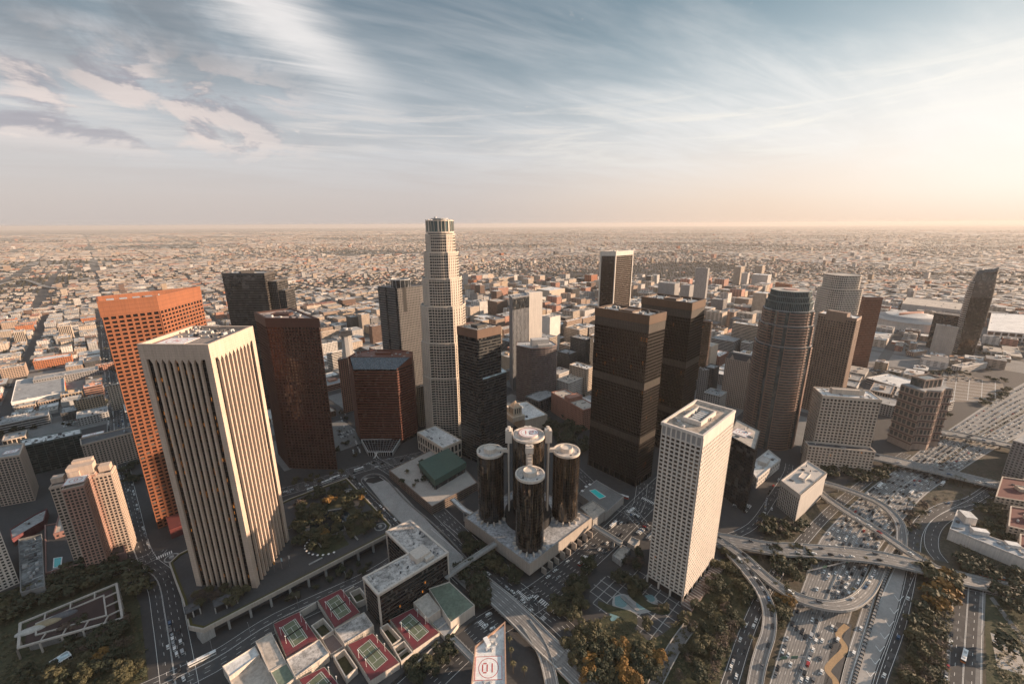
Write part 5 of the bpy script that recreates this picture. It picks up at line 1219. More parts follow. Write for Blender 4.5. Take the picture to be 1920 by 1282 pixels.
for i, (x, y) in enumerate(((57, 1182), (87, 1168), (118, 1153))):
    X_, Y_ = at(x, y, 9); t = MB(); d, e = dirv(30), dirv(120)
    for j in range(4):
        s0, s1 = cos(j*pi/8), cos((j+1)*pi/8); h0, h1 = 2.6*sin(j*pi/8), 2.6*sin((j+1)*pi/8)
        el_ = lambda s: [(X_+d[0]*9*s*cos(2*pi*k/20)+e[0]*3.4*s*sin(2*pi*k/20), Y_+d[1]*9*s*cos(2*pi*k/20)+e[1]*3.4*s*sin(2*pi*k/20)) for k in range(20)]
        t.prism(el_(s0), 8.8+h0, 8.8+h1, j == 3, False, el_(max(s1, .02)))
    t.build('oval_skylight', stone(('pale', 'buff', 'dark')[i]+'_skylight', ((.42, .40, .37), (.30, .24, .15), (.10, .10, .11))[i], .6), fb)
P = ccw([at(92, 1240, 3), at(127, 1218, 3), at(134, 1227, 3), at(98, 1250, 3)]); building('greenhouse', 'small glass roofed structure before the framed civic building', 'greenhouse', P, 3, M['white'], 'grid', 2, 3, .2, .3, .1, None, glass('pale_roof_glass2', (.25, .30, .32), .3, (2, 2, 2)), 0, cap=.3, ph=.3)
# pink apartment tower group
pk = stone('pink_stucco', (.36, .22, .175), .8, .12); pkl = stone('cream_stucco', (.48, .38, .31), .8, .1)
PZ = 92; a0 = 44; pcx, pcy = at(125, 905, PZ); ct = (pcx-3, pcy+15)
pt = thing('apartment_tower', 'pink and cream apartment tower with a white helipad roof, at the far left', 'apartment tower', (*ct, 0)); reserve(rect(ct, 50, 50, 44), 6)
gp = glass('apartment_glass', (.02, .02, .02), .12, (2, 2, 3), tilt=.02)
wings = ((0, -11, 14, 19, PZ-3, pk, 2.8), (-13, 2, 13, 15, PZ-5, pkl, 3.0), (15, 5, 12, 14, PZ-5, pkl, 3.0), (0, 8, 20, 20, PZ-3, pk, 3.0))
for i, (lx, ly, a, b, z, mt, by) in enumerate(wings):
    d, e = dirv(30), dirv(120); P = rect((ct[0]+d[0]*lx+e[0]*ly, ct[1]+d[1]*lx+e[1]*ly), a, b, 30)
    MB().prism(inset(P, .3), 0, z-1).build('core_wall', M['dark'] , pt); facade(pt, P, 0, z, by, 3.0, 1.0, 1.1, .5, mt, top=2, windows=90, gmat=gp)
    MB().prism(inset(P, .5), z-1.1, z-.7).build('roof', roofmat('roof_cream', (.55, .50, .46), .6), pt); MB().ring(P, .5, z-1, z+.6+i*.12).build('parapet', pkl, pt)
x, y = ct; d, e = dirv(30), dirv(120); helipad(pt, x+e[0]*-11, y+e[1]*-11, PZ-.8, 14.5, 14, 30, '0', 4.4)
for (lx, ly, a, b, h) in ((0, 6, 18, 10, 7), (0, 13, 14, 6, 9), (-4, 1, 8, 5, 4), (16, 6, 8, 8, 2.5), (-15, 2, 8, 7, 2)): m = MB(); m.box(x+d[0]*lx+e[0]*ly, y+d[1]*lx+e[1]*ly, PZ-4, a, b, h+3, 30); m.build('penthouse', pkl, pt)
PB = ccw([at(85, 1075, 8), at(236, 1036, 8), at(222, 962, 8), at(84, 985, 8)]); reserve(PB); pb = thing('podium_garden', 'pink walled podium with a turquoise pool round the pink apartment tower', 'podium', (*cen(PB), 0))
MB().prism(PB, 0, 7.4).build('wall', stone('pink_wall', (.27, .15, .13), .8, .15), pb); MB().prism(inset(PB, .6), 7.4, 7.6).build('deck', M['pave_d'], pb); MB().ring(PB, .9, 7.4, 9).build('parapet', stone('pink_wall', (.27, .15, .13), .8, .15), pb)
Q = ccw([at(102, 1046, 8), at(115, 1044, 8), at(113, 1060, 8), at(101, 1063, 8)]); MB().prism(Q, 7.6, 7.8).build('pool_water', M['water'], pb); MB().ring(inset(Q, -.7), .7, 7.6, 7.9).build('pool_rim', M['white'], pb)
m = MB(); x, y = at(103, 1068, 8); circ(m, x, y, 7.7, 3, .5); m.build('spa_rim', M['white'], pb)
P, z = gbox(108, 1022, 1000, 83, 124, 40); building('clubhouse', 'small cream roofed clubhouse on the pink podium', 'building', P, 14, stone('pink_wall', (.27, .15, .13), .8, .15), 'grid', 4, 4, 2.5, 2.4, .3, None, M['roof_tan'], 3, 2, res=False)
# cream white tower cut by the left edge
n_ = at(37, 1092, 0); u1_, u2_ = dirv(150), dirv(-128); P = ccw([n_, (n_[0]+u1_[0]*46, n_[1]+u1_[1]*46), (n_[0]+u1_[0]*46+u2_[0]*34, n_[1]+u1_[1]*46+u2_[1]*34), (n_[0]+u2_[0]*34, n_[1]+u2_[1]*34)]); wc = stone('white_precast', (.62, .56, .50)) 
building('apartment_tower', 'white gridded tower cut off by the left edge of the picture', 'apartment tower', P, 66, wc, 'grid', 3.0, 3.0, 1.3, 1.3, .5, gp, M['roof_grey'], 4, 3, windows=300)
P = ccw([at(38, 1110, 12), at(34, 1010, 12), at(78, 1000, 12), at(84, 1098, 12)]); building('plant_building', 'long grey block with roof pipes and ducts, beside the white tower at the left edge', 'building', P, 12, M['conc_d'], 'blank', rm=roofmat('roof_mottled', (.30, .31, .31), 1.2), cl=40, seed=8)
P, z = gbox(62, 945, 828, -20, 66, 30); z = max(50, min(z, 85)); P = ccw([at(0, 850, z), at(33, 850, z), at(42, 828, z), at(-5, 826, z)]); 
P = ccw([at(36, 852, 60), at(-30, 862, 60), at(-22, 838, 60), at(44, 830, 60)]); tb = building('apartment_tower', 'tan gridded apartment tower with a white roof pad at the left edge', 'apartment tower', P, 60, pkl, 'grid', 3.2, 3.0, .9, .9, .5, gp, M['roof_grey'], 2, 3, windows=250); c = cen(P); helipad(tb, c[0]+8, c[1], 59, 12, 10, 30, '0', 3.4)
P = ccw([at(18, 992, 9), at(62, 965, 9), at(88, 952, 9), at(82, 975, 9), at(22, 1010, 9)]); building('low_block', 'low maroon walled block with a grey roof above the plant building', 'building', P, 9, stone('maroon_wall', (.14, .04, .045), .8), 'blank', rm=M['roof_grey'], cl=3)
# long dark green and beige slab blocks behind
dg = stone('green_black_panel', (.035, .045, .042), .5, .15)
P = ccw([at(42, 836, 42), at(152, 812, 42), at(150, 802, 42), at(38, 824, 42)]); building('apartment_slab', 'long dark green glass slab block with a cluttered white roof', 'apartment block', P, 42, stone('grey_green_frame', (.10, .12, .115), .5), 'grid', 9, 3.3, .5, .5, .4, glass('green_black_glass', (.012, .018, .016), .1, (3, 3, 3.3), tilt=.03), M['roof_white'], 22, 5, A=40)
P = ccw([at(152, 834, 40), at(262, 806, 40), at(258, 796, 40), at(150, 822, 40)]); tb = building('apartment_slab', 'long beige slab block with rows of balconies, left of the orange tower', 'apartment block', P, 40, pkl, 'grid', 3.4, 3.0, 1.7, 1.2, .4, gp, M['roof_dark'], 4, 6, windows=200, A=40); x, y = at(174, 812, 40); helipad(tb, x, y, 38.7, 22, 8, 40, '0', 3)
P, z = gbox(322, 1010, 950, 300, 352, 44); building('red_pavilion', 'red walled block with stepped terraces between the orange and ivory towers', 'building', P, 11, stone('brick_red_wall', (.13, .03, .027), .8), 'blank', rm=stone('brick_red_wall', (.13, .03, .027), .8), cl=0)
# ================================================================= FREEWAY
FL = [(1442, 1282), (1470, 1190), (1493, 1130), (1520, 1058), (1545, 1000), (1625, 920), (1684, 877), (1740, 832), (1800, 791), (1860, 752), (1930, 712), (2020, 670)]
FR = [(1551, 1282), (1592, 1167), (1612, 1105), (1651, 1027), (1692, 977), (1733, 930), (1785, 893), (1872, 838), (1960, 792), (2060, 742), (2170, 700), (2300, 660)]
z = .10
def low(P):    # start a little before the frame edge
    a, b = P[0], P[1]; L = hypot(b[0]-a[0], b[1]-a[1]); return [(a[0]-(b[0]-a[0])/L*60, a[1]-(b[1]-a[1])/L*60, a[2])]+P
Lc = smooth(low([(*at(*p), z) for p in FL]), 6); Rc = smooth(low([(*at(*p), z) for p in FR]), 6)
t = MB()
for i in range(len(Lc)-1): t.face([Rc[i], Rc[i+1], Lc[i+1], Lc[i]])
o = t.build('freeway', M['fwy']); o['kind'] = 'structure'
def lane(f): return [tuple(a[j]+(b[j]-a[j])*f for j in range(3)) for a, b in zip(Lc, Rc)]
NL = 10; t = MB(); t2 = MB()
for k in range(1, NL):
    if k == 5: continue
    dashes(lane(.03+k*.094)[:52], 0, .2, 3.0, 8.5, .03, t)
for f in (.02, .475, .525, .98): dashes(lane(f), 0, .25, 60, 0, .03, t)
o = t.build('lane_marking', M['line']); o['kind'] = 'structure'
# darker worn wheel lanes
t = MB()
for k in range(NL): ribbon(lane(.03+(k+.5)*.094), -1.25, -.5, .012, 0, t); ribbon(lane(.03+(k+.5)*.094), .5, 1.25, .012, 0, t)
o = t.build('wheel_track', stone('tyre_darkened_concrete', (.145, .14, .136), .85, .3, .03, .4, streak=False)); o['kind'] = 'structure'
fb_ = thing('median_barrier', 'low concrete barrier down the middle of the freeway', 'barrier', (*lane(.5)[10][:2], 0)); ribbon(lane(.5), -.35, .35, .9, .9).build('rail', M['conc'], fb_)
ic = [at(*p) for p in ((1560, 1175), (1592, 1172), (1580, 1205), (1592, 1230), (1570, 1250), (1565, 1290), (1545, 1290))]
o = patch('dark_island', [(1568, 1165), (1597, 1170), (1590, 1230), (1574, 1290), (1542, 1290)], .13, M['pave_d']); 
Cw = smooth([(*at(x, y), .17) for x, y in ((1588, 1172), (1572, 1190), (1584, 1215), (1562, 1240), (1552, 1256), (1566, 1275), (1568, 1295))], 6); o = ribbon(Cw, -2.0, 2.0).build('sand_strip', stone('tan_gravel', (.33, .22, .12), .9)); o['kind'] = 'structure'
road('collector_road', [(1352, 1330), (1372, 1270), (1402, 1180), (1445, 1090), (1500, 1020), (1560, 955), (1640, 890), (1700, 850)], 11, .13, M['asph2'], 3)
road('exit_lane', [(1575, 1330), (1592, 1250), (1618, 1165), (1640, 1095), (1665, 1035), (1700, 985)], 6.5, .13, M['fwy'], 1)
road('concrete_apron', [(1605, 1330), (1620, 1270), (1660, 1160), (1690, 1085), (1712, 1040)], 15, .12, stone('pale_concrete', (.30, .285, .27), .85, .25, .03, .4, streak=False), 0)
road('service_road', [(1640, 1330), (1652, 1270), (1685, 1180), (1702, 1110), (1712, 1060)], 8, .14, M['asph'], 2)
t = MB()
for i in range(7):
    f = i/7; x, y = 1632+f*62, 1262-f*165; a = at(x-8, y-5); b = at(x, y+6); c_ = at(x+9, y-4)
    for p, q in ((a, b), (b, c_)): t.seg(p, q, .2, .2, .17, .175)
o = t.build('chevron_marking', M['line']); o['kind'] = 'structure'
rb = thing('rail_fence', 'long dark fence between the exit lane and the pale concrete apron', 'fence', (*at(1600, 1280), 0)); Cf = smooth([(*at(x, y), 0) for x, y in ((1588, 1330), (1606, 1260), (1636, 1160), (1662, 1080), (1688, 1030))], 5); ribbon(Cf, -.8, .8, 1.2, 1.2).build('wall', M['conc_d'], rb)
m = MB(); P_ = offs(Cf, 0)
for i in range(0, len(P_)-1):
    for f in (0, .33, .66): m.box(P_[i][0]+(P_[i+1][0]-P_[i][0])*f, P_[i][1]+(P_[i+1][1]-P_[i][1])*f, 0, .5, 2.4, 1.6, 40)
m.build('post', M['dark'], rb, kind='stuff')
road('overpass', [(1290, 1012, 1), (1350, 1010, 5), (1445, 1027, 8), (1507, 1031, 9), (1632, 1042, 9), (1720, 1060, 8.5), (1789, 1080, 5), (1898, 1105, 1), (2000, 1125, .3)], 17, 9, M['fwy'], 4, 'wide concrete overpass crossing the freeway right of the white tower', True)
road('loop_ramp', [(1330, 1000, 3), (1355, 1016, 5), (1395, 1044, 8), (1445, 1088, 9), (1495, 1119, 9), (1551, 1134, 9), (1592, 1132, 8), (1622, 1112, 5), (1640, 1085, 2), (1656, 1050, .4)], 9.5, 9, M['fwy'], 2, 'curved loop ramp swinging across the freeway below the wide overpass', True)
road('curved_ramp', [(1345, 1015, 3), (1368, 1035, 5), (1400, 1070, 8), (1428, 1108, 8), (1442, 1145, 7), (1441, 1185, 6), (1430, 1220, 4), (1420, 1258, 2.5), (1408, 1330, 1)], 9.5, 8, M['fwy'], 2, 'elevated ramp curving down beside the tree bank to the bottom edge', True)
road('diagonal_overpass', [(1530, 915, 3), (1552, 934, 6), (1590, 960, 8), (1644, 993, 8), (1693, 1027, 7), (1722, 1045, 6.5), (1750, 1062, 6)], 9, 8, M['fwy'], 2, 'straight narrow overpass slanting down to the wide overpass', True)
road('arched_overpass', [(1520, 900, 2), (1562, 909, 6), (1617, 928, 8), (1657, 948, 8), (1684, 975, 6), (1691, 1000, 3), (1690, 1022, 1)], 8.5, 8, M['fwy'], 2, 'curved overpass arching over the freeway behind the straight narrow one', True)
road('street_bridge', [(1560, 842, 2), (1652, 858, 8), (1725, 874, 8), (1793, 890, 8), (1860, 906, 6), (1960, 930, 2)], 20, 8, M['fwy'], 4, 'street bridge over the freeway just right of the cream office slab', True)
road('street_bridge', [(1690, 797, 4), (1733, 806, 8), (1806, 816, 8), (1896, 836, 8), (1990, 858, 5)], 18, 8, M['fwy'], 4, 'farther street bridge over the packed freeway, right of the banded tower', True)
road('side_street', [(1870, 905), (1820, 938), (1776, 948), (1738, 968), (1718, 995), (1712, 1030)], 12, .15, M['asph2'], 2); road('side_street', [(1868, 915), (1830, 940), (1790, 960), (1762, 978), (1748, 1000), (1748, 1028), (1765, 1052)], 12, .16, M['asph2'], 2)
road('street', [(1817, 1092), (1813, 1150), (1808, 1225), (1803, 1330)], 19, .16, M['asph'], 4, line='mid'); road('pavement', [(1783, 1110), (1778, 1180), (1770, 1330)], 4, .17, M['pave'], edge=False); road('pavement', [(1843, 1110), (1838, 1200), (1834, 1330)], 3.5, .17, M['pave'], edge=False)
road('street', [(1760, 1085), (1830, 1098), (1900, 1112), (2000, 1130)], 16, .13, M['asph'], 4)

# ================================================================= CARS
PA = {}
def paint(nm, c): PA[nm] = plain(nm+'_car_paint', c, .3, .1); return PA[nm]
for nm, c in (('white', (.70, .70, .68)), ('silver', (.38, .39, .40)), ('black', (.015, .015, .017)), ('grey', (.13, .13, .135)), ('red', (.30, .03, .03)), ('blue', (.04, .10, .20)), ('tan', (.38, .30, .20))): paint(nm, c)
gcar = plain('car_glass', (.015, .018, .02), .08); tyre = plain('tyre_black', (.012, .012, .012), .8)
def prof(pts, w_, z0=0):
    """extrude a side profile (x, z) across width w_ as a closed box"""
    m = MB(); n = len(pts); a = [(x, -w_/2, z+z0) for x, z in pts]; b = [(x, w_/2, z+z0) for x, z in pts]
    m.face(a); m.face(b[::-1])
    for i in range(n): j = (i+1) % n; m.face([a[j], a[i], b[i], b[j]])
    return m
CK = {'car': (4.7, prof([(-2.3, .3), (2.3, .3), (2.35, .7), (1.2, .95), (-1.7, .98), (-2.35, .9)], 1.82), prof([(-1.75, .97), (1.15, .94), (.45, 1.38), (-1.2, 1.38)], 1.62), prof([(-1.15, 1.38), (.4, 1.38), (.35, 1.47), (-1.1, 1.47)], 1.5)),
      'suv': (4.9, prof([(-2.4, .4), (2.4, .4), (2.4, .95), (1.3, 1.15), (-2.4, 1.15)], 1.95), prof([(-2.35, 1.14), (1.2, 1.14), (.6, 1.68), (-2.2, 1.68)], 1.75), prof([(-2.15, 1.68), (.55, 1.68), (.5, 1.78), (-2.1, 1.78)], 1.65)),
      'van': (5.6, prof([(-2.8, .4), (2.8, .4), (2.8, 1.1), (2.2, 1.3), (-2.8, 1.3)], 2.05), prof([(-2.75, 1.29), (2.1, 1.29), (1.5, 1.95), (-2.7, 1.95)], 1.9), prof([(-2.7, 1.95), (1.45, 1.95), (1.4, 2.2), (-2.65, 2.2)], 1.9))}
MESH = {}
wm_ = MB(); 
for i in range(1): wm_.tube((0, -.12, 0), (0, .12, 0), .34, 8); wm_.face([(.34*cos(k*pi/4), -.12, .34*sin(k*pi/4)) for k in range(8)]); wm_.face([(.34*cos(-k*pi/4), .12, .34*sin(-k*pi/4)) for k in range(8)])
wheel_me = wm_.mesh('wheel', tyre)
def cmesh(kind, col):
    if (kind, col) not in MESH: L, b, g_, r = CK[kind]; MESH[(kind, col)] = (b.mesh('body', PA[col]), g_.mesh('window_glass', gcar), r.mesh('roof', PA[col]), L)
    return MESH[(kind, col)]
ALLC = []      # x, y, z, heading, pitch, kind, colour, where
rc = R_(11)
def pick(): return rc.choices(['car', 'suv', 'van'], [70, 27, 3])[0], rc.choices(['white', 'silver', 'black', 'grey', 'red', 'blue', 'tan'], [38, 16, 23, 18, 2.2, 1.5, 1.3])[0]
def fill(C, o, gap, where, rev=False, p0=0.0, s0=0, s1=1e9):
    """gap(px) -> mean metres between cars"""
    o0_ = rc.random()*6.28; P = offs(C, o) if o else C; s = 0; nx = rc.uniform(2, 20)
    for i in range(len(P)-1):
        a, b = P[i], P[i+1]; L = hypot(b[0]-a[0], b[1]-a[1])
        while nx < s+L:
            f = (nx-s)/L; x, y, z_ = (a[j]+(b[j]-a[j])*f for j in range(3))
            if s0 <= nx <= s1:
                k, c_ = pick(); h = atan2(b[1]-a[1], b[0]-a[0])+(pi if rev else 0)
                q = proj((x, y, z_))
                if -30 < q[0] < 1950 and q[1] < 1310 and q[1] > 430: j_ = rc.uniform(-.45, .45); ALLC.append((x-sin(h)*j_, y+cos(h)*j_, z_+.02, h+rc.uniform(-.03, .03), k, c_, where))
            nx += gap(x, y)*rc.uniform(.56, 1.75)*(1.0+.55*sin(nx*.021+o0_)+.25*sin(nx*.063+2*o0_))
        s += L
ords = ['first', 'second', 'third', 'fourth', 'fifth']
def fg(x, y): d = hypot(x, y); return 24 if d < 400 else (15 if d < 520 else (12 if d < 620 else 10.5))
for k in range(NL):
    side = 'left' if k < 5 else 'right'; fill(lane(.03+(k+.5)*.094), 0, fg, 'in the %s lane of the freeway\'s %s half' % (ords[k % 5], side), rev=k < 5)
for nm, C in list(ROADS.items()):
    gap = lambda x, y: 30
    if 'loop ramp' in nm: 
        fill(C, -2, lambda x, y: 13, 'on the curved loop ramp'); continue
    if 'beside the tree bank' in nm: fill(C, -2, lambda x, y: 14, 'on the ramp beside the tree bank'); continue
    if 'wide concrete overpass' in nm: fill(C, 4, lambda x, y: 40, 'on the wide overpass'); fill(C, -4, lambda x, y: 45, 'on the wide overpass'); continue
    if 'slanting down' in nm: fill(C, 1.5, lambda x, y: 60, 'on the straight narrow overpass'); continue
    if 'arching' in nm: fill(C, 1.5, lambda x, y: 70, 'on the arching overpass'); continue
    if 'street bridge' in nm: fill(C, 4, lambda x, y: 28, 'on a street bridge over the freeway'); fill(C, -4, lambda x, y: 35, 'on a street bridge over the freeway'); continue
RL = [(n_, C) for n_, C in ROADS.items()]
STREETS = []
def street_cars(pts, offsets, gap, where, z=.1, rev=False):
    C = smooth([(*at(*p), z) for p in pts], 4)
    for o in offsets: fill(C, o, lambda x, y: gap, where, rev)
street_cars([(345, 1290), (330, 1240), (315, 1170)], (-3, 1, 5), 16, 'on the avenue left of the terrace'); street_cars([(262, 1045), (240, 960), (222, 860), (214, 760), (206, 690), (195, 600)], (-8.5, 8.5), 7.5, 'parked along the avenue behind the ivory tower'); street_cars([(235, 930), (214, 760), (206, 690), (190, 580)], (-3, 3), 20, 'driving on the avenue behind the ivory tower')
street_cars([(890, 1192), (1000, 1122), (1100, 1045), (1190, 960)], (-9, -2, 3, 8), 34, 'on the wide street below the hotel'); street_cars([(655, 893), (690, 935), (740, 985)], (-4,), 7, 'parked in the row beside the tunnel cutting'); street_cars([(905, 1055), (960, 1095), (1000, 1130)], (6, ), 8, 'queueing at the kerb left of the hotel podium')
street_cars([(1813, 1150), (1808, 1225), (1803, 1300)], (8,), 10, 'parked along the street at the lower right'); street_cars([(1372, 1270), (1402, 1180), (1445, 1090), (1500, 1020)], (-2, 2.5), 22, 'on the collector road beside the ramps'); street_cars([(1592, 1250), (1618, 1165), (1640, 1095)], (0,), 20, 'in the exit lane by the fence'); street_cars([(1652, 1270), (1685, 1180), (1702, 1110)], (1,), 38, 'on the service road by the apron')
street_cars([(1440, 985), (1445, 930), (1475, 890)], (-3, 3), 14, 'beside the slit windowed block'); street_cars([(520, 925), (600, 902), (700, 872), (800, 850)], (-6, 2, 6), 26, 'on the street behind the terrace'); street_cars([(1180, 955), (1225, 1000), (1290, 1020)], (0, 4), 14, 'at the foot of the white gridded tower')
street_cars([(640, 770), (650, 800), (670, 850)], (-4, 4), 9, 'on the street left of the red tower'); street_cars([(1820, 938), (1776, 948), (1738, 968)], (2,), 26, 'on the side street right of the freeway')
# rows of cars in open lots
def lot(px_, py_, nx, ny, A, where, dx=2.7, dy=11, z=.15, p=.8):
    x0, y0 = at(px_, py_, z); d, e = dirv(A), dirv(A+90)
    for j in range(ny):
        for i in range(nx):
            if rc.random() < p: k, c_ = pick(); ALLC.append((x0+d[0]*i*dx+e[0]*j*dy, y0+d[1]*i*dx+e[1]*j*dy, z, radians(A+90), 'car' if k == 'van' else k, c_, where))
lot(1690, 735, 22, 5, 20, 'in the car park behind the banded tower'); lot(1580, 668, 30, 6, 20, 'in the crowded lot right of the tan tower'); lot(45, 740, 16, 4, 44, 'in the car park above the red striped hall'); lot(120, 800, 14, 3, 44, 'in the lot behind the dark green slab'); lot(0, 795, 14, 4, 44, 'on the roof of the grey parking garage', z=14)
lot(1395, 960, 7, 2, 44, 'in the small lot by the curving street'); lot(1215, 1010, 9, 2, 44, 'in the small lot by the white gridded tower'); lot(640, 820, 10, 2, 44, 'in the lot left of the red tower')
lot(1752, 712, 34, 7, -8, 'in the open parking field beyond the freeway', p=.55, dy=11); lot(1640, 700, 26, 3, 20, 'in the lot behind the cream office slab'); lot(1790, 660, 30, 4, 20, 'in the far lots near the curved hotel'); lot(1650, 640, 24, 4, 20, 'in the far lots near the arena'); lot(1842, 685, 26, 3, 20, 'in the far lots near the right edge')
ALLC.sort(key=lambda c: c[0]**2+c[1]**2)
ALLC = [c for i, c in enumerate(ALLC) if all(abs(c[0]-d[0])+abs(c[1]-d[1]) > 3.2 or abs(c[2]-d[2]) > 3 for d in ALLC[max(0, i-40):i])]
ZN = ((1282, 1190, 'near the bottom edge'), (1190, 1120, 'just below the loop ramp'), (1120, 1045, 'between loop ramp and wide overpass'), (1045, 985, 'just above the wide overpass'), (985, 930, 'under the arching overpass'), (930, 880, 'by the near street bridge'), (880, 0, 'beyond the near street bridge'))
def lab_car(k, c_, where, x=0, y=0):
    q = proj((x, y, 0)); zn = next((z_[2] for z_ in ZN if q[1] > z_[1]), '') if ('freeway' in where or 'ramp' in where) and q[0] > 1300 else ''
    w_ = where.replace(" of the freeway's ", ' of the ').replace('half', 'carriageway')
    if not zn: xs = q[0]; zn = 'in the picture\'s %s' % ('left third' if xs < 640 else 'middle third' if xs < 1280 else 'right third')
    l = '%s %s %s, %s' % (c_, {'car': 'saloon', 'suv': 'estate car', 'van': 'van'}[k], w_, zn)
    return l if len(l.split()) <= 16 else '%s %s %s' % (c_, {'car': 'saloon', 'suv': 'estate car', 'van': 'van'}[k], w_)
def add_car(x, y, z, h, k, c_, where, detail=True):
    b, g_, r, L = cmesh(k, c_); root = thing('van' if k == 'van' else 'car', lab_car(k, c_, where, x, y), 'van' if k == 'van' else 'car', (x, y, z), 'vehicles '+where, h)
    inst('body', b, (0, 0, 0), root); inst('window_glass', g_, (0, 0, 0), root); inst('roof', r, (0, 0, 0), root)
    if detail:
        for sx in (-1, 1):
            for sy in (-1, 1): inst('wheel', wheel_me, (sx*L*.31, sy*.82, .34), root)
for i, c in enumerate(ALLC[:295]): add_car(*c, detail=i < 130)
far_ = {}
for (x, y, z_, h, k, c_, w_) in ALLC[295:]:
    m = far_.setdefault(c_, MB()); L = 4.7; ca_, sa_ = cos(h), sin(h)
    def bx(x0, x1, wd, z0, z1, m=m): m.prism([(x+ca_*X_-sa_*Y_, y+sa_*X_+ca_*Y_) for X_, Y_ in ((x0, -wd), (x1, -wd), (x1, wd), (x0, wd))], z_+z0, z_+z1)
    m.m = 0; bx(-2.3, 2.3, .9, .3, .95); m.m = 1; bx(-1.5, .9, .8, .95, 1.35); m.m = 0; bx(-1.2, .5, .78, 1.35, 1.45)
for c_, m in far_.items(): o = m.build('distant_car', [PA[c_], gcar]); tag(o, 'mass of distant %s cars on the jammed freeway and in the far lots' % c_, 'cars', kind='stuff')
# dark planted strip between the carriageways further along
o = ribbon([tuple(p) for p in lane(.5)][44:], -4.5, 4.5, .02).build('median_strip', M['earth']); o['kind'] = 'structure'
# buses and trucks
def bus(px_, py_, A, L, label, c1, c2=None, z=.1, nm='bus'):
    x, y = at(px_, py_, z); root = thing(nm, label, nm, (x, y, z)); H_ = 3.1; mt = stone('coach_'+''.join('%d' % (k*100) for k in c1), c1, .4, .05)
    m = MB(); m.box(x, y, z+.4, L, 2.6, 1.2, A); m.build('body', mt, root); m = MB(); m.box(x, y, z+1.6, L-.1, 2.54, 1.0, A); m.build('window_band', gcar, root); m = MB(); m.box(x, y, z+2.6, L, 2.6, .5, A); m.build('roof', M['white'] if c2 is None else stone('coach_roof', c2, .4, .05), root)
    d, e = dirv(A), dirv(A+90)
    for s in (-.32, .32):
        for q in (-1, 1): m = MB(); X_, Y_ = x+d[0]*L*s+e[0]*1.2*q, y+d[1]*L*s+e[1]*1.2*q; m.tube((X_-e[0]*.15, Y_-e[1]*.15, z+.5), (X_+e[0]*.15, Y_+e[1]*.15, z+.5), .5, 8); m.build('wheel', tyre, root)
    for s in (-.25, .2): m = MB(); m.box(x+d[0]*L*s, y+d[1]*L*s, z+3.1, 2.2, 1.5, .3, A); m.build('roof_unit', M['unit'], root)
bus(380, 1237, 38, 17, 'long white bus on the street below the terrace corner', (.6, .6, .58)); bus(586, 917, 40, 12, 'white bus behind the terrace, lower left one of the row', (.65, .65, .63)); bus(613, 904, 40, 12, 'white bus behind the terrace, second of the row', (.65, .65, .63)); bus(628, 897, 40, 12, 'white bus behind the terrace, third of the row', (.65, .65, .63)); bus(673, 881, 38, 12, 'white bus at the junction above the tunnel cutting', (.65, .65, .63))
bus(1093, 1054, 44, 13, 'white and red bus on the wide street below the hotel', (.45, .04, .04)); bus(1807, 1232, 38.5, 13, 'white topped orange bus on the street at the lower right', (.55, .16, .04)); bus(1860, 1083, -14, 17, 'long orange and grey bus at the junction on the right', (.50, .12, .04), (.35, .35, .35)); bus(1150, 985, 44, 12, 'white bus on the wide street right of the footbridge', (.62, .62, .6)); bus(1183, 960, 44, 12, 'white bus waiting at the crossing near the pool deck', (.62, .62, .6)); bus(1168, 932, -30, 13, 'red and white bus turning behind the pool deck', (.5, .05, .04))
bus(1649, 912, 35, 15, 'long white lorry in the left lanes of the freeway', (.68, .66, .64), nm='lorry'); bus(1708, 925, 33, 10, 'white box lorry in the middle of the freeway', (.68, .66, .64), nm='lorry'); bus(1767, 908, 33, 10, 'white box lorry at the right side of the freeway', (.68, .66, .64), nm='lorry')

# ================================================================= TREES
def leafmat(nm, c1, c2):
    g = G(nm); oi = g.n('ShaderNodeObjectInfo').outputs['Random']; f = g.mr(g.noise(g.obj(), .5, 3), .3, .7, 0, 1); f2 = g.math('ADD', g.math('MULTIPLY', f, .7), g.math('MULTIPLY', oi, .3))
    m = g.set(Base_Color=g.mix(f2, c4(c1), c4(c2)), Roughness=.75); return m
LM = {'dark green': leafmat('leaf_dark_green', (.016, .022, .009), (.048, .052, .022)), 'olive': leafmat('leaf_olive', (.035, .036, .014), (.095, .080, .033)), 'golden brown': leafmat('leaf_golden', (.10, .055, .012), (.30, .155, .030)), 'bare brown': leafmat('twig_brown', (.045, .032, .024), (.11, .075, .055))}
bark = stone('bark', (.07, .05, .035), .9)
def crown(seed, n=330, tall=1.0, leaf=.10):
    r = R_(seed); m = MB(); bl = [(0, 0, .62*tall, .30)]
    for k in range(7): a = r.random()*6.28; q = r.uniform(.22, .42); bl.append((q*cos(a), q*sin(a), r.uniform(.42, .88)*tall, r.uniform(.15, .27)))
    for i in range(n):
        bx_, by_, bz_, br = r.choice(bl); th = r.random()*6.28; ph = math.acos(r.uniform(-.6, 1)); rr = br*r.uniform(.7, 1.05)
        c = Vector((bx_+rr*sin(ph)*cos(th), by_+rr*sin(ph)*sin(th), bz_+rr*cos(ph)*.85)); nrm = (Vector((sin(ph)*cos(th), sin(ph)*sin(th), cos(ph)))+Vector((r.uniform(-.8, .8), r.uniform(-.8, .8), r.uniform(-.4, .8)))).normalized()
        t_ = nrm.cross(Vector((r.random(), r.random(), .3))).normalized(); b_ = nrm.cross(t_); s = leaf*r.uniform(.6, 1.3)
        m.face([tuple(c+t_*s), tuple(c+b_*s*.8), tuple(c-t_*s), tuple(c-b_*s*.8)])
    return m
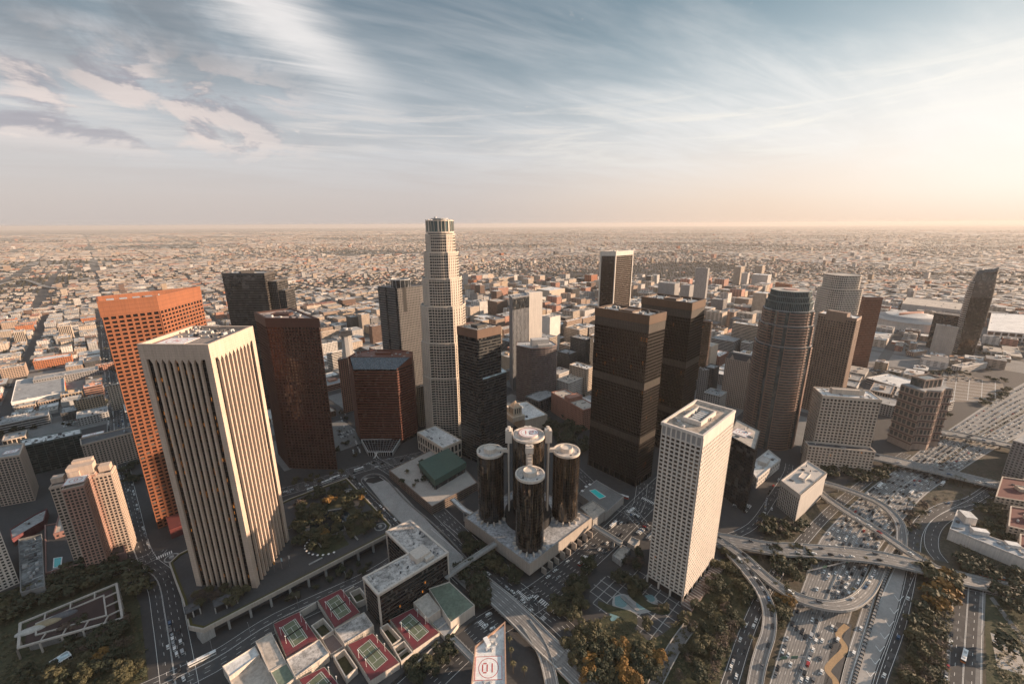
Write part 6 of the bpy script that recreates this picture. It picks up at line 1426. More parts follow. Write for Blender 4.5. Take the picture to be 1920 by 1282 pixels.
def trunk(seed):
    r = R_(seed); m = MB(); m.prism(ngon((0, 0), .035, 6), 0, .45, True, False, ngon((.01, 0), .02, 6))
    for k in range(4): a = r.random()*6.28; m.tube((0, 0, .3), (.2*cos(a), .2*sin(a), .62), .014, 4)
    return m
CR = {}
for nm, mt in LM.items():
    for s in range(4): CR[(nm, s)] = crown(s+hash(nm) % 1 + 10*len(nm), 520 if nm == 'bare brown' else 950, leaf=.032 if nm == 'bare brown' else .055).mesh('crown', mt)
TR = [trunk(s).mesh('trunk', bark) for s in range(3)]
def palm_mesh():
    m = MB(); r = R_(4)
    for k in range(18):
        a = k*2*pi/18+r.uniform(-.1, .1); up = r.uniform(-.2, .5); pts = [(0, 0), (.9, up*.9+.25), (1.7, up*.7), (2.3, up-.7)]
        for i in range(3):
            (r0, z0), (r1, z1) = pts[i], pts[i+1]; w0, w1 = .32-.08*i, .24-.1*i; c_, s_ = cos(a), sin(a)
            m.face([(c_*r0-s_*w0, s_*r0+c_*w0, z0), (c_*r1-s_*w1, s_*r1+c_*w1, z1), (c_*r1+s_*w1, s_*r1-c_*w1, z1), (c_*r0+s_*w0, s_*r0-c_*w0, z0)])
    return m.mesh('fronds', LM['olive'])
PALM = palm_mesh(); pt_ = MB(); pt_.prism(ngon((0, 0), .28, 7), 0, 1, True, False, ngon((0, 0), .17, 7)); PT = pt_.mesh('trunk', bark)
NT = [0]; TP = []
def tree(x, y, z, h, nm, label, group, wide=1.0):
    NT[0] += 1; r = rc
    root = thing('broadleaf_tree', label, 'tree', (x, y, z), group, r.random()*6.28); k = h
    inst('crown', CR[(nm, r.randrange(4))], (0, 0, 0), root, 0, (k*wide, k*wide*r.uniform(.85, 1.15), k)); inst('trunk', TR[r.randrange(3)], (0, 0, 0), root, 0, (k, k, k))
def palm(px_, py_, h, label, z=0):
    x, y = at(px_, py_, z); root = thing('palm_tree', label, 'palm tree', (x, y, z), 'palms by the roads'); inst('fronds', PALM, (0, 0, h), root, rc.random()*6, (1.15, 1.15, 1.15)); inst('trunk', PT, (0, 0, 0), root, 0, (1, 1, h))
EXTRA = MB()
def grove(poly, n, mix, h, where, z=0.0, wide=1.15, single=True):
    xs = [p[0] for p in poly]; ys = [p[1] for p in poly]; k = tr = 0; done = []
    while k < n and tr < n*30:
        tr += 1; px_, py_ = rc.uniform(min(xs), max(xs)), rc.uniform(min(ys), max(ys))
        if not inpoly((px_, py_), poly): continue
        x, y = at(px_, py_, z)
        if any(hypot(x-a, y-b) < h*.5 for a, b in done): continue
        done.append((x, y)); k += 1; nm = rc.choices(list(mix), list(mix.values()))[0]; hh = h*rc.uniform(.7, 1.25)
        TP.append((x, y, z, hh, nm, where, wide, h, '%s %s' % (('lower', 'middle', 'upper')[2-min(2, int(3*(py_-min(ys))/(max(ys)-min(ys)+1)))], ('left', 'centre', 'right')[min(2, int(3*(px_-min(xs))/(max(xs)-min(xs)+1)))])))
grove([(552, 950), (600, 925), (650, 905), (690, 940), (722, 978), (660, 1015), (600, 1035), (556, 1030), (545, 990)], 74, {'dark green': 4, 'olive': 5, 'bare brown': 1, 'golden brown': .4}, 9, 'in the round garden on the terrace', DK)
grove([(362, 1112), (430, 1100), (470, 1112), (440, 1138), (370, 1138)], 16, {'bare brown': 3, 'olive': 3}, 8, 'at the foot of the ivory tower', DK)
grove([(1035, 1150), (1068, 1095), (1095, 1062), (1120, 1058), (1100, 1085), (1098, 1130), (1080, 1170), (1050, 1165)], 22, {'dark green': 5, 'olive': 2}, 9.5, 'between the wide street and the plaza')
grove([(1040, 1200), (1085, 1180), (1130, 1200), (1200, 1228), (1250, 1232), (1240, 1255), (1190, 1295), (1120, 1295)], 38, {'golden brown': 5, 'olive': 4, 'dark green': 3}, 9.5, 'below the plaza at the bottom edge')
grove([(1280, 1165), (1330, 1095), (1352, 1040), (1400, 1060), (1412, 1110), (1390, 1180), (1330, 1295), (1255, 1295), (1290, 1200)], 50, {'dark green': 5, 'olive': 3, 'bare brown': 2}, 9, 'on the bank right of the white tower')
grove([(1150, 1080), (1200, 1090), (1215, 1110), (1180, 1120)], 8, {'dark green': 4, 'olive': 2}, 10, 'in the plaza beds'); grove([(1190, 1045), (1208, 1040), (1208, 1070), (1165, 1062)], 6, {'bare brown': 4, 'dark green': 2}, 9, 'left of the white tower foot'); grove([(1180, 1150), (1250, 1140), (1268, 1160), (1200, 1190)], 4, {'olive': 4, 'bare brown': 2}, 7, 'on the lower plaza edge')
grove([(-10, 1172), (0, 1135), (110, 1085), (215, 1040), (235, 1075), (225, 1085), (30, 1155), (20, 1180)], 44, {'dark green': 6, 'olive': 2}, 11, 'in the belt behind the framed building'); grove([(125, 1175), (200, 1155), (235, 1170), (245, 1235), (180, 1240), (130, 1215)], 22, {'dark green': 4, 'bare brown': 3, 'golden brown': .7}, 11, 'in front of the framed building'); grove([(240, 1070), (275, 1080), (285, 1110), (255, 1125), (238, 1100)], 7, {'dark green': 3, 'olive': 3}, 13, 'beside the bridge left of the terrace'); grove([(0, 1245), (90, 1240), (280, 1250), (280, 1295), (0, 1295)], 16, {'olive': 4, 'dark green': 3}, 9, 'on the lawn at the bottom left')
grove([(860, 1000), (895, 1020), (985, 1092), (965, 1098), (880, 1045)], 22, {'dark green': 5, 'olive': 1}, 9, 'along the left side of the hotel podium'); grove([(862, 1065), (892, 1068), (925, 1130), (900, 1160), (870, 1110)], 13, {'dark green': 4, 'bare brown': 1}, 12, 'under the viaduct by the L shaped block'); grove([(752, 1250), (840, 1205), (862, 1225), (780, 1290)], 16, {'dark green': 4, 'olive': 1}, 8, 'below the tennis terraces')
grove([(1025, 800), (1060, 782), (1105, 815), (1105, 852), (1070, 845), (1040, 830)], 26, {'dark green': 5}, 12, 'in the dark square behind the hotel'); grove([(1440, 1042), (1500, 1036), (1535, 1046), (1490, 1095), (1452, 1075)], 16, {'dark green': 4, 'olive': 3}, 10, 'between the loop ramp and the wide overpass'); grove([(1430, 965), (1490, 985), (1515, 985), (1500, 1010), (1420, 1005)], 18, {'olive': 3, 'dark green': 3, 'bare brown': 2}, 9, 'below the slit windowed block')
grove([(1728, 1075), (1790, 1085), (1790, 1130), (1760, 1150), (1735, 1120)], 12, {'golden brown': 4, 'olive': 3}, 14, 'right of the wide overpass end'); grove([(1690, 1290), (1720, 1150), (1765, 1140), (1765, 1290)], 26, {'bare brown': 3, 'dark green': 3, 'olive': 3}, 10, 'on the bank between service road and street'); grove([(1505, 858), (1540, 872), (1620, 884), (1650, 870), (1690, 880), (1640, 905), (1560, 900)], 34, {'olive': 4, 'dark green': 4, 'golden brown': .6}, 9, 'below the cream office slab'); grove([(1455, 1110), (1480, 1130), (1462, 1185), (1448, 1150)], 10, {'dark green': 3, 'golden brown': 1, 'olive': 2}, 10, 'between the two curving ramps')
grove([(1780, 1030), (1830, 1050), (1920, 1085), (1920, 1100), (1800, 1075)], 18, {'dark green': 5}, 9, 'below the stepped white block'); grove([(1860, 1105), (1920, 1112), (1920, 1160), (1885, 1150)], 9, {'dark green': 4, 'olive': 1}, 10, 'beside the lawn at the lower right'); grove([(1870, 1215), (1890, 1215), (1890, 1235), (1872, 1235)], 1, {'dark green': 1}, 17, 'alone on the pale paved square'); grove([(1335, 1200), (1352, 1190), (1360, 1230), (1335, 1260)], 5, {'bare brown': 3, 'olive': 1}, 11, 'left of the collector road'); grove([(1830, 950), (1870, 930), (1905, 1010), (1860, 1020)], 22, {'dark green': 4, 'olive': 2}, 8, 'on the slope right of the side street')
grove([(1690, 960), (1730, 945), (1760, 935), (1720, 990), (1700, 1005)], 10, {'bare brown': 2, 'olive': 2}, 6, 'on the verge between freeway and side street'); grove([(1720, 742), (1790, 770), (1770, 790), (1700, 775)], 14, {'dark green': 3, 'olive': 2}, 9, 'behind the farther street bridge'); grove([(1738, 698), (1792, 694), (1890, 716), (1888, 722), (1790, 702), (1740, 706)], 22, {'dark green': 3, 'olive': 3}, 8, 'along the top of the parking field'); grove([(1835, 758), (1890, 728), (1900, 735), (1850, 765)], 16, {'dark green': 3, 'olive': 3}, 8, 'between parking field and freeway'); grove([(1800, 640), (1880, 650), (1870, 670), (1800, 662)], 18, {'dark green': 3}, 9, 'in the blocks below the curved hotel'); grove([(540, 905), (580, 915), (650, 885), (620, 885)], 9, {'olive': 3}, 6, 'along the street behind the terrace'); grove([(232, 880), (262, 872), (268, 905), (238, 910)], 8, {'dark green': 3}, 9, 'in the court left of the orange tower'); grove([(-5, 800), (80, 775), (90, 790), (0, 822)], 12, {'dark green': 3}, 9, 'beside the grey parking garage'); grove([(820, 805), (850, 800), (880, 830), (850, 835)], 8, {'dark green': 3}, 8, 'at the foot of the tallest tower'); grove([(740, 900), (790, 860), (800, 905), (770, 920)], 9, {'dark green': 3, 'olive': 1}, 6, 'on the garage plaza', 10); grove([(650, 1060), (700, 1050), (690, 1075), (560, 1120)], 8, {'dark green': 3}, 7, 'under the edge of the terrace')
TP.sort(key=lambda t_: t_[0]**2+t_[1]**2)
gsrc = {nm: crown(77, 260, leaf=.10) for nm in LM}; rest = {nm: MB() for nm in LM}
for i, (x, y, z_, hh, nm, where, wide, h0_, part_) in enumerate(TP):
    tsize = lambda v_: 'small ' if v_ < h0_*.88 else 'large ' if v_ > h0_*1.07 else ''
    if i < 285: tree(x, y, z_, hh, nm, '%s%s tree %s %s' % (tsize(hh), nm if nm != 'bare brown' else 'bare twiggy', where, part_), 'trees '+where, wide)
    else:
        m = rest[nm]; src = gsrc[nm]; b0 = len(m.v); a = rc.random()*6.28; ca_, sa_ = cos(a)*hh*wide, sin(a)*hh*wide
        m.v.extend([(x+ca_*p[0]-sa_*p[1], y+sa_*p[0]+ca_*p[1], z_+hh*p[2]) for p in src.v]); m.f.extend([tuple(q+b0 for q in f) for f in src.f]); m.mi.extend([0]*len(src.f))
for nm, m in rest.items():
    o = m.build('tree_crowns', LM[nm])
    if o: tag(o, 'further %s tree crowns among the groves and verges' % nm, 'trees', kind='stuff')
for i, (x, y, h) in enumerate(((958, 1238, 11), (962, 1262, 10), (955, 1215, 10), (983, 1268, 8), (1478, 1040, 12), (1455, 1035, 13), (1424, 1052, 12), (1620, 1060, 9), (1595, 1125, 12), (1725, 1065, 14), (1735, 1072, 13), (1784, 1012, 9), (1788, 908, 12), (1796, 912, 13), (1804, 914, 12), (1700, 950, 11), (1710, 958, 10), (1740, 915, 12), (1660, 905, 10), (1640, 895, 11), (45, 1265, 9), (1455, 1100, 10), (1405, 1210, 9), (1745, 790, 12), (1752, 796, 11), (1735, 792, 12))):
    palm(x, y, h, 'slim palm tree %s' % ('beside the helipad wedge' if x < 1000 and x > 900 else 'on the lawn at the bottom left' if x < 100 else 'beside the ramps and overpasses' if y > 1000 else 'beside the street bridge over the freeway'))
# street lamps along the freeway and viaduct
lm = MB(); lm.tube((0, 0, 0), (0, 0, 10), .12, 5); LPm = lm.mesh('pole', M['metal']); lm = MB(); lm.tube((0, 0, 10), (2.4, 0, 10.4), .08, 4); lm.box(2.6, 0, 10.3, .9, .35, .15); LAm = lm.mesh('lamp_head', M['metal'])
def lamp(px_, py_, A, where, z=0):
    x, y = at(px_, py_, z); root = thing('street_lamp', 'tall grey street lamp '+where, 'street lamp', (x, y, z), 'street lamps '+where, radians(A)); inst('pole', LPm, (0, 0, 0), root); inst('lamp_head', LAm, (0, 0, 0), root)
for p in ((1500, 1038), (1580, 1046), (1660, 1060), (1465, 1095), (1605, 1130)): lamp(*p, 60, 'beside the freeway overpasses')
for p in ((1845, 1120), (1840, 1190), (1775, 1120), (1776, 1240)): lamp(*p, 180, 'on the street at the lower right')
for p in ((955, 1080), (1060, 1105), (1130, 1050), (1010, 1150)): lamp(*p, 120, 'on the wide street below the hotel')
for p in ((400, 1225), (470, 1190), (560, 1140), (650, 1092)): lamp(*p, 134, 'on the street below the terrace')

# scrub and low bushes on the verges
SH = MB(); rsx = R_(9)
def scrub(poly, n, h0=1.3, z=0.0):
    xs = [p[0] for p in poly]; ys = [p[1] for p in poly]; k = 0
    while k < n:
        px_, py_ = rsx.uniform(min(xs), max(xs)), rsx.uniform(min(ys), max(ys)); k += 1
        if not inpoly((px_, py_), poly): continue
        x, y = at(px_, py_, z); h = h0*rsx.uniform(.5, 1.6)
        if not vergefree(x, y) or inpoly((px_, py_), UP): continue
        for q in range(9):
            a = rsx.random()*6.28; c = Vector((x+rsx.uniform(-h, h)*.8, y+rsx.uniform(-h, h)*.8, z+rsx.uniform(.1, h*.9))); t_ = Vector((cos(a), sin(a), rsx.uniform(-.5, .5)))*h*.34; b_ = Vector((-sin(a), cos(a), rsx.uniform(-.6, .6)))*h*.34; SH.face([tuple(c+t_), tuple(c+b_), tuple(c-t_), tuple(c-b_)])
VP = {}
for C in list(ROADS.values())+[lane(f) for f in (0, .12, .25, .37, .5, .62, .75, .87, 1)]:
    for i in range(len(C)-1):
        L = hypot(C[i+1][0]-C[i][0], C[i+1][1]-C[i][1]); n = max(1, int(L/6))
        for k in range(n): x, y = C[i][0]+(C[i+1][0]-C[i][0])*k/n, C[i][1]+(C[i+1][1]-C[i][1])*k/n; VP.setdefault((int(x//12), int(y//12)), []).append((x, y))
def vergefree(x, y):
    i, j = int(x//12), int(y//12)
    for a in (-1, 0, 1):
        for b in (-1, 0, 1):
            for p in VP.get((i+a, j+b), ()):
                if hypot(x-p[0], y-p[1]) < 8.5: return False
    return True
for poly, n in (([(1330, 1290), (1440, 985), (1640, 880), (1800, 840), (1860, 900), (1740, 1060), (1790, 1100), (1770, 1290)], 3800), ([(1640, 1290), (1720, 1100), (1790, 1100), (1775, 1290)], 1500), ([(1846, 1115), (1925, 1110), (1925, 1290), (1850, 1290)], 260), ([(0, 1290), (0, 1140), (210, 1050), (262, 1130), (280, 1290)], 900), ([(1030, 1290), (1060, 1180), (1200, 1130), (1330, 1050), (1420, 1040), (1420, 1150), (1360, 1290)], 1500), ([(1800, 1020), (1925, 1080), (1925, 1100), (1790, 1080)], 500), ([(1850, 950), (1925, 930), (1925, 1030), (1830, 990)], 500)): scrub(poly, n)
o = SH.build('scrub', LM['olive']); tag(o, 'low scrub and bushes scattered over the verges and banks', 'bushes', kind='stuff')

# sign gantries over the freeway
for i, (k, f0, f1, A_) in enumerate(((8, .0, .5, 0), (14, .5, 1.0, 0), (22, .0, 1.0, 0))):
    a, b = lane(f0)[k], lane(f1)[k]; root = thing('sign_gantry', 'green road sign gantry over the freeway, %s' % ('nearest the bottom edge', 'under the wide overpass area', 'beyond the arching overpass')[i], 'gantry', ((a[0]+b[0])/2, (a[1]+b[1])/2, 0)); m = MB(); m.tube((a[0], a[1], 6.2), (b[0], b[1], 6.2), .18, 5); m.tube((a[0], a[1], 7.0), (b[0], b[1], 7.0), .18, 5); m.build('beam', M['metal'], root)
    for p in (a, b): m = MB(); m.tube((p[0], p[1], 0), (p[0], p[1], 7.4), .25, 6); m.build('post', M['metal'], root)
    for f in (.25, .6): x, y = a[0]+(b[0]-a[0])*f, a[1]+(b[1]-a[1])*f; m = MB(); m.box(x, y, 5.4, 5, .25, 2.4, degrees(atan2(b[1]-a[1], b[0]-a[0]))); m.build('sign_panel', plain('sign_green', (.02, .10, .055), .5), root)
# ================================================================= NAMED BUILDINGS OF THE WIDER CITY
cols = {'cream': (.50, .41, .33), 'tan': (.38, .28, .215), 'white': (.60, .56, .52), 'salmon': (.42, .22, .16), 'grey': (.26, .25, .245), 'pale grey': (.40, .385, .37), 'brown': (.16, .10, .075), 'dark grey': (.075, .073, .072), 'buff': (.46, .35, .25), 'rust': (.40, .15, .07)}
WM = {k: stone(k.replace(' ', '_')+'_wall', c, .8, .15) for k, c in cols.items()}
gen_gl = glass('city_window_glass', (.016, .016, .017), .12, (2.5, 2.5, 3.5), tilt=.02, spec=.5)
def ex(name, label, col, xn, yb, yt, xl, xr, kind='grid', rm='roof_white', A=44, cl=6, sd=1, cat='building', bay=3.6, fl=3.5, pw=1.5, sh=1.5, cap=1.8, big=None):
    P, z = gbox(xn, yb, yt, xl, xr, A, cap=(95, 34 if xn < 700 else 70)); return building(name, label, cat, P, z, WM[col], kind, bay, fl, pw, sh, .35, gen_gl, M[rm], cl, sd, big, cap, A=A)
EX = [
 ('white_slab_building', 'white gridded slab block right of the blank white slab tower', 'white', 1030, 668, 595, 1014, 1051), ('office_block', 'tan punched window block right of the white gridded slab', 'tan', 1062, 640, 603, 1056, 1091), ('office_block', 'tan block with a small red and blue roof sign, left of the black capped tower', 'tan', 1092, 628, 597, 1085, 1117),
 ('office_block', 'dark glass block with a sunlit top left of the front bronze tower', 'dark grey', 1096, 700, 637, 1070, 1113), ('office_block', 'dark blue grey block with a pale side beside the mauve curved tower', 'dark grey', 1066, 705, 664, 1045, 1083), ('office_block', 'white roofed block on pillars left of the front bronze tower', 'cream', 1098, 742, 692, 1068, 1114), ('office_block', 'white framed mid rise block with rooftop plant behind the salmon club', 'white', 1065, 752, 718, 1044, 1101),
 ('office_block', 'long finned pale block far behind the blank white slab', 'cream', 1030, 572, 545, 992, 1067), ('office_block', 'dark cubic block right of the long finned block', 'dark grey', 1072, 575, 542, 1061, 1087), ('office_block', 'dark blue brown block right of the tallest tower', 'brown', 932, 592, 566, 912, 951), ('office_block', 'low cream block with white roof right of the tallest tower', 'cream', 915, 612, 598, 888, 933),
 ('office_block', 'grey windowless slab behind the rear bronze tower', 'grey', 1262, 566, 532, 1232, 1275), ('office_block', 'second grey slab right of the windowless one', 'grey', 1290, 570, 535, 1277, 1303), ('slab_tower', 'tall narrow grey tower standing alone behind the rear bronze tower', 'pale grey', 1318, 586, 503, 1305, 1331), ('office_block', 'cream pair block far right of the narrow grey tower', 'cream', 1385, 535, 500, 1377, 1397), ('office_block', 'white block in front of the far cream pair', 'white', 1398, 545, 512, 1391, 1406), ('office_block', 'wide white gridded block far behind the ringed tower', 'white', 1436, 543, 516, 1411, 1447), ('office_block', 'cream block behind the wide white gridded one', 'cream', 1425, 530, 498, 1417, 1435),
 ('office_block', 'brown and cream cubic block left of the ringed crown tower', 'tan', 1400, 590, 561, 1379, 1413), ('office_block', 'tan slab with shaded left side, left of the ringed crown tower', 'cream', 1429, 605, 550, 1413, 1446), ('office_block', 'grey gridded block with white roof behind the gothic roofed tower', 'grey', 1352, 598, 562, 1334, 1364), ('office_block', 'wide red brown block beyond the ringed crown tower', 'rust', 1478, 560, 533, 1443, 1486), ('apartment_block', 'long cream balcony slab behind the gothic roofed tower', 'cream', 1424, 668, 612, 1361, 1438), ('office_block', 'low white roofed blue grey block left of the balcony slab', 'pale grey', 1372, 668, 640, 1334, 1391), ('office_block', 'low white roofed block beneath the balcony slab', 'white', 1402, 670, 643, 1390, 1424), ('brick_block', 'salmon brick block with a wide grey roof left of the gothic roofed tower', 'salmon', 1347, 690, 668, 1332, 1366), ('office_block', 'slim black block with grey roof behind the white tower', 'dark grey', 1332, 745, 690, 1322, 1349), ('office_block', 'white wedge topped block just behind the white tower roof', 'pale grey', 1346, 778, 742, 1320, 1363), ('office_block', 'grey slab with curved front between bronze twins and white tower', 'grey', 1322, 755, 692, 1311, 1326),
 ('hall', 'pale ribbed court building at the far left with black strip windows', 'cream', 30, 645, 622, -5, 44), ('court_building', 'cream office block with close vertical fins at the left', 'cream', 116, 640, 611, 62, 132), ('office_block', 'small cream banded block in front of the finned one', 'cream', 112, 652, 634, 98, 132), ('brick_block', 'long orange brick block with orange roof at the left', 'rust', 66, 693, 677, 57, 133), ('office_block', 'long cream block with a plain side at the left edge', 'tan', 5, 712, 691, -30, 45), ('apartment_block', 'long grey green slab block with cluttered roof left of the orange tower', 'grey', 66, 727, 712, 62, 184), ('brick_block', 'pink brick block beside the orange tower', 'salmon', 182, 696, 683, 179, 212), ('office_block', 'tan gridded hotel block left of the avenue', 'buff', 145, 778, 748, 141, 194), ('office_block', 'low pale stone block below the tan hotel block', 'pale grey', 148, 800, 783, 144, 202), ('office_block', 'small dark block with mixed white roof left of the tan hotel', 'dark grey', 118, 790, 774, 113, 144), ('garage', 'grey parking garage with cars on its roof at the left edge', 'pale grey', -20, 820, 800, -40, 90), ('office_block', 'narrow cream block along the avenue beside the orange tower', 'cream', 212, 770, 720, 206, 236),
 ('apartment_block', 'white apartment block between the brown and dark red towers', 'white', 650, 690, 662, 603, 664), ('office_block', 'cream rooftop court block right of the brown granite tower', 'cream', 604, 636, 623, 600, 634), ('office_block', 'white cubic block with dark roof court right of the brown tower', 'white', 606, 665, 645, 602, 632), ('apartment_block', 'cream sunlit apartment tower left of the crowned tower', 'cream', 680, 618, 590, 670, 692), ('office_block', 'green glass block left of the sunlit apartment tower', 'dark grey', 660, 618, 595, 648, 672), ('brick_block', 'brown punched window block left of the crowned tower', 'brown', 700, 645, 612, 691, 716), ('apartment_block', 'white balcony block left of the dark red tower', 'white', 618, 700, 662, 612, 640), ('brick_block', 'salmon grey slab end left of the dark red tower', 'salmon', 645, 775, 672, 636, 652), ('office_block', 'tan slab with strip windows in front of the crowned tower', 'tan', 790, 790, 762, 774, 800), ('office_block', 'sunlit cream block top left of the tallest tower foot', 'buff', 789, 800, 725, 780, 802), ('office_block', 'low cream block by the foot of the tallest tower', 'cream', 925, 722, 705, 944, 962),
 ('garage', 'long white parking deck between the red brown tower and the banded tower', 'white', 1700, 740, 730, 1600, 1745), ('garage', 'stepped white parking structure right of the banded tower', 'white', 1755, 775, 757, 1738, 1790), ('office_block', 'long white office block far right with dark small windows', 'white', 1800, 700, 688, 1785, 1868), ('office_block', 'low tan hall beyond the parking field', 'tan', 1712, 668, 660, 1700, 1738), ('slab_tower', 'blank white slab tower in front of the dark curved hotel', 'white', 1783, 668, 612, 1756, 1797), ('office_block', 'grey office block at the right edge above the red roofs', 'grey', 1915, 905, 830, 1900, 1980),
]
for i, e in enumerate(EX):
    blank = 'blank' in e[1] or 'windowless' in e[1]; bands = 'balcony' in e[1] or 'banded' in e[1] or 'garage' in e[0]; fins = 'fin' in e[1] or 'ribbed' in e[1]
    A = 44 if e[3] < 1450 else (20 if e[3] < 1900 else 30)
    ex(*e, kind='blank' if blank else 'bands' if bands else 'fins' if fins else 'grid', sd=i, A=A, rm=('roof_grey' if 'grey' in e[2] or 'dark' in e[2] else 'roof_white' if i % 3 else 'roof_tan'), cl=10 if e[4] > 640 else 5)
# striped red and yellow hall
P, z = gbox(24, 765, 753, 20, 122, 46); sh_ = building('striped_hall', 'long hall with a red, orange and yellow striped wall at the left', 'hall', P, z, M['white'], 'blank', rm=M['roof_grey'], cl=6, seed=5)
k = [k for k in range(4) if facing(P[k], P[(k+1) % 4])]; k = max(k, key=lambda k: hypot(P[k][0]-P[(k+1) % 4][0], P[k][1]-P[(k+1) % 4][1])); p, q = P[k], P[(k+1) % 4]
for i in range(12):
    f0, f1 = i/12, (i+.94)/12; m = MB(); m.seg((p[0]+(q[0]-p[0])*f0, p[1]+(q[1]-p[1])*f0), (p[0]+(q[0]-p[0])*f1, p[1]+(q[1]-p[1])*f1), .3, 0, .5, z-1.5)
    m.build('wall_panel', (plain('panel_red', (.5, .05, .03)), plain('panel_orange', (.55, .17, .03)), plain('panel_yellow', (.55, .33, .06)), plain('panel_brown', (.25, .07, .04)))[(i*7+i//3) % 4], sh_)
# gothic roofed tower
P, z = gbox(1408, 772, 672, 1362, 1431, 44); z = 85
P = ccw(P); gm2 = stone('pinkish_grey_stone', (.46, .36, .30), .8, .1); gt2 = building('office_tower', 'pale stone tower with steep dark gabled roof and white gothic gables', 'office tower', P, z, gm2, 'grid', 2.9, 3.6, 1.3, 1.5, .4, gen_gl, M['roof_grey'], 0, 2, None, 1)
I = inset(P, 5); MB().prism(P, z, z+9, True, False, I).build('hipped_roof', stone('dark_slate', (.06, .05, .048), .6), gt2); MB().prism(inset(I, 2), z+9, z+11).build('roof_cap', M['roof_grey'], gt2)
for k in range(4):
    p, q = P[k], P[(k+1) % 4]
    if facing(p, q):
        for f in (.2, .72):
            x0, y0 = p[0]+(q[0]-p[0])*f, p[1]+(q[1]-p[1])*f; L = hypot(q[0]-p[0], q[1]-p[1]); dx, dy = (q[0]-p[0])/L, (q[1]-p[1])/L; m = MB()
            for s in (-1, 1): m.face([(x0+dx*s*4, y0+dy*s*4-.1, z), (x0+dx*s*3.1, y0+dy*s*3.1-.1, z), (x0, y0-.1, z+6.6), (x0, y0-.1, z+8)][::s])
            m.face([(x0-dx*3, y0-dy*3+.1, z), (x0+dx*3, y0+dy*3+.1, z), (x0, y0+.1, z+6.5)]); m.build('gable', gm2, gt2)
# slender concave white shaft with dark head
x, y = at(657, 700); zz = zof((657, 700), (650, 618)); sh2 = thing('residential_shaft', 'slender white concave shaft tower with a dark flared head, left of the red tower', 'tower', (x, y, 0)); wsh = stone('white_shaft', (.58, .55, .52), .7, .1)
for a in (0, 90, 180, 270): 
    d = dirv(a+20); m = MB(); m.prism(rect((x+d[0]*9, y+d[1]*9), 5, 9, a+20), 0, zz-10, True, False, rect((x+d[0]*8, y+d[1]*8), 4, 8, a+20)); m.build('shaft_wall', wsh, sh2)
m = MB(); m.box(x, y, 0, 14, 14, zz-10, 20); m.build('core_wall', wsh, sh2); m = MB(); m.box(x, y, zz-10, 26, 26, 5, 20); m.box(x, y, zz-4, 20, 20, 4, 20); m.build('head', M['unit_dark'], sh2); m = MB(); m.cyl(x, y, zz, zz+4, 5, 12); m.build('drum', M['unit'], sh2)
# dark curved hotel with tilted top, its lower slab, arena and exhibition hall
rx, ry = at(1804, 664); rz_ = 203; gz2 = glass('amber_mirror_glass', (.03, .026, .023), .08, (3, 3, 3.6), 30, tilt=.03, spec=1, metal=.5, vary=.5)
rt_ = thing('hotel_tower', 'dark glass hotel tower with bulging sides and a slanted crown, far right', 'hotel tower', (rx, ry, 0)); prev = None; tp = rsq((0, 0), 43, 26, -32, 9)
lev = [(0, .80), (40, .90), (90, 1.0), (140, 1.02), (175, .92), (195, .78)]
for i in range(len(lev)-1):
    (z0, s0), (z1, s1) = lev[i], lev[i+1]; q = lambda s: [(rx+p[0]*s+8*(1-s), ry+p[1]*s) for p in tp]; MB().prism(q(s0), z0, z1, True, False, q(s1)).build('curtain_wall', gz2, rt_)
q4 = [(rx+p[0]*.78+2, ry+p[1]*.78) for p in tp]; m = MB(); zt_ = [rz_-3+9*cos(2*pi*i/len(q4)) for i in range(len(q4))]; m.face([(q4[i][0], q4[i][1], zt_[i]) for i in range(len(q4))])
for i in range(len(q4)): j = (i+1) % len(q4); m.face([(q4[i][0], q4[i][1], 195), (q4[j][0], q4[j][1], 195), (q4[j][0], q4[j][1], zt_[j]), (q4[i][0], q4[i][1], zt_[i])])
m.build('slanted_crown', gz2, rt_); m = MB()
lk = min(range(len(tp)), key=lambda k: tp[k][0])
for z0 in range(4, 176, 5):
    for k in range(lk-3, lk+2): p, q = tp[k % len(tp)], tp[(k+1) % len(tp)]; s_ = .82+.2*min(1, z0/100); m.seg((rx+p[0]*s_+8*(1-s_), ry+p[1]*s_), (rx+q[0]*s_+8*(1-s_), ry+q[1]*s_), .5, .2, z0, z0+1.6)
m.build('side_band', WM['pale grey'], rt_, kind='stuff'); reserve(rect((rx, ry), 80, 60, 30))
P, z = gbox(1790, 660, 592, 1752, 1822, 30); building('hotel_slab', 'dark banded lower hotel slab joined left of the curved hotel tower', 'hotel', P, min(z, 95), WM['dark grey'], 'bands', 4, 4, 1, 1.2, .3, gz2, M['roof_dark'], 4, 3, None, 2, res=True, A=30)
ax, ay = at(1703, 612); ar = thing('arena', 'large round arena with an arched pale roof crossed by an orange strip', 'arena', (ax, ay, 0)); reserve(ngon((ax, ay), 90, 12)); MB().prism(ngon((ax, ay), 82, 36), 0, 24).build('wall', WM['white'], ar)
for i, (r0, z0, r1, z1, mt) in enumerate(((86, 24, 78, 31, 'pale grey'), (78, 31, 60, 37, 'grey'), (60, 37, 34, 41, 'white'), (34, 41, .5, 43, 'pale grey'))): MB().prism(ngon((ax, ay), r0, 36), z0, z1, True, False, ngon((ax, ay), r1, 36)).build('roof_ring', WM[mt], ar)
m = MB(); m.prism([(ax+dirv(15)[0]*50*cos(a)-dirv(15)[1]*9*sin(a), ay+dirv(15)[1]*50*cos(a)+dirv(15)[0]*9*sin(a)) for a in [2*pi*k/20 for k in range(20)]], 36, 44.2); m.build('roof_band', stone('orange_roof_band', (.50, .25, .17), .7), ar)
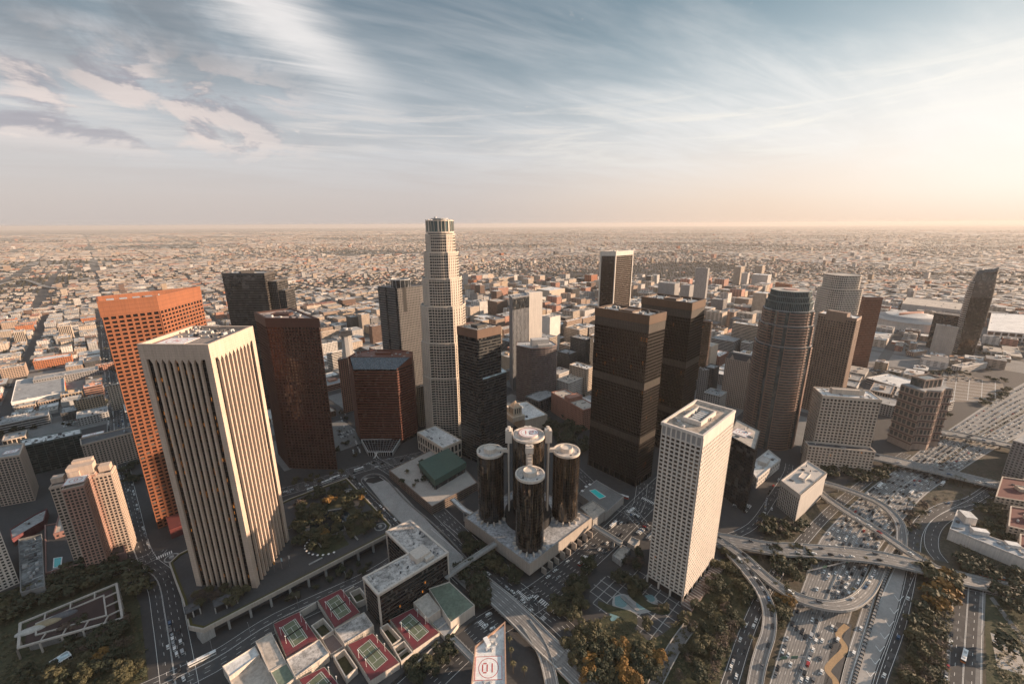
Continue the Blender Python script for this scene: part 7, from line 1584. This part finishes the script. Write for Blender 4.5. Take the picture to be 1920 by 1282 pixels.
P = ccw([at(1850, 626, 14), at(2020, 640, 14), at(2020, 600, 14), at(1858, 592, 14)]); building('exhibition_hall', 'vast flat white roofed exhibition hall at the right edge', 'hall', P, 24, WM['white'], 'grid', 14, 12, 3, 3, .6, gen_gl, M['roof_white'], 8, 3, None, 3, A=10)
P = ccw([at(1690, 575, 14), at(1800, 588, 14), at(1810, 575, 14), at(1700, 562, 14)]); building('exhibition_hall', 'long low exhibition hall behind the arena', 'hall', P, 26, WM['pale grey'], 'blank', rm=M['roof_tan'], cl=6, seed=4, A=10)
# right side blocks: apartments with red roof terraces, stepped white block
for i, (pts, z, lab) in enumerate((([(1868, 930), (1880, 893), (1960, 905), (1960, 945)], 14, 'cream apartment block with a dark red roof terrace by the street bridge, upper one'), ([(1892, 985), (1896, 948), (1975, 960), (1975, 1005)], 13, 'cream apartment block with a dark red roof terrace, middle one at the right edge'), ([(1912, 1035), (1914, 1000), (1990, 1010), (1990, 1060)], 12, 'cream apartment block with a dark red roof terrace, lowest one at the right edge'))):
    P = ccw([at(x, y, z) for x, y in pts]); b = building('apartment_block', lab, 'apartment block', P, z, WM['cream'], 'grid', 4, 3.2, 1.6, 1.3, .5, gen_gl, plain('dark_red_terrace', (.12, .035, .03), .8), 2, i, (9, 9, 3), 1, A=-20)
P = ccw([at(1781, 990, 13), at(1795, 955, 13), at(1822, 965, 13), at(1820, 992, 13), at(1960, 1040, 13), at(1960, 1062, 13)]); building('office_block', 'low stepped white block with pale blue roofs right of the side street', 'office block', P, 13, WM['white'], 'blank', rm=roofmat('roof_blue_grey', (.36, .39, .42)), cl=14, seed=4, A=-20)
for (a, b, w_, d_, h) in ((1812, 975, 9, 12, 8), (1836, 998, 12, 6, 4), (1898, 1022, 9, 6, 3)): x, y = at(a, b, 13); bb = thing('roof_house', 'white roof house on the stepped white block, %s' % {1812: 'tallest one', 1836: 'middle one', 1898: 'one nearest the right edge'}[a], 'roof house', (x, y, 13)); m = MB(); m.box(x, y, 12, w_, d_, h, -20); m.build('wall', WM['white'], bb); m = MB(); m.box(x, y, 12+h, w_+.4, d_+.4, .3, -20); m.build('roof', M['roof_white'], bb); m = MB(); m.box(x+1, y-d_/2-.1, 13.5, 1.4, .2, h*.4, -20); m.build('window', M['gl'], bb)
P = ccw([at(1418, 905, 8), at(1462, 868, 8), at(1440, 850, 8), at(1402, 880, 8)]); building('low_white_block', 'low white block with patched white roofs behind the black glass block', 'building', P, 14, WM['white'], 'grid', 6, 6, 3, 3, .3, gen_gl, M['roof_white'], 8, 3, (16, 10, 5), 3, A=44)
# open tan parking field
patch('parking_field', [(1745, 700), (1790, 699), (1880, 718), (1885, 735), (1835, 755), (1770, 752), (1735, 735)], .1, stone('tan_parking', (.17, .138, .112), .9, .2, .03, .3, streak=False)); reserve([at(x, y) for x, y in [(1735, 698), (1790, 697), (1895, 715), (1890, 740), (1835, 760), (1770, 757), (1730, 740)]], 0)
patch('car_park', [(1575, 650), (1600, 640), (1700, 665), (1690, 690), (1570, 680)], .1, stone('pale_parking', (.10, .096, .092), .9)); reserve([at(x, y) for x, y in [(1575, 650), (1600, 640), (1700, 665), (1690, 690), (1570, 680)]], 0)
reserve(ccw([p[:2] for p in Lc[4:]]+[p[:2] for p in Rc[4:]][::-1]), 16) if False else None
t = MB()
for i in range(7):
    for s_ in (0, 1):
        a, b = at(1752+i*2, 706+i*6.2+s_*1.5), at(1872-i*4, 722+i*5.2+s_*1.2); t.seg(a, b, .35, .35, .19, .2)
for i in range(5): a, b = at(1770+i*24, 704+i*3), at(1762+i*26, 750); t.seg(a, b, .3, .3, .21, .22)
o = t.build('parking_line', M['line']); o['kind'] = 'structure'
# ================================================================= THE CITY GRID
rg = R_(21)
ROADPTS = {}
def mark(x, y, r):
    for i in range(int((x-r)//20), int((x+r)//20)+1):
        for j in range(int((y-r)//20), int((y+r)//20)+1): ROADPTS.setdefault((i, j), []).append((x, y, r))
for C in ROADS.values():
    for i in range(len(C)-1):
        L = hypot(C[i+1][0]-C[i][0], C[i+1][1]-C[i][1]); n = max(1, int(L/15))
        for k in range(n): mark(C[i][0]+(C[i+1][0]-C[i][0])*k/n, C[i][1]+(C[i+1][1]-C[i][1])*k/n, 15)
for a, b in zip(Lc, Rc):
    for f in (-.25, 0, .25, .5, .75, 1, 1.25): mark(a[0]+(b[0]-a[0])*f, a[1]+(b[1]-a[1])*f, 26)
for C in (lane(.25), lane(.75), lane(-.1), lane(1.1)):
    for i in range(len(C)-1):
        L = hypot(C[i+1][0]-C[i][0], C[i+1][1]-C[i][1]); n = max(1, int(L/20))
        for k in range(n): mark(C[i][0]+(C[i+1][0]-C[i][0])*k/n, C[i][1]+(C[i+1][1]-C[i][1])*k/n, 30)
def roadfree(x, y, r):
    for p in ROADPTS.get((int(x//20), int(y//20)), ()):
        if hypot(x-p[0], y-p[1]) < p[2]+r*.6: return False
    return True
TG = [p for p in TP]; 
for t_ in TP: mark(t_[0], t_[1], 3)
d44, d134 = dirv(44), dirv(134); LOTS = []; PADS = MB(); GT = []
BS, BT, SW = 138, 118, 20
for i in range(-14, 34):
    for j in range(-20, 24):
        s0, t0 = -20+i*BS+SW/2, 198+j*BT+SW/2; cs, ct_ = s0+(BS-SW)/2, t0+(BT-SW)/2
        cx, cy = d44[0]*cs+d134[0]*ct_, d44[1]*cs+d134[1]*ct_
        r = hypot(cx, cy)
        if cy < 250 or r > 2300: continue
        q = proj((cx, cy, 0))
        if not (-260 < q[0] < 2180): continue
        far_ok = q[1] < 835
        if far_ok and roadfree(cx, cy, 40): PADS.prism(rect((cx, cy), BS-SW, BT-SW, 44), 0, .15)
        lf_ = q[0] < 500; nx = rg.choice((3, 4, 5) if lf_ else (2, 3, 3, 4)); ny = rg.choice((2, 3, 4) if lf_ else (2, 2, 3))
        for a in range(nx):
            for b in range(ny):
                if rg.random() < .09:
                    GT.append((cx, cy)); continue
                w_, l_ = (BS-SW)/nx, (BT-SW)/ny; ls, lt_ = s0+(a+.5)*w_, t0+(b+.5)*l_
                x, y = d44[0]*ls+d134[0]*lt_, d44[1]*ls+d134[1]*lt_; q = proj((x, y, 0)); rr = max(w_, l_)*.42
                if q[1] > (880 if q[0] < 60 else 800 if q[0] < 1300 else 815): continue
                if 1240 < q[0] and q[1] > 770: continue
                if not clear((x, y), rr) or not roadfree(x, y, rr): continue
                core = 880 < q[0] < 1480 and q[1] < 745; left = q[0] < 880
                if core: h = rg.choice((18, 24, 30, 38, 48, 60, 34, 42)); 
                elif left: h = rg.choice((6, 8, 10, 12, 16, 22)) if q[1] > 560 else rg.choice((6, 8, 9, 12))
                else: h = rg.choice((6, 8, 10, 14, 20))
                if q[1] > 700: h = min(h, 22)
                LOTS.append((hypot(x, y), x, y, w_-rg.uniform(1, 7), l_-rg.uniform(1, 7), h))
o = PADS.build('city_block_pavement', M['pave']); o['kind'] = 'structure'
for k in range(900):
    px_, py_ = rg.uniform(1560, 1925), rg.uniform(600, 720); x, y = at(px_, py_); a_, b_ = rg.uniform(14, 34), rg.uniform(12, 26)
    if clear((x, y), 14) and roadfree(x, y, 16) and all(hypot(x-l[1], y-l[2]) > (l[3]+a_)*.62 for l in LOTS if abs(l[1]-x) < 60): LOTS.append((hypot(x, y), x, y, a_, b_, rg.choice((5, 6, 8, 10, 14, 18))))
LOTS.sort(); LMK = [('orange tower', 240, 720), ('ivory tower', 400, 700), ('brown granite tower', 560, 700), ('notched glass tower', 460, 570), ('crowned blue grey tower', 745, 650), ('tallest tower', 830, 650), ('white slab tower', 990, 620), ('mauve curved tower', 1005, 690), ('black white capped tower', 1155, 560), ('front bronze tower', 1170, 700), ('rear bronze tower', 1260, 650), ('gothic roofed tower', 1395, 700), ('ringed crown tower', 1480, 650), ('tan granite tower', 1575, 670), ('banded stone tower', 1700, 760), ('arena', 1700, 600), ('dark curved hotel', 1840, 600), ('finned court block', 95, 625), ('striped hall', 70, 745), ('dark green slab', 95, 840)]
used = set()
def uniq(base, q, opts):
    n = min(LMK, key=lambda l: hypot((l[1]-q[0]), (l[2]-q[1])*1.6)); dx, dy = q[0]-n[1], q[1]-n[2]
    rel = ('well left of' if dx < -60 else 'just left of' if dx < -12 else 'well right of' if dx > 60 else 'just right of' if dx > 12 else 'behind' if dy < 0 else 'in front of')
    d2 = 'far behind' if dy < -45 else 'behind' if dy < -8 else 'in front' if dy > 8 else 'level'
    for o in opts:
        for tail in ('', ', '+d2):
            l = '%s%s %s the %s%s' % (base, o, rel, n[0], tail)
            if l not in used and len(l.split()) <= 16: used.add(l); return l
    return '%s %s the %s' % (base, rel, n[0])
ncity = 0; REST = []
hts = lambda h: 'low' if h < 12 else 'mid height' if h < 26 else 'tall'
cw_n = ['cream', 'tan', 'white', 'salmon', 'grey', 'pale grey', 'brown', 'dark grey', 'buff', 'rust']
LIM = 225
for (r, x, y, a, b, h) in LOTS:
    cn = rg.choices(cw_n, [24, 14, 14, 6, 9, 12, 4, 5, 8, 2])[0]
    if ncity < LIM:
        ncity += 1; q = proj((x, y, h)); rn_ = rg.choice(('roof_white', 'roof_white', 'roof_grey', 'roof_tan', 'roof_tan')); kd = rg.choice(('grid', 'grid', 'grid', 'bands', 'fins', 'blank') if h > 9 else ('blank', 'grid', 'bands'))
        kn = {'grid': ' with punched windows', 'bands': ' with level window bands', 'fins': ' with upright piers', 'blank': ' with plain walls'}[kd]; kr = ' under a %s roof' % rn_[5:]
        lab = uniq('%s %s block' % (hts(h), cn), q, ('', kn, kr, kn+kr))
        P = rect((x, y), a, b, 44)
        if rg.random() < .25 and a > 26: 
            d = dirv(44); e = dirv(134); u_ = lambda p, q_: (x+d[0]*a*p+e[0]*b*q_, y+d[1]*a*p+e[1]*b*q_); P = [u_(-.5, -.5), u_(.5, -.5), u_(.5, .1), u_(.12, .1), u_(.12, .5), u_(-.5, .5)]
        building('city_building', lab, 'building', P, h, WM[cn], kd, rg.choice((3, 3.6, 4.4)), rg.choice((3.3, 3.8)), rg.choice((1.0, 1.6)), rg.choice((1.2, 1.7)), .35, gen_gl, M[rn_], rg.randrange(3, 9), ncity, (a*.3, b*.25, 3) if rg.random() < .4 else None, 1.5, group='city blocks between and behind the towers', res=False, ph=.9)
    else: REST.append((x, y, a, b, h, cn))
# ---------- the rest of the city: one mesh of separate boxes, with roof huts
import numpy as np
def boxes_mesh(name, B, mat, label, cat='buildings', kind='stuff'):
    """B rows: x, y, z0, a, b, h, angle, wall rgb, roof rgb"""
    B = np.array(B, dtype=np.float64); n = len(B); c, s = np.cos(B[:, 6]), np.sin(B[:, 6])
    V = np.zeros((n, 8, 3))
    for k, (sx, sy) in enumerate(((-.5, -.5), (.5, -.5), (.5, .5), (-.5, .5))):
        lx, ly = B[:, 3]*sx, B[:, 4]*sy; X_, Y_ = B[:, 0]+c*lx-s*ly, B[:, 1]+s*lx+c*ly
        V[:, k, 0] = V[:, k+4, 0] = X_; V[:, k, 1] = V[:, k+4, 1] = Y_; V[:, k, 2] = B[:, 2]; V[:, k+4, 2] = B[:, 2]+B[:, 5]
    F = np.array([(0, 1, 5, 4), (1, 2, 6, 5), (2, 3, 7, 6), (3, 0, 4, 7), (4, 5, 6, 7)]); idx = (np.arange(n)[:, None, None]*8+F[None]).reshape(-1)
    me = bpy.data.meshes.new(name); me.vertices.add(n*8); me.vertices.foreach_set('co', V.reshape(-1)); me.loops.add(n*20); me.loops.foreach_set('vertex_index', idx)
    me.polygons.add(n*5); me.polygons.foreach_set('loop_start', np.arange(n*5)*4); me.polygons.foreach_set('use_smooth', np.zeros(n*5, dtype=bool)); me.update(calc_edges=True); me.validate()
    C = np.ones((n, 20, 4)); C[:, :16, :3] = B[:, None, 7:10]; C[:, 16:, :3] = B[:, None, 10:13]
    at_ = me.color_attributes.new('col', 'FLOAT_COLOR', 'CORNER'); at_.data.foreach_set('color', C.reshape(-1)); me.materials.append(mat)
    o = bpy.data.objects.new(name, me); COL.objects.link(o); tag(o, label, cat, kind=kind); return o
g = G('distant_city_surface'); a_ = g.n('ShaderNodeAttribute', attribute_name='col').outputs['Color']; pz = g.n('ShaderNodeSeparateXYZ', {0: g.pos()}).outputs; nz = g.n('ShaderNodeSeparateXYZ', {0: g.n('ShaderNodeNewGeometry').outputs['Normal']}).outputs[2]
hx = g.math('ADD', g.math('MULTIPLY', pz[0], .72), g.math('MULTIPLY', pz[1], .31)); w1 = g.math('GREATER_THAN', g.math('FRACT', g.math('DIVIDE', hx, 3.2)), .45); w2 = g.math('GREATER_THAN', g.math('FRACT', g.math('DIVIDE', pz[2], 3.6)), .5)
win = g.math('MULTIPLY', g.math('MULTIPLY', w1, w2), g.math('LESS_THAN', nz, .5)); win = g.math('MULTIPLY', win, .72)
st_ = g.mr(g.noise(g.pos(), .09, 4, .7), .3, .7, .72, 1.15); colr = g.n('ShaderNodeVectorMath', {0: a_, 'Scale': st_}, operation='SCALE').outputs[0]
g.set(Base_Color=g.mix(win, colr, (.02, .02, .022, 1)), Roughness=.85); DM = g.mat
def rcol(kind=0):
    r = rg.random()
    if r < .42: v_ = rg.uniform(.38, .62); return (v_, v_*.96, v_*.91)
    if r < .66: v_ = rg.uniform(.26, .42); return (v_, v_*.88, v_*.76)
    if r < .88: v_ = rg.uniform(.10, .24); return (v_, v_, v_*1.02)
    if r < .95: return (rg.uniform(.28, .4), rg.uniform(.13, .2), .10)
    return (.05, .05, .055)
def wcol():
    n = rg.choices(cw_n, [28, 16, 16, 7, 8, 12, 4, 3, 10, 3])[0]; k = rg.uniform(.8, 1.15); return tuple(v_*k for v_ in cols[n])
B = []
for (x, y, a, b, h, cn) in REST:
    an = radians(44); B.append((x, y, 0, a, b, h, an)+wcol()+rcol())
    for k in range(rg.randrange(1, 5)): B.append((x+rg.uniform(-.3, .3)*a, y+rg.uniform(-.3, .3)*b, h-.1, rg.uniform(2, a*.3), rg.uniform(2, b*.3), rg.uniform(1.2, 3.5), an)+wcol()+rcol())
boxes_mesh('city_buildings', B, DM, 'crowd of further city buildings between the towers and the plain')
# plain of warehouses and houses out to the haze, laid out along its own street grids
B = []; T = []
def dens(x, y): return .5+.5*sin(x*.0011+1.3+1.7*sin(y*.0006))*cos(y*.0009+.4)
def lay_plain(r0, r1, cell, road_s, road_t, park):
    bd = lambda y: 500-.12*y+420*sin(y*.0021)+260*sin(y*.0057+1)
    for an, reg in ((44, lambda x, y: x < bd(y)), (27, lambda x, y: x >= bd(y))):
        d_ = dirv(an); e_ = dirv(an+90); n = int(r1*1.3/cell)
        for i in range(-n, n):
            s = i*cell; s_m = s % road_s
            if s_m < cell*.8: continue
            for j in range(-n, n):
                t_ = j*cell
                x, y = d_[0]*s+e_[0]*t_, d_[1]*s+e_[1]*t_
                if y < 300 or abs(x) > y*1.45+300: continue
                r = hypot(x, y)
                if not (r0 <= r < r1) or not reg(x, y): continue
                if t_ % road_t < cell*.6: continue
                x += rg.uniform(-.16, .16)*cell; y += rg.uniform(-.16, .16)*cell
                dn_ = dens(x, y); q = rg.random(); big_tr = noise2(x, y)
                wh = noise2(x*.6+900, y*.6) > .5    # warehouse quarter or housing quarter
                tr_p = (.10 if wh else .34)+(.42 if big_tr > .70 else 0)
                if not roadfree(x, y, 12): continue
                if q < tr_p: T.append((x, y, min(16, rg.uniform(4.5, 8)+r*.0006))); continue
                if q > (.90 if wh else .80): continue
                if wh: a, b, h = cell*rg.uniform(.8, 1.9), cell*rg.uniform(.7, .98), rg.choice((6, 7, 8, 9, 11))
                else: a, b, h = cell*rg.uniform(.45, .85), cell*rg.uniform(.4, .75), rg.choice((4, 5, 5, 6, 8))
                if rg.random() < .012: h = rg.uniform(18, 42); a = b = min(cell*.8, 40)
                B.append((x, y, 0, a, b, h, radians(an))+wcol()+rcol())
def noise2(x, y):
    return .5+.25*(sin(x*.0023+2*sin(y*.0011))+sin(y*.0031+1.4*sin(x*.0017+2)))
lay_plain(2250, 4200, 25, 200, 112, 0); lay_plain(4200, 8000, 42, 390, 220, 0); lay_plain(8000, 14500, 80, 760, 440, 0); lay_plain(14500, 24000, 190, 1600, 1000, 0)
print('plain', len(B), len(T)); boxes_mesh('plain_buildings', B, DM, 'endless plain of low warehouses and houses reaching the horizon')
for (cx, cy) in GT:
    for k in range(3): T.append((cx+rg.uniform(-50, 50), cy+rg.uniform(-50, 50), rg.uniform(5, 9)))
for i in range(9000):
    th = radians(rg.uniform(38, 142)); r = 600+1900*rg.random()**.6; x, y = r*cos(th), r*sin(th)
    if proj((x, y, 0))[1] > 800: continue
    s_ = (x*d44[0]+y*d44[1]+20) % BS; t_ = (x*d134[0]+y*d134[1]-198) % BT
    if (9 < s_ < 13 or BS-13 < s_ < BS-9 or 9 < t_ < 13 or BT-13 < t_ < BT-9) and clear((x, y)): T.append((x, y, rg.uniform(4, 8)))
T = [t_ for t_ in T if roadfree(t_[0], t_[1], 0) and clear((t_[0], t_[1]))]
# tree clumps: each an irregular cluster of small leaf faces
T = np.array(T); n = len(T); rs = np.random.RandomState(3); K = 11
cc_ = rs.normal(0, .33, (n, K, 3)); cc_[:, :, 2] = np.abs(cc_[:, :, 2])*.9+.25; cc_ *= T[:, None, 2:3]; cc_[:, :, 0] += T[:, None, 0]; cc_[:, :, 1] += T[:, None, 1]
u_ = rs.normal(size=(n, K, 3)); u_ /= np.linalg.norm(u_, axis=2, keepdims=True); w__ = rs.normal(size=(n, K, 3)); w__ = np.cross(u_, w__); w__ /= np.linalg.norm(w__, axis=2, keepdims=True); sz = T[:, None, 2:3]*rs.uniform(.22, .42, (n, K, 1))
V = np.stack([cc_+u_*sz, cc_+w__*sz, cc_-u_*sz, cc_-w__*sz], axis=2).reshape(-1, 3); nf = n*K
me = bpy.data.meshes.new('distant_trees'); me.vertices.add(nf*4); me.vertices.foreach_set('co', V.reshape(-1)); me.loops.add(nf*4); me.loops.foreach_set('vertex_index', np.arange(nf*4)); me.polygons.add(nf); me.polygons.foreach_set('loop_start', np.arange(nf)*4); me.update(calc_edges=True)
me.materials.append(leafmat('distant_leaf', (.022, .026, .013), (.070, .060, .034))); o = bpy.data.objects.new('distant_trees', me); COL.objects.link(o); tag(o, 'dark tree cover scattered through the streets of the plain', 'trees', kind='stuff')
# raised highway crossing the plain at the left
hw = thing('viaduct', 'long raised pale highway crossing the low city at the left', 'viaduct', (*at(100, 520), 0)); Cx = smooth([(*at(x, y, 8), 8) for x, y in ((-40, 545), (40, 524), (110, 540), (200, 520), (330, 500), (420, 492))], 6); ribbon(Cx, -9, 9, 0, 2).build('deck', M['fwy'], hw)
# ================================================================= HAZE
hz = MB(); hz.m = 0; hz.prism([(-46000, -1600), (46000, -1600), (46000, 46000), (-46000, 46000)], -1.0, 335.0, True, True)
hm = bpy.data.materials.new('haze'); hm.use_nodes = True; ht_ = hm.node_tree; ht_.nodes.clear(); pv = ht_.nodes.new('ShaderNodeVolumePrincipled'); pv.inputs['Color'].default_value = (.86, .80, .76, 1); pv.inputs['Density'].default_value = HAZE if 'HAZE' in globals() else 3.5e-5; pv.inputs['Anisotropy'].default_value = .15
ho = ht_.nodes.new('ShaderNodeOutputMaterial'); ht_.links.new(pv.outputs[0], ho.inputs['Volume']); o = hz.build('haze', hm); o['kind'] = 'stuff'
